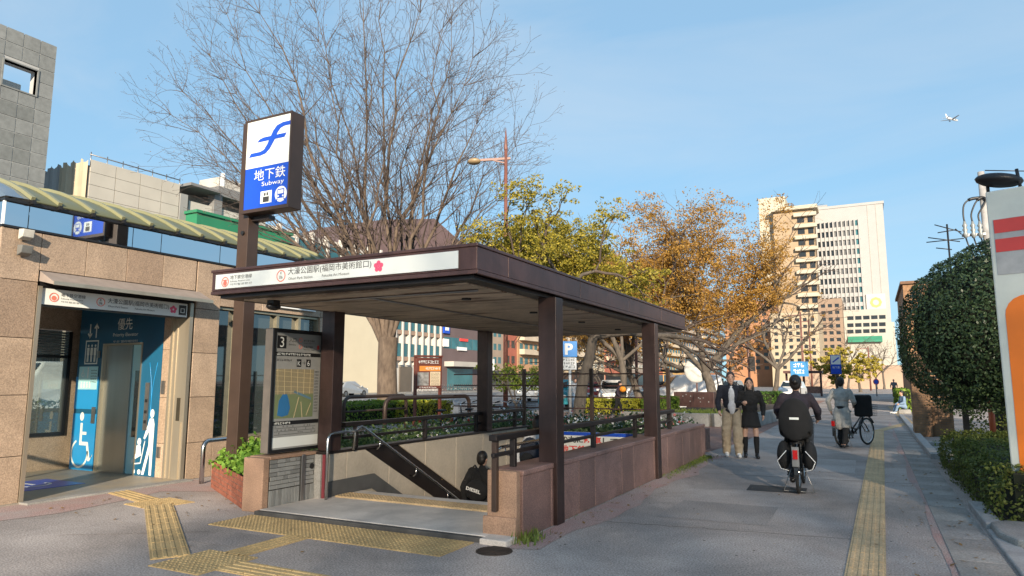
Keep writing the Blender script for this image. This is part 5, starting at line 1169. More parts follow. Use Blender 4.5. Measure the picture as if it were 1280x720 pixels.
for z0, z1 in ((3.22, 3.375), (3.0, 3.15)): b = MB(); b.fbox(FS_, .055, 2.155, z0, z1, .007, .010); b.build('red_stripe', flat('stripe_red', (.62, .06, .05), .4), pn)
lp = MB(); cpos = FS_(.12, 3.86, -.12); lp.ell(cpos, (.24, .17, .08), 20, 8, Matrix.Rotation(.18, 3, 'Y')); spot = lp.build('spotlight', M['black'], sr)
b = MB(); b.tube([FS_(.32, 3.72, -.1), FS_(.30, 3.95, -.1)], .018, 6); b.tube([FS_(.0, 3.72, -.15), FS_(.0, 3.85, -.15)], .018, 6); b.build('bracket', M['black'], spot)
b = MB(); b.fbox(FS_, .35, .55, 0, .085, -.22, -.08); b.fbox(FS_, 1.6, 1.8, 0, .085, -.22, -.08); b.build('foot', M['steel_dull'], sr)
# manhole covers
for x, y, rr, lab in ((-3.17, 5.76, .17, 'small round iron cover near the corner of the stairs'),):
    b = MB(); b.disc(Fr((0, 0, 0), (1, 0, 0), (0, 1, 0)), x, y, rr, -.02, .008, 28); mh = b.build('manhole_cover', mat('iron', (.055, .045, .04), .6, metal=.5, var=.2)); tag(mh, lab, 'manhole cover')
    for k in range(7):
        b = MB(); w_ = math.sqrt(max(rr*rr-((k-3)*.045)**2, .001))*.85; b.box(x-w_, x+w_, y+(k-3)*.045-.009, y+(k-3)*.045+.009, .0085, .013); b.build('rib', MATS['iron'], mh)

# fallen leaves, gum spots and tar seams on the paving
r_ = random.Random(44); pts = []
for _ in range(420):
    t = r_.random()
    if t < .35: p = Vector((r_.uniform(.2, .95), r_.uniform(5.5, 18), .02))
    elif t < .6: p = Vector((-3.05+abs(r_.gauss(0, .25)), r_.uniform(6, 15), .012))
    elif t < .75: p = Vector((r_.uniform(-9, -6.9), r_.uniform(5.0, 6.6), .012))
    else: p = Vector((r_.uniform(-7, .5), r_.uniform(4.2, 26), .012))
    pts.append(p)
v, f = leaf_quads(pts, .05, r_, up=6, aspect=.5); tag(link_mesh('fallen_leaves', v, f, None, leafmat('fallen_leaf', (.16, .09, .035), (.36, .22, .08))), 'scattered dry brown leaves on the paving', 'leaves', kind='stuff')
b = MB(); F0 = Fr((0, 0, 0), (1, 0, 0), (0, 1, 0))
for _ in range(70): x, y, rr = r_.uniform(-6, .4), r_.uniform(4.1, 14), r_.uniform(.006, .015); b.prism(F0, [(x+rr*r_.uniform(.7, 1.1)*math.cos(k*.9), y+rr*math.sin(k*.9)) for k in range(7)], .003, .0055)
tag(b.build('gum_spots', mat('old_gum', (.20, .18, .165), .9)), 'small dark gum spots trodden into the paving', 'gum', kind='stuff')
b = MB()
for x0, y0, x1, y1 in ((-2.95, 7.5, -.2, 7.8), (-2.6, 12.1, .5, 12.3), (-7.4, 4.3, -6.2, 5.1)):
    px_, py_ = x0, y0; n = 22
    for k in range(1, n+1):
        t = k/n; qx, qy = x0+(x1-x0)*t+r_.gauss(0, .018), y0+(y1-y0)*t+r_.gauss(0, .018); b.bar((px_, py_, .004), (qx, qy, .004), r_.uniform(.002, .006), .002); px_, py_ = qx, qy
tag(b.build('paving_cracks', mat('crack_dark', (.13, .115, .105), 1.0)), 'thin dark cracks wandering across the asphalt', 'cracks', kind='stuff')
for i, (x0, x1, y0, y1) in enumerate(((-2.3, -1.1, 8.05, 9.3), (-6.1, -5.2, 4.75, 5.25), (-1.5, -.35, 13.2, 15.4))):
    b = MB(); b.add([(x0, y0, .003), (x1, y0+.03, .003), (x1-.02, y1, .003), (x0+.02, y1-.02, .003)], [(0, 1, 2, 3)]); struct(b.build('repair_or_shadow_patch', mat('patch_asphalt_%d' % i, ((.30, .265, .245), (.30, .26, .24), (.41, .36, .33))[i], .93, var=.16, scale=.8, fine=.45, fscale=62, bump=.4)))
# dome camera under the canopy's front left corner
cq = PY(342, 380, 5.75); r = empty('security_camera', (cq.x, 5.75, 2.485), 'small black dome camera under the front left corner of the canopy', 'camera')
b = MB(); b.box(cq.x-.05, cq.x+.05, 5.70, 5.80, 2.42, 2.484); b.build('mount', M['black'], r); b = MB(); b.ell((cq.x, 5.75, 2.40), (.06, .10, .045), 14, 8); b.build('dome', M['black'], r)
b = MB(); b.tube([(-6.3, 6.0, 2.462), (-3.5, 6.0, 2.462)], .012, 6); b.tube([(-4.9, 6.0, 2.462), (-4.9, 13.0, 2.462)], .012, 6); b.build('soffit_conduit', M['steel_dull'], cp)
# ================================================================== buildings across the road (fronts face +X at X = -54)
BXF = -54.0
def col_(n, c, **k): return mat(n, c, k.pop('rough', .8), var=k.pop('var', .08), scale=k.pop('scale', .4), **k)
cwin = glassmat('far_window_glass', (.10, .16, .18), .9, .08); twin = mat('teal_window', (.05, .17, .20), .2, var=.2, scale=.3); dwin = mat('dark_window', (.03, .035, .04), .15, var=.2, scale=.3)
def windows(parent, F, a0, a1, b0, b1, nx, nz, fw, fh, wm, frame=None, sill=None, skip=None, d=.08):
    """a grid of window boxes sharing one mesh; frames stand proud round each pane"""
    ca, cb = (a1-a0)/nx, (b1-b0)/nz; w, h = ca*fw, cb*fh
    b = MB(); Z = Fr((0, 0, 0), F.r, F.u); b.fbox(Z, -w/2, w/2, -h/2, h/2, -.25, .02); t = b.build('window', wm, parent); me = t.data
    # mesh built around the parent's frame: rebuild with the true origin
    me.vertices.foreach_set('co', [c for p in b.v for c in p]); me.update()
    fm = None
    if frame:
        e = .07; q = MB()
        for r4 in ((-w/2-e, w/2+e, h/2, h/2+e), (-w/2-e, w/2+e, -h/2-e*1.6, -h/2), (-w/2-e, -w/2, -h/2, h/2), (w/2, w/2+e, -h/2, h/2), (-.03, .03, -h/2, h/2)): q.fbox(Z, *r4, -.1, d)
        ft = q.build('window_frame', frame, parent); ft.data.vertices.foreach_set('co', [c for p in q.v for c in p]); ft.data.update(); fm = ft.data; bpy.data.objects.remove(ft)
    bpy.data.objects.remove(t)
    off = parent.location
    for j in range(nz):
        for i in range(nx):
            if skip and skip(i, j): continue
            c = F(a0+ca*(i+.5), b0+cb*(j+.5), 0)-off
            o = share('window', me, parent, c)
            if fm: share('window_frame', fm, o, (0, 0, 0))
def block(name, label, y0, y1, h, m, X=BXF, depth=16, cat='building', roofm=None):
    r = empty(name, (X-depth/2, (y0+y1)/2, 0), label, cat); b = MB(); b.box(X-depth, X, y0, y1, 0, h); b.build('wall', m, r)
    b = MB(); b.box(X-depth-.1, X+.12, y0-.1, y1+.1, h, h+.5); b.build('parapet', roofm or m, r)
    return r
FBX = Fr((BXF, 0, 0), (0, 1, 0))
# grey panelled tower with an opening near the top
r = empty('grey_tower', (BXF-8, 20, 0), 'grey panelled tower with a square opening near its top', 'building')
gp = [col_('tower_grey_%d' % i, c, fine=.12, fscale=3) for i, c in enumerate(((.215, .225, .22), (.175, .185, .18), (.235, .245, .24)))]
OY0, OY1, OZ0, OZ1 = 24.8, 27.05, 22.6, 24.5
b = MB(); b.box(BXF-.9, BXF-.04, 8, OY0, 15, 26.9); b.box(BXF-.9, BXF-.04, OY1, 28.2, 15, 26.9); b.box(BXF-.9, BXF-.04, OY0, OY1, 15, OZ0); b.box(BXF-.9, BXF-.04, OY0, OY1, OZ1, 26.9); b.box(BXF-14, BXF-.04, 8, 28.2, 0, 15); b.build('wall', col_('tower_joint', (.42, .42, .41)), r)
yy = [28.25-1.16*k for k in range(8)]; zz = [27.0-1.09*k for k in range(14)]
for i in range(7):
    for j in range(13):
        y1, y0, z1, z0 = yy[i], yy[i+1], zz[j], zz[j+1]
        if y1 > OY0+.2 and y0 < OY1-.2 and z1 > OZ0+.2 and z0 < OZ1-.2: continue
        if i == 1 and j in (2, 3): continue
        b = MB(); b.fbox(FBX, y0+.03, y1-.03, z0+.03, z1-.03, -.04, 0); b.build('wall_panel', gp[1] if (j in (5, 7, 8) and i in (1, 2)) else gp[(i*5+j*3) % 2*2 if rp.random() < .5 else 0], r)
b = MB()
for q in ((OY0-.1, OY0, OZ0-.1, OZ1+.1), (OY1, OY1+.1, OZ0-.1, OZ1+.1), (OY0, OY1, OZ1, OZ1+.1), (OY0, OY1, OZ0-.1, OZ0)): b.fbox(FBX, *q, -.4, .06)
b.build('opening_frame', gp[0], r)
b = MB(); b.box(BXF-4.6, BXF-4.2, OY0-6, OY1+1, 24.2, 24.7); b.box(BXF-1.2, BXF-1.0, OY0, OY1, 22.9, 22.95); b.build('inner_beam', col_('tower_cream', (.5, .47, .42)), r)
# building wrapped in sheeting
r = empty('sheeted_building', (BXF-8, 35, 0), 'building wrapped in pale panels with tan sheeting at its corner', 'building')
b = MB(); b.box(BXF-16, BXF-.1, 31.4, 39.6, 0, 18.5); b.build('scaffold_core', col_('sheet_joint', (.18, .17, .15)), r)
pm_ = col_('pale_sheet', (.47, .44, .38), var=.05)
yc = [31.5, 33.6, 35.75, 37.75, 39.5]
for y0, y1 in zip(yc[:-1], yc[1:]):
    for k in range(12):
        z1 = 19.0-k*1.02; b = MB(); b.fbox(FBX, y0+.025, y1-.025, z1-.99, z1, -.1, 0); b.build('sheet_panel', pm_, r)
v = []; n = 60
for i in range(n+1):
    t = i/n; x = BXF-9.0*t; y = 31.38-.10*abs(math.sin(i*1.3))-.05*math.sin(i*.7)-.1
    v += [(x, y, 6), (x, y+.1*math.sin(i*2.1), 18.9-.2*math.sin(i*.9))]
f = [(2*i, 2*i+1, 2*i+3, 2*i+2) for i in range(n)]
link_mesh('tan_sheeting', v[:52], f[:25], [True]*25, col_('tan_cloth', (.48, .40, .28)), r); link_mesh('grey_sheeting', v[50:], [(2*i, 2*i+1, 2*i+3, 2*i+2) for i in range(n-25)], [True]*(n-25), col_('grey_cloth', (.30, .30, .29)), r)
for k in range(7): b = MB(); b.tube([(BXF-.05, 31.5+k*1.33, 18.4), (BXF-.05, 31.5+k*1.33, 19.6)], .04, 5); b.build('scaffold_pole', M['steel_dull'], r)
b = MB(); b.tube([(BXF-.05, 31.4, 19.4), (BXF-.05, 39.5, 19.4)], .05, 5); b.build('scaffold_rail', M['steel_dull'], r)
b = MB(); b.box(BXF-.9, BXF+.1, 39.55, 40.3, 10, 18.2); b.build('end_sheeting', col_('grey_cloth', (.2, .2, .2)), r)
# balcony building with the green band
r = empty('balcony_building', (BXF-8, 44.5, 0), 'grey and cream building with open balconies above a green band', 'building')
crm, gry = col_('balcony_cream', (.50, .47, .42)), col_('balcony_grey', (.20, .20, .20))
b = MB(); b.box(BXF-16, BXF-2.2, 40.3, 49.6, 0, 19.0); b.build('wall', crm, r)
for z in (12.9, 16.6): b = MB(); b.box(BXF-2.2, BXF, 40.3, 49.6, z, z+.3); b.build('floor_slab', gry, r)
b = MB(); b.box(BXF-2.3, BXF+.1, 43.5, 49.7, 19.0, 19.9); b.build('roof_beam', gry, r)
for y in (43.6, 47.9): b = MB(); b.box(BXF-.9, BXF+.05, y-.45, y+.45, 0, 19.0); b.build('column', gry, r)
for y0, y1 in ((40.6, 43.1), (44.1, 47.4), (48.4, 49.6)):
    for z in (13.2, 16.9): b = MB(); b.box(BXF-.3, BXF-.15, y0, y1, z, z+.9); b.build('balcony_front', crm, r)
b = MB(); b.box(BXF-4, BXF+.8, 40.0, 43.4, 19.0, 19.25); b.build('roof_overhang', gry, r)
b = MB(); b.tube([(BXF-1, 44.8, 19.3), (BXF-1, 44.8, 21.6)], .22, 10); b.build('vent_pipe', M['white'], r)
b = MB(); b.box(BXF-.2, BXF+1.6, 40.2, 51.4, 15.2, 16.4); b.build('green_band', col_('green_paint', (.02, .20, .10)), r); b = MB(); b.box(BXF-.3, BXF+1.8, 40.0, 51.6, 16.4, 16.65); b.build('band_cap', col_('green_paint', (.02, .20, .10)), r)
for z in (13.4, 16.5): windows(r, Fr((BXF-2.2, 0, 0), (0, 1, 0)), 40.5, 49.4, z, z+2, 4, 1, .6, .8, dwin)
b = MB(); b.box(BXF-8, BXF-5, 47.6, 50.4, 19.0, 22.6); b.build('roof_house', crm, r)
# white building with deep mullions; cream blank end at street level
r = empty('mullioned_building', (BXF-9, 66, 0), 'white building with projecting mullions, teal windows and a cream blank wall', 'building')
wb_ = col_('white_wall', (.52, .49, .45), var=.04); b = MB(); b.box(BXF-18, BXF-.5, 49.7, 82.3, 0, 17.6); b.build('wall', wb_, r)
b = MB(); b.box(BXF-.49, BXF+.05, 50.0, 71.6, 0, 10.4); b.build('blank_wall', col_('cream_wall', (.60, .53, .39), var=.03), r)
for k in range(8): y = 71.75+k*1.5; b = MB(); b.box(BXF-.5, BXF+.08, y-.12, y+.12, 3.6, 17.9); b.build('mullion', wb_, r)
for k in range(9): y = 51.5+k*2.4; b = MB(); b.box(BXF-.5, BXF+.10, y-.14, y+.14, 10.4, 17.9); b.build('mullion', wb_, r)
for j in range(4):
    z = 3.7+j*3.45
    for k in range(7):
        y = 71.87+k*1.5; b = MB(); b.box(BXF-.48, BXF-.14, y+.1, y+1.2, z+1.0, z+2.7); b.build('window', twin, r); b = MB(); b.box(BXF-.48, BXF-.06, y, y+1.26, z+.45, z+.98); b.build('spandrel', col_('spandrel_tan', (.35, .24, .18)), r)
for j in range(2):
    z = 10.8+j*3.5
    for k in range(8):
        y = 51.65+k*2.4; b = MB(); b.box(BXF-.48, BXF-.14, y, y+2.1, z+.9, z+2.5); b.build('window', twin, r); b = MB(); b.box(BXF-.48, BXF-.2, y, y+2.1, z+.2, z+.88); b.build('spandrel', col_('spandrel_tan', (.35, .24, .18)), r)
b = MB(); b.box(BXF-.49, BXF-.3, 73.2, 75.8, 0, 3.4); b.build('doorway', col_('shop_dark', (.12, .10, .08)), r)
# big purple-brown hipped roof behind
r = empty('brown_roofed_hall', (-72, 74, 0), 'large hall with a purple brown hipped metal roof behind the white building', 'building')
b = MB(); b.box(-86, -60, 68, 110, 0, 19); b.build('wall', col_('hall_wall', (.28, .22, .20)), r)
v = [(-58.5, 66, 19), (-58.5, 112, 19), (-88, 112, 19), (-88, 66, 19), (-66, 84, 26.5), (-66, 98, 29.6), (-78, 98, 29.6), (-78, 84, 26.5)]
link_mesh('hipped_roof', v, [(0, 1, 5, 4), (1, 2, 6, 5), (2, 3, 7, 6), (3, 0, 4, 7), (4, 5, 6, 7)], None, col_('purple_roof', (.15, .09, .08), fine=.1, fscale=2), r)
# dark brown building with signs, then a row of mid-rise blocks
r = block('brown_shop_building', 'dark purple brown building with a ribbon window and a blue sign', 82.5, 93.5, 14, col_('dark_brown_wall', (.14, .10, .10)))
F = FBX
windows(r, F, 83, 93, 6.1, 7.9, 5, 1, .96, .9, twin); windows(r, F, 83, 93, 10, 12.4, 5, 1, .96, .9, twin)
b = MB(); b.fbox(F, 83.2, 91, 3.6, 4.3, 0, 1.6); b.build('shop_awning', col_('awning_tan', (.45, .42, .38)), r); b = MB(); b.fbox(F, 84, 91, .2, 3.3, -.05, .05); b.build('shopfront', twin, r)
b = MB(); b.fbox(F, 82.6, 84.1, 8.3, 10.4, .05, .3); o = b.build('blue_sign', M['signblue'], r); b = MB(); b.fbox(F, 82.9, 83.8, 8.7, 9.9, .3, .34); b.build('sign_mark', M['signwhite'], o)
b = MB(); b.fbox(F, 82.6, 83.9, 6.4, 7.5, .05, .3); b.build('white_sign', M['white'], r); b = MB(); b.fbox(F, 86.5, 89, 6.0, 6.5, .05, .25); b.build('white_sign', M['white'], r)
b = MB(); b.fbox(F, 87.2, 89.4, 7.4, 7.8, .05, .2); b.build('red_sign', M['red'], r)
spec = [('shop_building', 'tan shop building with a green and white sign across the road', 93.7, 101, 13, (.34, .26, .20), 4, 4, None), ('red_clad_building', 'red brown clad building across the road', 101.2, 106, 20, (.36, .11, .07), 2, 6, None),
 ('apartment_block', 'orange tan apartment block across the road', 106.2, 119, 24, (.46, .27, .15), 6, 8, (.55, .45, .34)), ('apartment_block', 'beige apartment block with rows of paired windows', 119.3, 136, 27, (.52, .40, .26), 7, 8, (.6, .5, .38)),
 ('office_block', 'cream office block with a glazed corner', 136.3, 150, 22, (.58, .49, .34), 6, 7, None), ('apartment_block', 'red brick coloured apartment block across the road', 150.3, 162, 30, (.42, .14, .09), 5, 10, (.5, .4, .3)),
 ('apartment_block', 'grey brown apartment block with small square windows', 162.3, 181, 30, (.30, .25, .22), 8, 10, None), ('apartment_block', 'brick red block with white balconies', 181.5, 200, 30, (.46, .15, .09), 6, 10, (.62, .58, .5)),
 ('office_block', 'yellow orange building front with red circular signs', 200.5, 222, 26, (.66, .42, .16), 6, 8, (.7, .6, .45)), ('apartment_block', 'warm tan block partly hidden by the autumn tree', 222.5, 250, 32, (.52, .33, .18), 8, 10, (.6, .5, .4)),
 ('apartment_block', 'rust coloured block behind the grey trunked tree', 250.5, 290, 36, (.45, .20, .10), 10, 12, (.6, .5, .4))]
for i, (nm, lab, y0, y1, h, c, nx, nz, balc) in enumerate(spec):
    m_ = col_('facade_%d' % i, c); r = block(nm, lab, y0, y1, h, m_, depth=18)
    windows(r, F, y0+.5, y1-.5, 3.8, h-.6, nx, nz, .62, .48, dwin if i % 2 else twin, frame=wb_ if i in (3, 4, 6) else None)
    b = MB(); b.fbox(F, y0+.4, y1-.4, .2, 3.2, -.1, .04); b.build('shopfront', dwin, r)
    if balc:
        bm_ = col_('balcony_%d' % i, balc)
        for j in range(1, nz):
            z = 3.8+(h-4.4)/nz*j; b = MB(); b.fbox(F, y0+.6, y1-.6, z-.15, z+.75, .1, 1.1); b.build('balcony', bm_, r)
    if i == 0:
        b = MB(); b.fbox(F, 93.9, 97.5, 3.2, 5.0, .05, .3); o = b.build('shop_sign', M['white'], r); b = MB(); b.fbox(F, 94.2, 96.4, 3.5, 4.7, .3, .34); b.build('green_mark', col_('sign_green', (.06, .40, .08)), o)
    if i == 8:
        for k in range(3): b = MB(); b.ring(F, 203+k*6, 23, 2.3, 1.7, .05, .4, 20); b.build('red_ring_sign', M['red'], r)
# low parapet railing and bicycles row on the far pavement (too small to tell apart)
b = MB(); r_ = random.Random(2)
for k in range(110):
    y = 72+k*.55; b.torus((-50.5+r_.uniform(-.2, .2), y, .48), (1, r_.gauss(0, .1), 0), .33, .03, 10, 4); b.bar((-50.5, y-.4, .5), (-50.5, y+.4, .9), .04, .04); b.bar((-50.5, y-.4, .5), (-50.5, y-.2, 1.1), .04, .04)
tag(b.build('parked_bicycles', M['steel_dull']), 'long row of parked bicycles on the far pavement', 'bicycles', kind='stuff')

# ---- towers at the end of the street (fronts face -Y)
def tower(name, label, px0, px1, ytop, Y, m, depth=25, base_y=None):
    a, c = PY(px0, ytop, Y), PY(px1, ytop, Y); r = empty(name, ((a.x+c.x)/2, Y+depth/2, 0), label, 'building'); b = MB(); b.box(a.x, c.x, Y, Y+depth, 0, a.z); b.build('wall', m, r); return r, a.x, c.x, a.z
tan = col_('tower_tan', (.38, .28, .18)); cream = col_('tower_cream2', (.48, .44, .35)); whit = col_('tower_white', (.37, .365, .36), var=.03)
r, x0, x1, z = tower('apartment_tower', 'tall cream and tan apartment tower with corner balconies', 966, 1016, 266, 228, tan)
F2 = Fr((0, 228, 0), (1, 0, 0)); a = PY(948, 249, 231); c = PY(981, 249, 231)
b = MB(); b.box(a.x, c.x, 231, 246, 0, a.z); b.build('stair_tower', cream, r)
nf = 16
for k in range(nf):
    zz_ = z-1.0-k*3.6
    b = MB(); b.box(x1-5.5, x1+1.0, 226.5, 228, zz_-1.3, zz_-.2); b.build('balcony', cream, r); b = MB(); b.box(x1-4.6, x1-2.6, 227.9, 227.98, zz_-3.1, zz_-1.5); b.build('window', dwin, r); b = MB(); b.box(x1-1.6, x1-.1, 227.9, 227.98, zz_-3.2, zz_-1.4); b.build('window', dwin, r)
b = MB(); b.box(x0-.4, x1+1.4, 226.4, 253, z, z+1.1); b.build('parapet', cream, r)
r, x0, x1, z = tower('office_tower', 'tall pale office tower with a grid of dark windows and a blank side strip', 1018, 1104, 263, 235, whit)
wx1 = PY(1076, 300, 235).x; F3 = Fr((0, 235, 0), (1, 0, 0)); zb = PY(1040, 395, 235).z; zt_ = PY(1040, 277, 235).z
nz_ = 10; hh = (zt_-zb)/nz_; nx_ = 10; ww = (wx1-x0-.6)/nx_
for j in range(nz_):
    b = MB(); b.fbox(F3, x0+.3, wx1, zb+j*hh-.3, zb+j*hh+.9, 0, .5); b.build('spandrel', whit, r)
    for i in range(nx_):
        b = MB(); b.fbox(F3, x0+.3+i*ww+.25, x0+.3+(i+1)*ww-.25, zb+j*hh+.9, zb+(j+1)*hh-.3, 0, .06); b.build('window', dwin if i < 4 else mat('grey_window', (.22, .22, .22), .3, var=.3, scale=.2) if i < 9 else twin, r)
for i in range(nx_+1): b = MB(); b.fbox(F3, x0+.3+i*ww-.18, x0+.3+i*ww+.18, zb-.4, zt_, 0, .75); b.build('mullion', whit, r)
for dx in (.35, .7): xx = wx1+(x1-wx1)*dx; b = MB(); b.fbox(F3, xx-.1, xx+.1, 0, z, 0, .1); b.build('joint', col_('joint_grey', (.4, .38, .35)), r)
b = MB(); b.box(x0-.3, x1+.3, 234.8, 260, z, z+.8); b.build('parapet', whit, r); b = MB(); b.box((x0+x1)/2-9, (x0+x1)/2-6, 240, 244, z+.8, z+2.6); b.build('roof_tank', M['steel_dull'], r)
cz = PY(1095, 378, 234.8); b = MB(); b.fbox(F3, cz.x-2.6, cz.x+2.6, cz.z-2.6, cz.z+2.6, .2, .5); o = b.build('crest_sign', wb_, r); b = MB(); b.ring(F3, cz.x, cz.z, 1.6, .9, .5, .6, 8); b.build('crest', flat('crest_gold', (.55, .40, .12), .5), o)
r, x0, x1, z = tower('white_block', 'low white block with small windows and a long green awning', 1054, 1108, 388, 205, col_('block_white', (.40, .385, .34), var=.03), 20)
b = MB(); a = PY(1118, 402, 205); b.box(x1, a.x, 206, 224, 0, a.z); b.build('side_wing', col_('block_white', (.40, .385, .34), var=.03), r)
F4 = Fr((0, 205, 0), (1, 0, 0)); 
for py_ in (397, 406, 414):
    zc = PY(1080, py_, 205).z
    for px in (1063, 1073, 1083, 1093, 1103):
        xx = PY(px, py_, 205).x; b = MB(); b.fbox(F4, xx-.75, xx+.75, zc-.5, zc+.5, 0, .06); b.build('window', dwin, r)
a, c = PY(1060, 424, 205), PY(1103, 424, 205); b = MB(); b.prism(Fr((a.x, 205, a.z-.9), (0, 1, 0)), [(0, 0), (-1.4, 0), (-1.3, .5), (0, 1.6)], 0, c.x-a.x); b.build('green_awning', col_('awning_green', (.04, .24, .15)), r)
r, x0, x1, z = tower('tan_block', 'brown tan apartment block below the tall towers', 1022, 1052, 374, 200, col_('tan_block', (.28, .20, .145)), 20); windows(r, Fr((0, 200, 0), (1, 0, 0)), x0+.4, x1-.4, 6, z-1, 3, 9, .6, .5, dwin)
r, x0, x1, z = tower('orange_block', 'orange brick block behind the small bare tree', 905, 962, 378, 190, col_('orange_block', (.38, .19, .10)), 20); windows(r, Fr((0, 190, 0), (1, 0, 0)), x0+.4, x1-.4, 4, z-1, 5, 10, .5, .5, dwin)
r, x0, x1, z = tower('cream_block', 'cream block with narrow windows behind the blue guide sign', 962, 1022, 392, 180, col_('cream_block', (.44, .36, .25)), 20); windows(r, Fr((0, 180, 0), (1, 0, 0)), x0+.4, x1-.4, 4, z-1, 6, 8, .5, .5, dwin)
b = MB(); b.box(-14, 12, 150, 151, 0, 4.5); tag(b.build('far_wall', col_('far_wall_pink', (.42, .30, .22))), 'pale brown wall where the path disappears', 'wall')
# ---- evergreen trees added unseen behind the viewpoint: crowns shaped to filter the low sun over the stairs and the path
s_ = Vector((-.45, .89, 0)); q_ = Vector((.89, .45, 0)); M['evergreen'] = leafmat('evergreen_leaves', (.03, .05, .015), (.07, .10, .03), tl=.2)
for i, (q0, rx, zc, rz, n) in enumerate([(-.9, 2.9, 13.2, 7.4, 12500), (3.2, 3.2, 13.6, 7.6, 14600), (7.4, 3.2, 13.6, 7.6, 14600), (11.6, 3.2, 13.4, 7.6, 14200), (15.8, 3.0, 13.4, 7.6, 13400)]):
    base = q_*q0-s_*(31+(i % 2)*3); o = empty('street_tree', base, 'tall evergreen tree added unseen behind the viewpoint to filter the sun', 'tree', 'sun filtering trees added behind the viewpoint')
    b = MB(); b.tube([base, base+Vector((0, 0, 2.5)), base+Vector((.2, .1, 6)), base+Vector((.1, .3, 17))], [.34, .26, .2, .05], 9)
    r_ = random.Random(70+i)
    for k in range(9): a = r_.uniform(0, 6.28); z = r_.uniform(5, 15); b.tube([base+Vector((.1, .1, z)), base+Vector((1.3*math.cos(a), 1.3*math.sin(a), z+1.2)), base+Vector((2.3*math.cos(a), 2.3*math.sin(a), z+1.9))], [.08, .05, .02], 5)
    b.build('trunk', M['bark'], o); pts = []
    while len(pts) < n:
        p = Vector((r_.uniform(-1, 1), r_.uniform(-1, 1), r_.uniform(-1, 1)))
        if abs(p.x)**3+abs(p.y)**3+abs(p.z)**3 > 1: continue
        pts.append(base+q_*p.x*rx+s_*p.y*2.4+Vector((0, 0, zc+p.z*rz)))
    v, f = leaf_quads(pts, .17, r_, aspect=.62); link_mesh('crown', v, f, None, M['evergreen'], o)
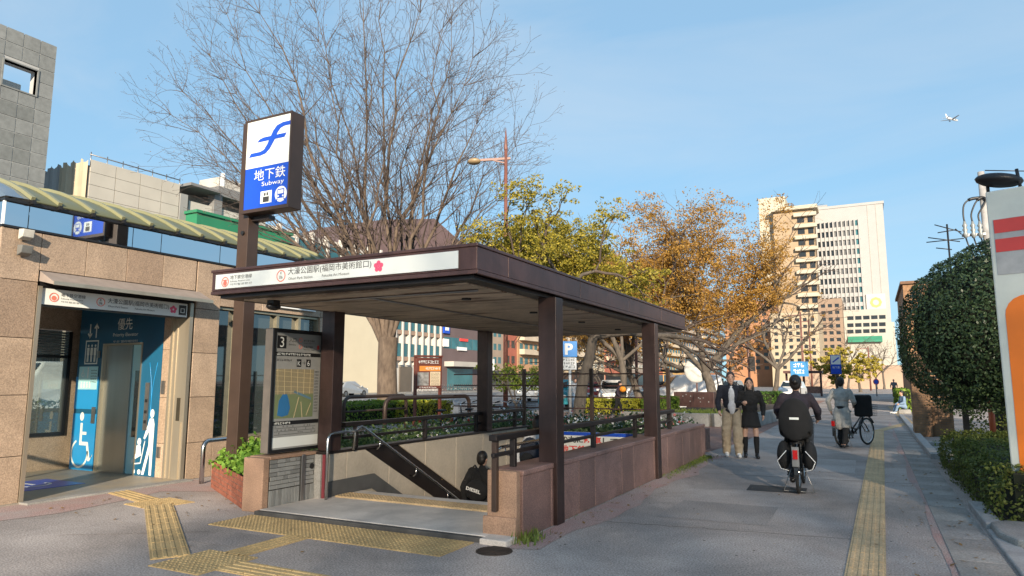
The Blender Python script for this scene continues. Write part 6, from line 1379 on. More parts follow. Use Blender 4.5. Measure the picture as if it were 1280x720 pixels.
# ================================================================== vehicles
def car(name, label, loc, rz, L, Wd, H, paint, kind='sedan', group=None):
    """car built along local +x; wheels, glass and lights as parts"""
    r = empty(name, (0, 0, 0), label, 'van' if kind == 'van' else 'car', group); hw = Wd/2; wr = .31
    if kind == 'van': prof = [(-L/2, .32), (-L/2, .9), (-L/2+.05, H-.12), (-L/2+.25, H), (L/2-1.45, H), (L/2-.75, 1.12), (L/2-.12, .95), (L/2, .6), (L/2, .3)]; belt = 1.0
    else: prof = [(-L/2, .34), (-L/2+.02, .85), (-L/2+.35, 1.0), (-L/2+.75, H-.08), (-L/2+1.2, H), (L/2-1.9, H), (L/2-1.15, 1.0), (L/2-.25, .82), (L/2, .6), (L/2, .3)]; belt = .95
    # loft: for each half-width station the profile narrows above the belt
    st = [(-1, 0), (-.94, .04), (-.6, .05), (0, .05), (.6, .05), (.94, .04), (1, 0)]
    v = []; n = len(prof)
    for t, lift in st:
        for x, z in prof:
            up_ = max(0, (z-belt)/(H-belt)); y = t*hw*(1-.16*up_) ; e = 1-.04*(abs(t) > .93)
            v.append((x*e, y, z*(1 if abs(t) < .95 else (.97 if z > belt else 1))))
    f = [(i*n+j, i*n+j+1, (i+1)*n+j+1, (i+1)*n+j) for i in range(len(st)-1) for j in range(n-1)]+[(i*n+n-1, i*n, (i+1)*n, (i+1)*n+n-1) for i in range(len(st)-1)]
    f += [tuple(range(n-1, -1, -1)), tuple((len(st)-1)*n+j for j in range(n))]
    body = link_mesh('body', v, [q[::-1] for q in f], None, paint, r, bevel=.04)
    gm_ = mat('car_glass', (.02, .028, .03), .06, var=.2, scale=.5)
    for s in (-1, 1):
        F = Fr((0, s*(hw*.955), 0), (1, 0, 0), (0, -s*.16*.9, 1)) if s < 0 else Fr((0, s*(hw*.955), 0), (-1, 0, 0), (0, -.16*.9, 1))
        sg = -s
        if kind == 'van': wins = [[(-L/2+.25, belt+.06), (-.55, belt+.06), (-.55, H-.2), (-L/2+.25, H-.2)], [(-.48, belt+.06), (.45, belt+.06), (.45, H-.2), (-.48, H-.2)], [(.52, belt+.06), (L/2-.95, belt+.06), (L/2-1.38, H-.2), (.52, H-.2)]]
        else: wins = [[(-L/2+.75, belt+.06), (-.12, belt+.06), (-.12, H-.1), (-L/2+1.15, H-.1)], [(-.05, belt+.06), (L/2-1.35, belt+.06), (L/2-1.9, H-.1), (-.05, H-.1)]]
        for w in wins:
            b = MB(); pts = [(a*sg, z) for a, z in w]; b.prism(F, pts, 0, .03); b.build('side_window', gm_, r)
        b = MB(); b.box(L/2-1.25, L/2-1.1, s*hw, s*(hw+.16), belt, belt+.12) if s > 0 else b.box(L/2-1.25, L/2-1.1, s*(hw+.16), s*hw, belt, belt+.12); b.build('mirror', paint, r)
    xa, za = (L/2-1.43, H-.06) if kind == 'van' else (L/2-1.88, H-.05); xb, zb_ = (L/2-.80, 1.18) if kind == 'van' else (L/2-1.2, 1.04)
    b = MB(); nx, nz2 = (za-zb_), (xb-xa); ln = math.hypot(nx, nz2); nx, nz2 = nx/ln*.02, nz2/ln*.02
    b.add([(xa+nx, -hw*.78, za+nz2), (xa+nx, hw*.78, za+nz2), (xb+nx, hw*.86, zb_+nz2), (xb+nx, -hw*.86, zb_+nz2)], [(3, 2, 1, 0)]); b.build('windscreen', gm_, r)
    b = MB(); xr = -L/2-.01 if kind == 'van' else -L/2+.45
    if kind == 'van': b.box(-L/2-.015, -L/2+.03, -hw*.78, hw*.78, 1.02, H-.25)
    else: b.add([(-L/2+.40, -hw*.8, 1.03), (-L/2+.40, hw*.8, 1.03), (-L/2+.70, hw*.75, H-.14), (-L/2+.70, -hw*.75, H-.14)], [(3, 2, 1, 0)])
    b.build('rear_window', gm_, r)
    for s in (-1, 1):
        b = MB(); b.ell((L/2-.06, s*hw*.72, .72), (.10, .17, .10), 10, 6); b.build('headlight', mat('lamp_clear', (.75, .75, .72), .1), r); b = MB(); b.box(-L/2-.02, -L/2+.05, s*hw*.80-.10, s*hw*.80+.10, .68, .95); b.build('tail_light', M['red'], r)
    b = MB(); b.box(L/2-.02, L/2+.03, -.26, .26, .38, .52); b.build('number_plate', M['white'], r); b = MB(); b.box(-L/2-.03, -L/2+.02, -.26, .26, .42, .56); b.build('number_plate', M['white'], r)
    for x in (-L/2+.75, L/2-.75):
        for s in (-1, 1):
            w = MB(); w.tube([(x, s*(hw-.20), wr), (x, s*(hw+.015), wr)], wr, 20, smooth=False); wh = w.build('wheel', M['blackrub'], r); q = MB(); q.tube([(x, s*(hw+.0), wr), (x, s*(hw+.03), wr)], .19, 14, smooth=False); q.build('rim', M['steel_dull'], wh)
    r.location = loc; r.rotation_euler = (0, 0, rz); return r
pw = mat('paint_white', (.68, .68, .67), .25, var=.03, coat=.6); pt_ = mat('paint_teal', (.02, .26, .32), .25, var=.03, coat=.6); pr = mat('paint_red', (.35, .03, .03), .25, var=.03, coat=.6); psv = mat('paint_silver', (.38, .39, .40), .3, metal=.4, var=.03, coat=.5); pk = mat('paint_black', (.03, .03, .035), .25, coat=.5)
car('parked_car', 'teal compact car parked behind the P parking sign', atd(697, 39), R(-75), 3.7, 1.6, 1.62, pt_, 'van')
car('parked_car', 'white estate car facing the stairs beyond the golden hedge', atd(767, 44), R(-72), 4.3, 1.75, 1.6, pw)
car('parked_car', 'red car between the teal and white cars', atd(743, 62), R(-85), 4.1, 1.7, 1.45, pr)
car('parked_car', 'white minivan parked beyond the brown cabinet', atd(858, 47), R(-150), 4.6, 1.8, 1.95, pw, 'van')
car('parked_car', 'silver minivan standing beyond the ladder fence', atd(668, 52), R(-78), 4.5, 1.75, 1.85, psv, 'van')
car('parked_car', 'dark car behind the white minivan', atd(822, 60), R(-95), 4.3, 1.75, 1.5, pk)
car('parked_car', 'silver car on the road behind the tube barrier', (-46, 53.6, 0), R(90), 4.2, 1.7, 1.5, psv)
car('delivery_van', 'white van in the road seen through the elevator hall window', (-21.5, 12.2, 0), R(-90), 4.8, 1.8, 2.1, pw, 'van')
car('parked_car', 'white car by the small bare tree far along the road', atd(990, 62), R(-95), 4.3, 1.75, 1.55, pw)
car('parked_car', 'pale estate car far along the road behind the autumn tree', atd(915, 75), R(-95), 4.3, 1.75, 1.6, psv)
hedge('hedge', 'dark hedge outside the elevator hall window', -15.2, -14.2, 5.5, 10.2, 1.15, M['hedge'], 3500, .08, 31)

# ================================================================== people
SKIN = mat('skin', (.52, .31, .22), .55, var=.05, scale=8); HAIR = mat('black_hair', (.018, .014, .012), .5, var=.3, scale=14, stretch=(6, 6, 1)); HAIRB = mat('brown_hair', (.06, .033, .02), .5, var=.3, scale=14, stretch=(6, 6, 1))
def cloth(n, c, **k): return mat(n, c, .9, var=.14, scale=9, fine=.12, fscale=140, bump=.25, bscale=14, **k)
FOLD = bpy.data.textures.new('folds', 'CLOUDS'); FOLD.noise_scale = .11; FOLD.noise_depth = 2
def blob(name, parts, m, parent, vox=.014, sm=6, folds=0.0):
    """overlapping tapered capsules and ellipsoids fused into one skin"""
    b = MB()
    for p in parts:
        if p[0] == 'c': b.cap_(p[1], p[2], p[3], p[4], 12)
        else: b.ell(p[1], p[2], 16, 10, p[3] if len(p) > 3 else None)
    o = b.build(name, m, parent); o.data.polygons.foreach_set('use_smooth', [True]*len(o.data.polygons))
    rm = o.modifiers.new('fuse', 'REMESH'); rm.mode = 'VOXEL'; rm.voxel_size = vox; rm.use_smooth_shade = True
    s_ = o.modifiers.new('smooth', 'SMOOTH'); s_.factor = .5; s_.iterations = sm
    if folds:
        dm = o.modifiers.new('folds', 'DISPLACE'); dm.texture = FOLD; dm.strength = folds; dm.mid_level = .5; dm.texture_coords = 'LOCAL'
    return o
def hand(parts, wrist, d, palmn, s=1.0, curl=.5):
    """palm and five bent fingers as capsule chains; d points along the hand, palmn to the palm side"""
    d = Vector(d).normalized(); n = Vector(palmn); n = (n-d*n.dot(d)).normalized(); w = d.cross(n)
    c = Vector(wrist)+d*.045*s; parts.append(('c', Vector(wrist), .024*s, c+d*.02*s, .030*s)); parts.append(('e', c+d*.02*s, (.036*s, .018*s, .045*s), Matrix((w, n, d)).transposed()))
    for i, (off, ln) in enumerate(((-.03, .062), (-.010, .074), (.010, .070), (.029, .055))):
        p = c+d*.045*s+w*off*s; q = p+(d*.55+n*curl*.5)*ln*s*.75; e = q+(d*.2+n*curl)*ln*s*.65; parts += [('c', p, .0095*s, q, .0085*s), ('c', q, .0085*s, e, .007*s)]
    p = c-w*.034*s-d*.01*s; q = p-w*.02*s+d*.03*s+n*.01*s; parts += [('c', p, .012*s, q, .010*s), ('c', q, .010*s, q+d*.03*s+n*.015*s, .008*s)]
def head(parts, c, f, s=1.0):
    """head with brow, nose, chin, ears; f is the facing direction"""
    f = Vector(f).normalized(); u = Vector((0, 0, 1)); l = u.cross(f); c = Vector(c); Mx = Matrix((l, f, u)).transposed()
    parts += [('e', c+u*.02*s, (.075*s, .092*s, .105*s), Mx), ('e', c-u*.05*s+f*.022*s, (.058*s, .070*s, .068*s), Mx), ('c', c+f*.088*s+u*.008*s, .010*s, c+f*.106*s-u*.022*s, .014*s), ('e', c-u*.098*s+f*.062*s, (.026*s, .02*s, .018*s), Mx)]
    for k in (-1, 1): parts += [('e', c+l*k*.077*s-u*.005*s, (.012*s, .022*s, .032*s), Mx)]
def face(c, f, parent, s=1.0):
    f = Vector(f).normalized(); u = Vector((0, 0, 1)); l = u.cross(f); c = Vector(c); Mx = Matrix((l, f, u)).transposed()
    for k in (-1, 1):
        b = MB(); b.ell(c+f*.083*s+l*k*.032*s+u*.012*s, (.013*s, .008*s, .007*s), 8, 5, Mx); b.build('eye', M['ink'], parent); b = MB(); b.ell(c+f*.084*s+l*k*.033*s+u*.036*s, (.019*s, .007*s, .004*s), 8, 5, Mx); b.build('eyebrow', HAIR, parent)
    b = MB(); b.ell(c+f*.088*s-u*.058*s, (.022*s, .008*s, .007*s), 8, 5, Mx); b.build('mouth', mat('lips', (.42, .16, .13), .5), parent)
def person(label, loc, heading, pose, H=1.68, top=None, bottom=None, shoe=None, hair=HAIR, hairstyle='short', skirt=None, bare_legs=False, socks=None, long_coat=None, shirt=None, vox=.014, detail=True, name='person', female=False, sleeve=True):
    """standing or walking figure; heading = angle of facing (0 faces +x). pose gives foot/hand offsets in the figure's own frame: x forward, y left, z up (unit height 1.68)"""
    s = H/1.68; r = empty(name, loc, label, 'person'); L0 = Vector(loc)
    rot = Matrix.Rotation(heading, 3, 'Z')
    def T(x, y, z): return L0 + rot @ Vector((x*s, y*s, z*s))
    f = rot @ Vector((1, 0, 0)); up_ = Vector((0, 0, 1)); lf = rot @ Vector((0, 1, 0))
    ln = pose.get('lean', 0.02); hz = pose.get('hip', .90); sh = .175 if female else .195
    hip = {1: T(0, .085, hz), -1: T(0, -.085, hz)}; chest = T(ln*.7, 0, hz+.32); neck = T(ln, 0, hz+.53); hd = T(ln+.03, 0, hz+.665)
    fd = rot @ Vector((math.cos(pose.get('look', 0)), math.sin(pose.get('look', 0)), 0))
    body = []; topp = []; bot = []; shs = []
    Mx = Matrix((lf, f, up_)).transposed()
    for k in (1, -1):
        fx, fy, fz = pose['foot'][0 if k == 1 else 1]; kx, ky, kz = pose['knee'][0 if k == 1 else 1]
        kn = T(kx, ky, kz); an = T(fx, fy, fz+.085)
        body += [('c', hip[k], .078*s, kn, .052*s), ('c', kn, .052*s, kn.lerp(an, .35), .054*s), ('c', kn.lerp(an, .35), .054*s, an, .034*s)]
        toe = T(fx+.15, fy+.01*k, max(fz+.03, .03)); heel = T(fx-.04, fy, fz+.045)
        body += [('c', an, .034*s, heel, .035*s), ('c', heel, .033*s, toe, .028*s)]
        sp_ = [('c', heel-up_*.006, .042*s, toe, .038*s), ('c', T(fx+.02, fy, fz+.07), .046*s, T(fx+.06, fy, fz+.055), .044*s)]
        shs.append(sp_)
        if bottom is not None and not skirt: bot += [('c', hip[k], .098*s, kn, .078*s*pose.get('baggy', 1)), ('c', kn, .078*s*pose.get('baggy', 1), T(fx-.005, fy, fz+.10), .062*s*pose.get('baggy', 1))]
        if socks is not None:
            blob('sock', [('c', kn.lerp(an, .12), .060*s, kn.lerp(an, .4), .060*s), ('c', kn.lerp(an, .4), .060*s, an, .042*s), ('c', an, .042*s, heel, .040*s)], socks, r, vox)
        shd = T(ln, sh*k, hz+.47); ex, ey, ez = pose['elbow'][0 if k == 1 else 1]; hx, hy, hzz = pose['hand'][0 if k == 1 else 1]
        el = T(ex, ey, ez); wr = T(hx, hy, hzz)
        body += [('c', shd, .048*s, el, .036*s), ('c', el, .036*s, wr, .024*s)]
        hand(body, wr, (wr-el), rot @ Vector((.2, -k, 0)), s)
        if sleeve: topp += [('c', shd, .068*s, el, .058*s), ('c', el, .058*s, el.lerp(wr, .93), .044*s)]
        else: topp += [('c', shd, .066*s, shd.lerp(el, .6), .058*s)]
    body += [('e', T(0, 0, hz+.02), (.15*s, .10*s, .12*s), Mx), ('e', T(ln*.4, 0, hz+.16), (.125*s, .085*s, .15*s), Mx), ('e', chest, (.155*s, .10*s, .17*s), Mx), ('c', T(ln, .10, hz+.46), .055*s, T(ln, -.10, hz+.46), .055*s), ('c', neck-up_*.06*s, .050*s, hd-up_*.06*s, .045*s)]
    head(body, hd, fd, s)
    bd = blob('body', body, SKIN, r, vox*.8, 4)
    if detail: face(hd, fd, r, s)
    if top:
        topp += [('e', chest, (.185*s, .128*s, .19*s), Mx), ('e', T(ln*.5, 0, hz+.16), (.165*s, .118*s, .17*s), Mx), ('e', T(0, 0, hz+.02), (.170*s, .125*s, .10*s), Mx), ('c', T(ln, .12, hz+.455), .072*s, T(ln, -.12, hz+.455), .072*s), ('c', T(ln, 0, hz+.47), .07*s, T(ln+.01, 0, hz+.53), .058*s)]
        if long_coat: topp += [('c', T(0, .06, hz), .125*s, T(0, .08, long_coat), .13*s), ('c', T(0, -.06, hz), .125*s, T(0, -.08, long_coat), .13*s)]
        blob('jacket', topp, top, r, vox, folds=.035)
    if shirt:
        blob('shirt', [('e', chest+f*.085*s, (.075*s, .055*s, .16*s), Mx), ('e', T(ln*.5+.075, 0, hz+.11), (.082*s, .062*s, .17*s), Mx), ('e', neck+f*.02*s-up_*.03*s, (.055*s, .05*s, .04*s), Mx)], shirt, r, vox)
    if bottom is not None and not skirt:
        bot += [('e', T(0, 0, hz+.03), (.165*s, .12*s, .13*s), Mx)]; blob('trousers', bot, bottom, r, vox, folds=.045)
    if skirt:
        b = MB(); n = 28; v = []
        for j in range(6):
            t = j/5
            for i in range(n):
                a = 6.283*i/n; q = 1+.05*math.cos(a*11)*t
                v.append(T((.105+.075*t)*math.cos(a)*q, (.145+.075*t)*math.sin(a)*q, hz+.10-t*.36))
        fs = [(j*n+i, j*n+(i+1) % n, (j+1)*n+(i+1) % n, (j+1)*n+i) for j in range(5) for i in range(n)]
        o = link_mesh('skirt', v, [q[::-1] for q in fs], [True]*len(fs), skirt, r); sd_ = o.modifiers.new('thick', 'SOLIDIFY'); sd_.thickness = .008
    if shoe is not None:
        for q in shs: blob('shoe', q, shoe, r, vox*.8)
    hp_ = [('e', hd+up_*.042*s-fd*.018*s, (.088*s, .100*s, .098*s), Matrix((up_.cross(fd), fd, up_)).transposed()), ('e', hd-fd*.058*s, (.080*s, .055*s, .095*s), Matrix((up_.cross(fd), fd, up_)).transposed())]
    if hairstyle == 'long':
        sdv = up_.cross(fd)
        for k in (-1, 1): hp_ += [('c', hd+sdv*k*.065*s+up_*.03*s-fd*.02*s, .032*s, hd+sdv*k*.085*s-up_*.16*s-fd*.0*s, .028*s), ('c', hd+sdv*k*.085*s-up_*.16*s, .028*s, hd+sdv*k*.085*s-up_*.27*s+fd*.02*s, .02*s)]
        hp_ += [('c', hd-fd*.07*s, .06*s, hd-fd*.08*s-up_*.22*s, .05*s)]
    if hairstyle == 'bun': hp_ += [('e', hd-fd*.11*s+up_*.03*s, (.04*s, .04*s, .04*s))]
    # keep hair off the face: shift back slightly
    blob('hair', hp_, hair, r, vox*.8, 3)
    return r
STAND = dict(foot=[(0, .10, 0), (0, -.10, 0)], knee=[(.02, .095, .47), (.02, -.095, .47)], elbow=[(-.03, .27, 1.10), (-.03, -.27, 1.10)], hand=[(.05, .27, .88), (.05, -.27, .88)])
WALK = dict(foot=[(.22, .09, 0), (-.26, -.09, .04)], knee=[(.14, .09, .48), (-.03, -.09, .46)], elbow=[(-.10, .27, 1.11), (.05, -.27, 1.10)], hand=[(-.06, .27, .88), (.20, -.25, .92)], lean=.03, hip=.88)
navy = cloth('navy_jacket', (.012, .014, .024)); blk = cloth('black_cloth', (.010, .010, .011)); chino = cloth('beige_chino', (.38, .31, .22)); wht = cloth('white_cloth', (.62, .62, .64)); gcoat = cloth('pale_grey_coat', (.42, .41, .38)); cream_ = cloth('cream_cloth', (.45, .40, .30)); denim = cloth('light_denim', (.22, .32, .45)); purp = cloth('mauve_print', (.032, .024, .034)); sneaker = flat('white_sneaker', (.68, .68, .66), .6); bshoe = flat('black_shoe', (.012, .012, .014), .35)
TOCAM = lambda p: math.atan2(-p.y, -p.x)
# the walking couple
p = G(917, 571); h0 = TOCAM(p)+.05
CW = dict(WALK, foot=[(.10, .10, 0), (-.08, -.12, 0)], knee=[(.09, .10, .48), (.0, -.12, .47)], baggy=1.28, hip=.90)
person('person in navy jacket, white shirt and baggy beige trousers walking beside a black skirt', p, h0, CW, 1.72, navy, chino, sneaker, HAIRB, 'short', shirt=wht, vox=.012)
p = G(940, 572); person('person in black jacket and short black skirt with knee socks walking', p, h0, dict(CW, hand=[(.06, .26, .90), (.22, -.16, 1.16)], elbow=[(-.02, .27, 1.10), (-.03, -.28, 1.12)]), 1.60, blk, None, bshoe, HAIR, 'long', skirt=blk, socks=blk, female=True, vox=.012)
# person going down the stairs, and another near the railing
def stair_z(y): return .05-.165*(math.floor((y-7.74)/.30)+1)
p = PY(601, 600, 10.0); z = stair_z(10.0)
person('person in black going down the stairs with a lettered black bag', Vector((p.x, 10.0, z)), R(90), dict(WALK, foot=[(.20, .09, -.165), (-.10, -.09, 0)], knee=[(.16, .09, .40), (.05, -.09, .46)]), 1.68, blk, blk, bshoe, HAIR, 'short', vox=.012)
bg_ = empty('shoulder_bag', (p.x, 9.86, z+1.0), 'black shoulder bag with white lettering carried on the stairs', 'bag')
b = MB(); b.ell((p.x+.04, 9.80, z+1.08), (.20, .075, .17), 18, 12); o = b.build('bag_body', blk, bg_); text('DIESEL', Fr((p.x-.11, 9.715, z+1.10), (1, 0, -.22), (.22, 0, 1)), 0, 0, M['white'], o, w=.27, h=.055, c=.003, bold=.03)
b = MB(); b.tube([(p.x+.12, 9.86, z+1.1), (p.x+.06, 9.85, z+1.35), (p.x-.05, 9.9, z+1.46), (p.x-.15, 10.02, z+1.42)], .014, 6); b.build('strap', blk, bg_)
p = PY(671, 530, 8.9); z = stair_z(8.9)
person('person in white shirt climbing the stairs behind the brown column', Vector((p.x, 8.9, z)), R(70), WALK, 1.68, wht, blk, bshoe, HAIR, 'short', vox=.012)
bp2 = empty('backpack', (p.x, 8.72, z+.95), 'dark blue backpack worn on a white shirt beside the brown column', 'backpack')
b = MB(); b.ell((p.x-.02, 8.72, z+1.16), (.16, .10, .23), 14, 10); o = b.build('pack', cloth('dark_navy_pack', (.02, .025, .04)), bp2); b = MB(); b.ell((p.x-.02, 8.63, z+1.08), (.11, .04, .11), 12, 8); b.build('pocket', blk, o)
# people by the parking sign
p = atd(719, 36); person('person in pale shirt standing by the parking sign pole', p, R(-60), STAND, 1.68, wht, denim, bshoe, HAIR, 'short', vox=.03, detail=False)
p = atd(728, 36.5); person('person in black jacket standing beside the teal car', p, R(-150), STAND, 1.70, blk, blk, bshoe, HAIR, 'short', vox=.03, detail=False)
p = atd(771, 31); person('person in dark clothes walking past the slender bare tree', p, R(10), dict(WALK, lean=.12), 1.55, cloth('dark_plum', (.04, .025, .04)), blk, bshoe, HAIRB, 'short', vox=.03, detail=False)
b = MB(); q = p+Vector((.3, -.1, 1.18)); b.ell(q, (.16, .12, .13), 10, 7); tag(b.build('orange_bag', flat('orange_cloth', (.8, .28, .02), .7)), 'bright orange bag carried past the slender bare tree', 'bag')
p = atd(1117, 66); person('person with light bag standing at the far end of the path', p, R(-90), STAND, 1.68, cloth('grey_top', (.18, .18, .2)), blk, bshoe, HAIR, 'short', vox=.03, detail=False)
p = G(1131, 517); SIT = dict(hip=.30, foot=[(.45, .1, 0), (.45, -.1, 0)], knee=[(.30, .11, .42), (.30, -.11, .42)], elbow=[(.10, .25, .52), (.10, -.25, .52)], hand=[(.28, .2, .46), (.28, -.2, .46)], lean=.06)
person('person in pale blue sitting on the ground by the far path edge', p, R(200), SIT, 1.68, denim, denim, sneaker, HAIR, 'short', vox=.03, detail=False)
b = MB(); b.box(p.x-.25, p.x+.25, p.y-.3, p.y+.3, 0, .20); tag(b.build('low_step', M['concrete'], bevel=.02), 'low concrete step under the seated person', 'step')

# ================================================================== bicycles
def bicycle(name, label, col_m, child_seat=False, basket=True, saddlebags=False, R_=.33, wb=1.1):
    """built along +x, rear wheel hub at x=-.5; tyres on z=0"""
    r = empty(name, (0, 0, 0), label, 'bicycle'); xr, xf = -wb/2, wb/2
    for x in (xr, xf):
        w = MB(); w.torus((x, 0, R_), (0, 1, 0), R_-.022, .022, 32, 8); wh = w.build('wheel', M['blackrub'], r)
        q = MB(); q.torus((x, 0, R_), (0, 1, 0), R_-.05, .012, 28, 6); q.build('rim', M['steel_b'], wh)
        q = MB(); q.tube([(x, -.05, R_), (x, .05, R_)], .03, 10)
        for k in range(16): a = 6.283*k/16; q.tube([(x, .02*(-1)**k, R_), (x+(R_-.05)*math.cos(a), 0, R_+(R_-.05)*math.sin(a))], .0018, 3, cap=False)
        q.build('spokes', M['steel_b'], wh)
        q = MB(); pts = [(x+(R_+.03)*math.cos(R(a)), 0, R_+(R_+.03)*math.sin(R(a))) for a in range(20 if x < 0 else 30, 171 if x > 0 else 191, 10)]
        for p0, p1 in zip(pts[:-1], pts[1:]): q.bar(p0, p1, .055, .006)
        q.build('mudguard', col_m, wh)
    bb_ = (-.05, 0, .30); st_ = (-.22, 0, .62); hd_ = (.36, 0, .72); hd2 = (.39, 0, .56)
    q = MB(); q.tube([bb_, st_], .018, 8); q.tube([bb_, hd2], .022, 8); q.tube([(-.10, 0, .40), hd_], .018, 8); q.tube([hd2, (.345, 0, .85)], .02, 8)
    for s in (-1, 1): q.tube([bb_, (xr, s*.05, R_)], .011, 6); q.tube([st_, (xr, s*.05, R_)], .009, 6); q.tube([hd2, (.42, s*.05, .48), (xf, s*.05, R_)], .013, 6)
    q.build('frame', col_m, r)
    q = MB(); q.tube([st_, (-.27, 0, .78)], .013, 8); q.build('seat_post', M['steel_b'], r); q = MB(); q.ell((-.29, 0, .82), (.13, .09, .035), 14, 8); q.ell((-.19, 0, .825), (.09, .035, .025), 10, 6); q.build('saddle', M['black'], r)
    q = MB(); q.tube([(.345, 0, .85), (.33, 0, .98)], .014, 8); q.tube([(.18, .29, 1.0), (.30, .24, 1.03), (.34, .08, 1.0), (.34, -.08, 1.0), (.30, -.24, 1.03), (.18, -.29, 1.0)], .011, 8); hb = q.build('handlebar', M['steel_b'], r)
    for s in (-1, 1): q = MB(); q.tube([(.27, s*.255, 1.025), (.15, s*.30, .99)], .017, 8); q.build('grip', M['blackrub'], hb)
    if basket:
        q = MB(); x0, x1 = .42, .74
        for k in range(7): z = .70+k*.045; e = .02*k/6; pts = [(x0-e, -.17-e, z), (x1+e, -.17-e, z), (x1+e, .17+e, z), (x0-e, .17+e, z), (x0-e, -.17-e, z)]; [q.tube([pts[i], pts[i+1]], .004, 4) for i in range(4)]
        for k in range(8):
            y = -.17+k*.0486; q.tube([(x1, y, .70), (x1+.02, y*1.1, .97)], .003, 4); q.tube([(x0, y, .70), (x0-.02, y*1.1, .97)], .003, 4)
        o = q.build('basket', M['black'], r); o['kind'] = 'stuff'
    q = MB()
    for s in (-1, 1): q.tube([(-.25, s*.06, .68), (-.78, s*.06, .70)], .008, 6); q.tube([(-.72, s*.06, .70), (xr, s*.06, R_)], .007, 6)
    for x in (-.35, -.5, -.65, -.78): q.tube([(x, -.06, .70), (x, .06, .70)], .006, 5)
    q.build('rear_rack', M['black'], r)
    q = MB(); q.box(-.93, -.89, -.03, .03, .50, .62); q.build('rear_light', flat('reflector_red', (.55, .01, .01), .2), r); q = MB(); q.box(-.89, -.87, -.045, .045, .40, .66); q.build('light_bracket', M['steel_dull'], r)
    q = MB(); q.tube([bb_[:1]+(-.07,)+(.30,), (-.05, .07, .30)], .012, 8); q.disc(Fr((-.05, .045, .30), (1, 0, 0)), 0, 0, .085, 0, .006, 20); q.build('crankset', M['steel_dull'], r)
    for s in (-1, 1): q = MB(); q.bar((-.05, s*.075, .30), (-.05+s*.11, s*.085, .30-s*.12), .02, .012); q.box(-.05+s*.11-.04, -.05+s*.11+.04, s*.09 if s > 0 else -.19, .19 if s > 0 else -.09, .30-s*.12-.01, .30-s*.12+.01); q.build('pedal', M['black'], r)
    q = MB(); q.tube([(-.56, -.09, .33), (-.50, -.20, .02), (-.50, .20, .02), (-.56, .09, .33)], .010, 6); q.build('kickstand', M['steel_dull'], r)
    if child_seat:
        q = MB(); q.ell((-.52, 0, .80), (.20, .20, .07), 18, 10); q.ell((-.70, 0, 1.02), (.075, .215, .30), 18, 12); 
        for s in (-1, 1): q.ell((-.52, s*.19, .93), (.19, .035, .15), 14, 8); q.ell((-.45, s*.14, .58), (.10, .045, .20), 12, 8)
        o = blob('child_seat', [], M['black'], r) if False else None
        cs2 = empty_mesh_fuse('child_seat', q, cloth('seat_cover_black', (.012, .012, .013)), r, .012)
        b2 = MB(); b2.fbox(Fr((-.775, .06, 1.02), (0, -1, 0)), 0, .12, 0, .03, .0, .012); b2.build('seat_label', M['signwhite'], cs2)
    if saddlebags:
        for s in (-1, 1):
            q = MB(); q.ell((-.58, s*.17, .52), (.20, .09, .20), 14, 10); o = q.build('pannier', cloth('pannier_black', (.014, .014, .015)), r); q = MB(); q.tube([(-.79, s*.12, .60), (-.80, s*.24, .46), (-.79, s*.20, .36), (-.78, s*.10, .33)], .006, 5); q.build('white_piping', M['white'], o)
    return r
def empty_mesh_fuse(name, b, m, parent, vox):
    o = b.build(name, m, parent); rm = o.modifiers.new('fuse', 'REMESH'); rm.mode = 'VOXEL'; rm.voxel_size = vox; rm.use_smooth_shade = True; s_ = o.modifiers.new('smooth', 'SMOOTH'); s_.iterations = 5; s_.factor = .5; return o
black_m = mat('bike_black', (.015, .015, .016), .3, var=.1)
bk = bicycle('bicycle', 'black bicycle with rear child seat and panniers ridden away along the path', black_m, True, True, True, R_=.29)
p = G(999, 617); hd0 = R(90)+R(1.5)
bk.location = p+Vector((math.cos(hd0), math.sin(hd0), 0))*.55+Vector((0, 0, 0)); bk.rotation_euler = (0, 0, hd0)
# its rider, seen from behind
RIDE = dict(hip=.86, foot=[(.10, .10, .10), (.06, -.10, .32)], knee=[(.36, .13, .52), (.36, -.13, .70)], elbow=[(.16, .28, 1.15), (.16, -.28, 1.15)], hand=[(.42, .27, 1.02), (.42, -.27, 1.02)], lean=.14)
rp_ = bk.location+Vector((math.cos(hd0), math.sin(hd0), 0))*(-.29)
person('person in dark top riding the black bicycle away', Vector((rp_.x, rp_.y, 0)), hd0, RIDE, 1.66, purp, cloth('charcoal_trousers', (.05, .055, .065)), bshoe, HAIR, 'bun', vox=.012, female=True)
# a small child in the rear seat
rc = bk.location+Vector((math.cos(hd0), math.sin(hd0), 0))*(-.55)
CH = dict(hip=1.0*1.68/1.0, foot=[(.10, .10, 1.05), (.10, -.10, 1.05)], knee=[(.26, .12, 1.52), (.26, -.12, 1.52)], elbow=[(.05, .26, 1.95), (.05, -.26, 1.95)], hand=[(.22, .18, 1.78), (.22, -.18, 1.78)], lean=.02)
CH = {k: (([tuple(c for c in t) for t in v]) if isinstance(v, list) else v) for k, v in CH.items()}; CH['hip'] = 1.62
person('small child in charcoal coat sitting in the rear bicycle seat', Vector((rc.x, rc.y, -.03)), hd0, CH, .90, cloth('child_coat', (.055, .062, .075)), blk, bshoe, HAIR, 'short', vox=.012)
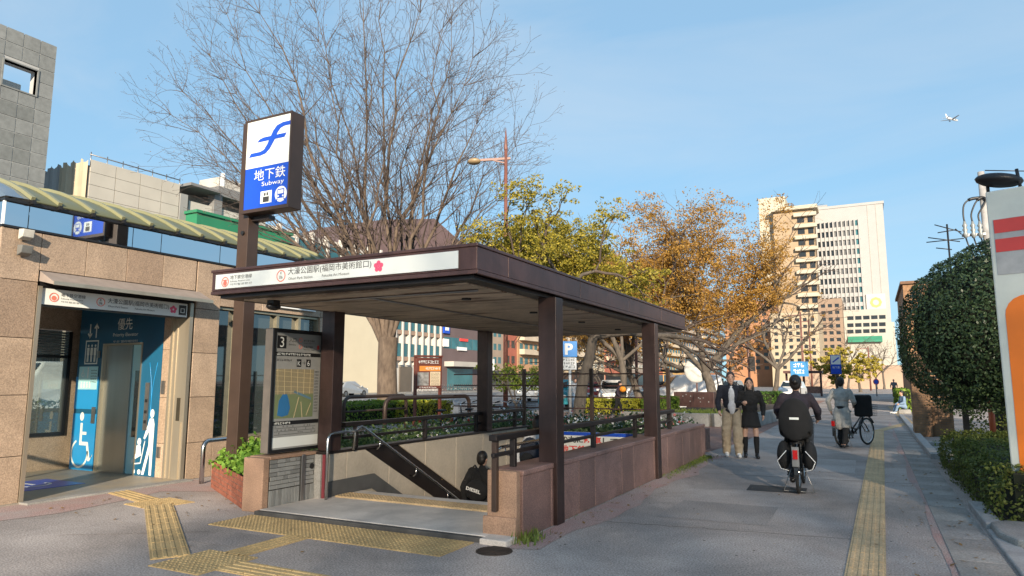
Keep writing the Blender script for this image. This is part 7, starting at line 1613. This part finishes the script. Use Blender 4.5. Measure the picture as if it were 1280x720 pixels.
# second bicycle with a person in a pale coat beside it
bk2 = bicycle('bicycle', 'black bicycle held by the person in the pale grey coat', black_m, False, True, False)
p2 = G(1078, 560); bk2.location = p2+Vector((-.15, .5, 0)); bk2.rotation_euler = (0, 0, R(62))
b = MB(); c2 = p2+Vector((0, .1, .0)); b.box(c2.x-.12, c2.x+.26, c2.y-.2, c2.y+.12, .72, 1.22); tag(b.build('carrier_box', blk, bevel=.05), 'black fabric box on the rear rack of the held bicycle', 'box')
p3 = G(1055, 560); person('person in long pale grey coat standing beside the held bicycle', p3, R(75), dict(WALK, foot=[(.12, .09, 0), (-.22, -.09, .03)], hand=[(.02, .26, .88), (.35, -.18, 1.0)]), 1.64, gcoat, blk, bshoe, HAIR, 'short', long_coat=.55, vox=.012, female=True)
# parked bicycles behind the left stair wall
for i, (px, dp, a) in enumerate([(563, 17.5, 70), (596, 18.3, 76), (622, 17.8, 66), (640, 18.8, 74)]):
    src = bicycle('parked_bicycle', ['parked bicycle next to the thick tube barrier', 'second parked bicycle behind the rear left column', 'parked bicycle under the young green tree', 'parked bicycle at the end of the ladder fence'][i], [black_m, mat('bike_silver', (.4, .4, .4), .3, metal=.6), mat('bike_blue', (.03, .06, .14), .3), black_m][i], False, True, False)
    src.location = atd(px, dp)+Vector((0, 0, .0)); src.rotation_euler = (0, 0, R(a))
# airliner high above
p = PD(1190, 149, 1500); pl_ = empty('airliner', p, 'small white airliner in the clear sky', 'airplane'); d = (RT*.86+FW*.45); d.z = .03; d.normalize(); w_ = d.cross(Vector((0, 0, 1))).normalized(); u_ = w_.cross(d)
pm2 = mat('aircraft_white', (.7, .7, .7), .3, var=.02)
b = MB(); b.tube([p+d*t for t in (-19, -17, -12, -4, 8, 14, 17.5, 19)], [.5, 1.0, 1.9, 2.0, 2.0, 1.9, 1.2, .2], 14); b.build('fuselage', pm2, pl_)
for s in (-1, 1):
    b = MB(); b.add([p+d*3-u_*.6, p-d*3.5-u_*.6, p-d*8+w_*s*17+u_*1.6, p-d*5.5+w_*s*17+u_*1.6]+[q-u_*.35 for q in (p+d*3-u_*.6, p-d*3.5-u_*.6, p-d*8+w_*s*17+u_*1.6, p-d*5.5+w_*s*17+u_*1.6)], [(0, 1, 2, 3), (7, 6, 5, 4), (0, 3, 7, 4), (1, 5, 6, 2), (3, 2, 6, 7)]); b.build('wing', mat('aircraft_grey', (.3, .32, .35), .4), pl_)
    b = MB(); b.add([p-d*14.5+u_*.6, p-d*18+u_*.6, p-d*20+w_*s*6.5+u_*1.2, p-d*18+w_*s*6.5+u_*1.2]+[q-u_*.2 for q in (p-d*14.5+u_*.6, p-d*18+u_*.6, p-d*20+w_*s*6.5+u_*1.2, p-d*18+w_*s*6.5+u_*1.2)], [(0, 1, 2, 3), (7, 6, 5, 4), (0, 3, 7, 4), (1, 5, 6, 2), (3, 2, 6, 7)]); b.build('tailplane', pm2, pl_)
    c = p+d*1.5+w_*s*5.5-u_*1.6; b = MB(); b.tube([c+d*2, c, c-d*2], [1.0, 1.1, .6], 12); b.build('engine', mat('aircraft_grey', (.3, .32, .35), .4), pl_)
b = MB(); b.add([p-d*13+u_*1.6, p-d*18.5+u_*1.2, p-d*20.5+u_*7.5, p-d*18+u_*7.5]+[q+w_*.4 for q in (p-d*13+u_*1.6, p-d*18.5+u_*1.2, p-d*20.5+u_*7.5, p-d*18+u_*7.5)], [(0, 1, 2, 3), (7, 6, 5, 4), (0, 3, 7, 4), (1, 5, 6, 2), (3, 2, 6, 7)]); b.build('tail_fin', pm2, pl_)
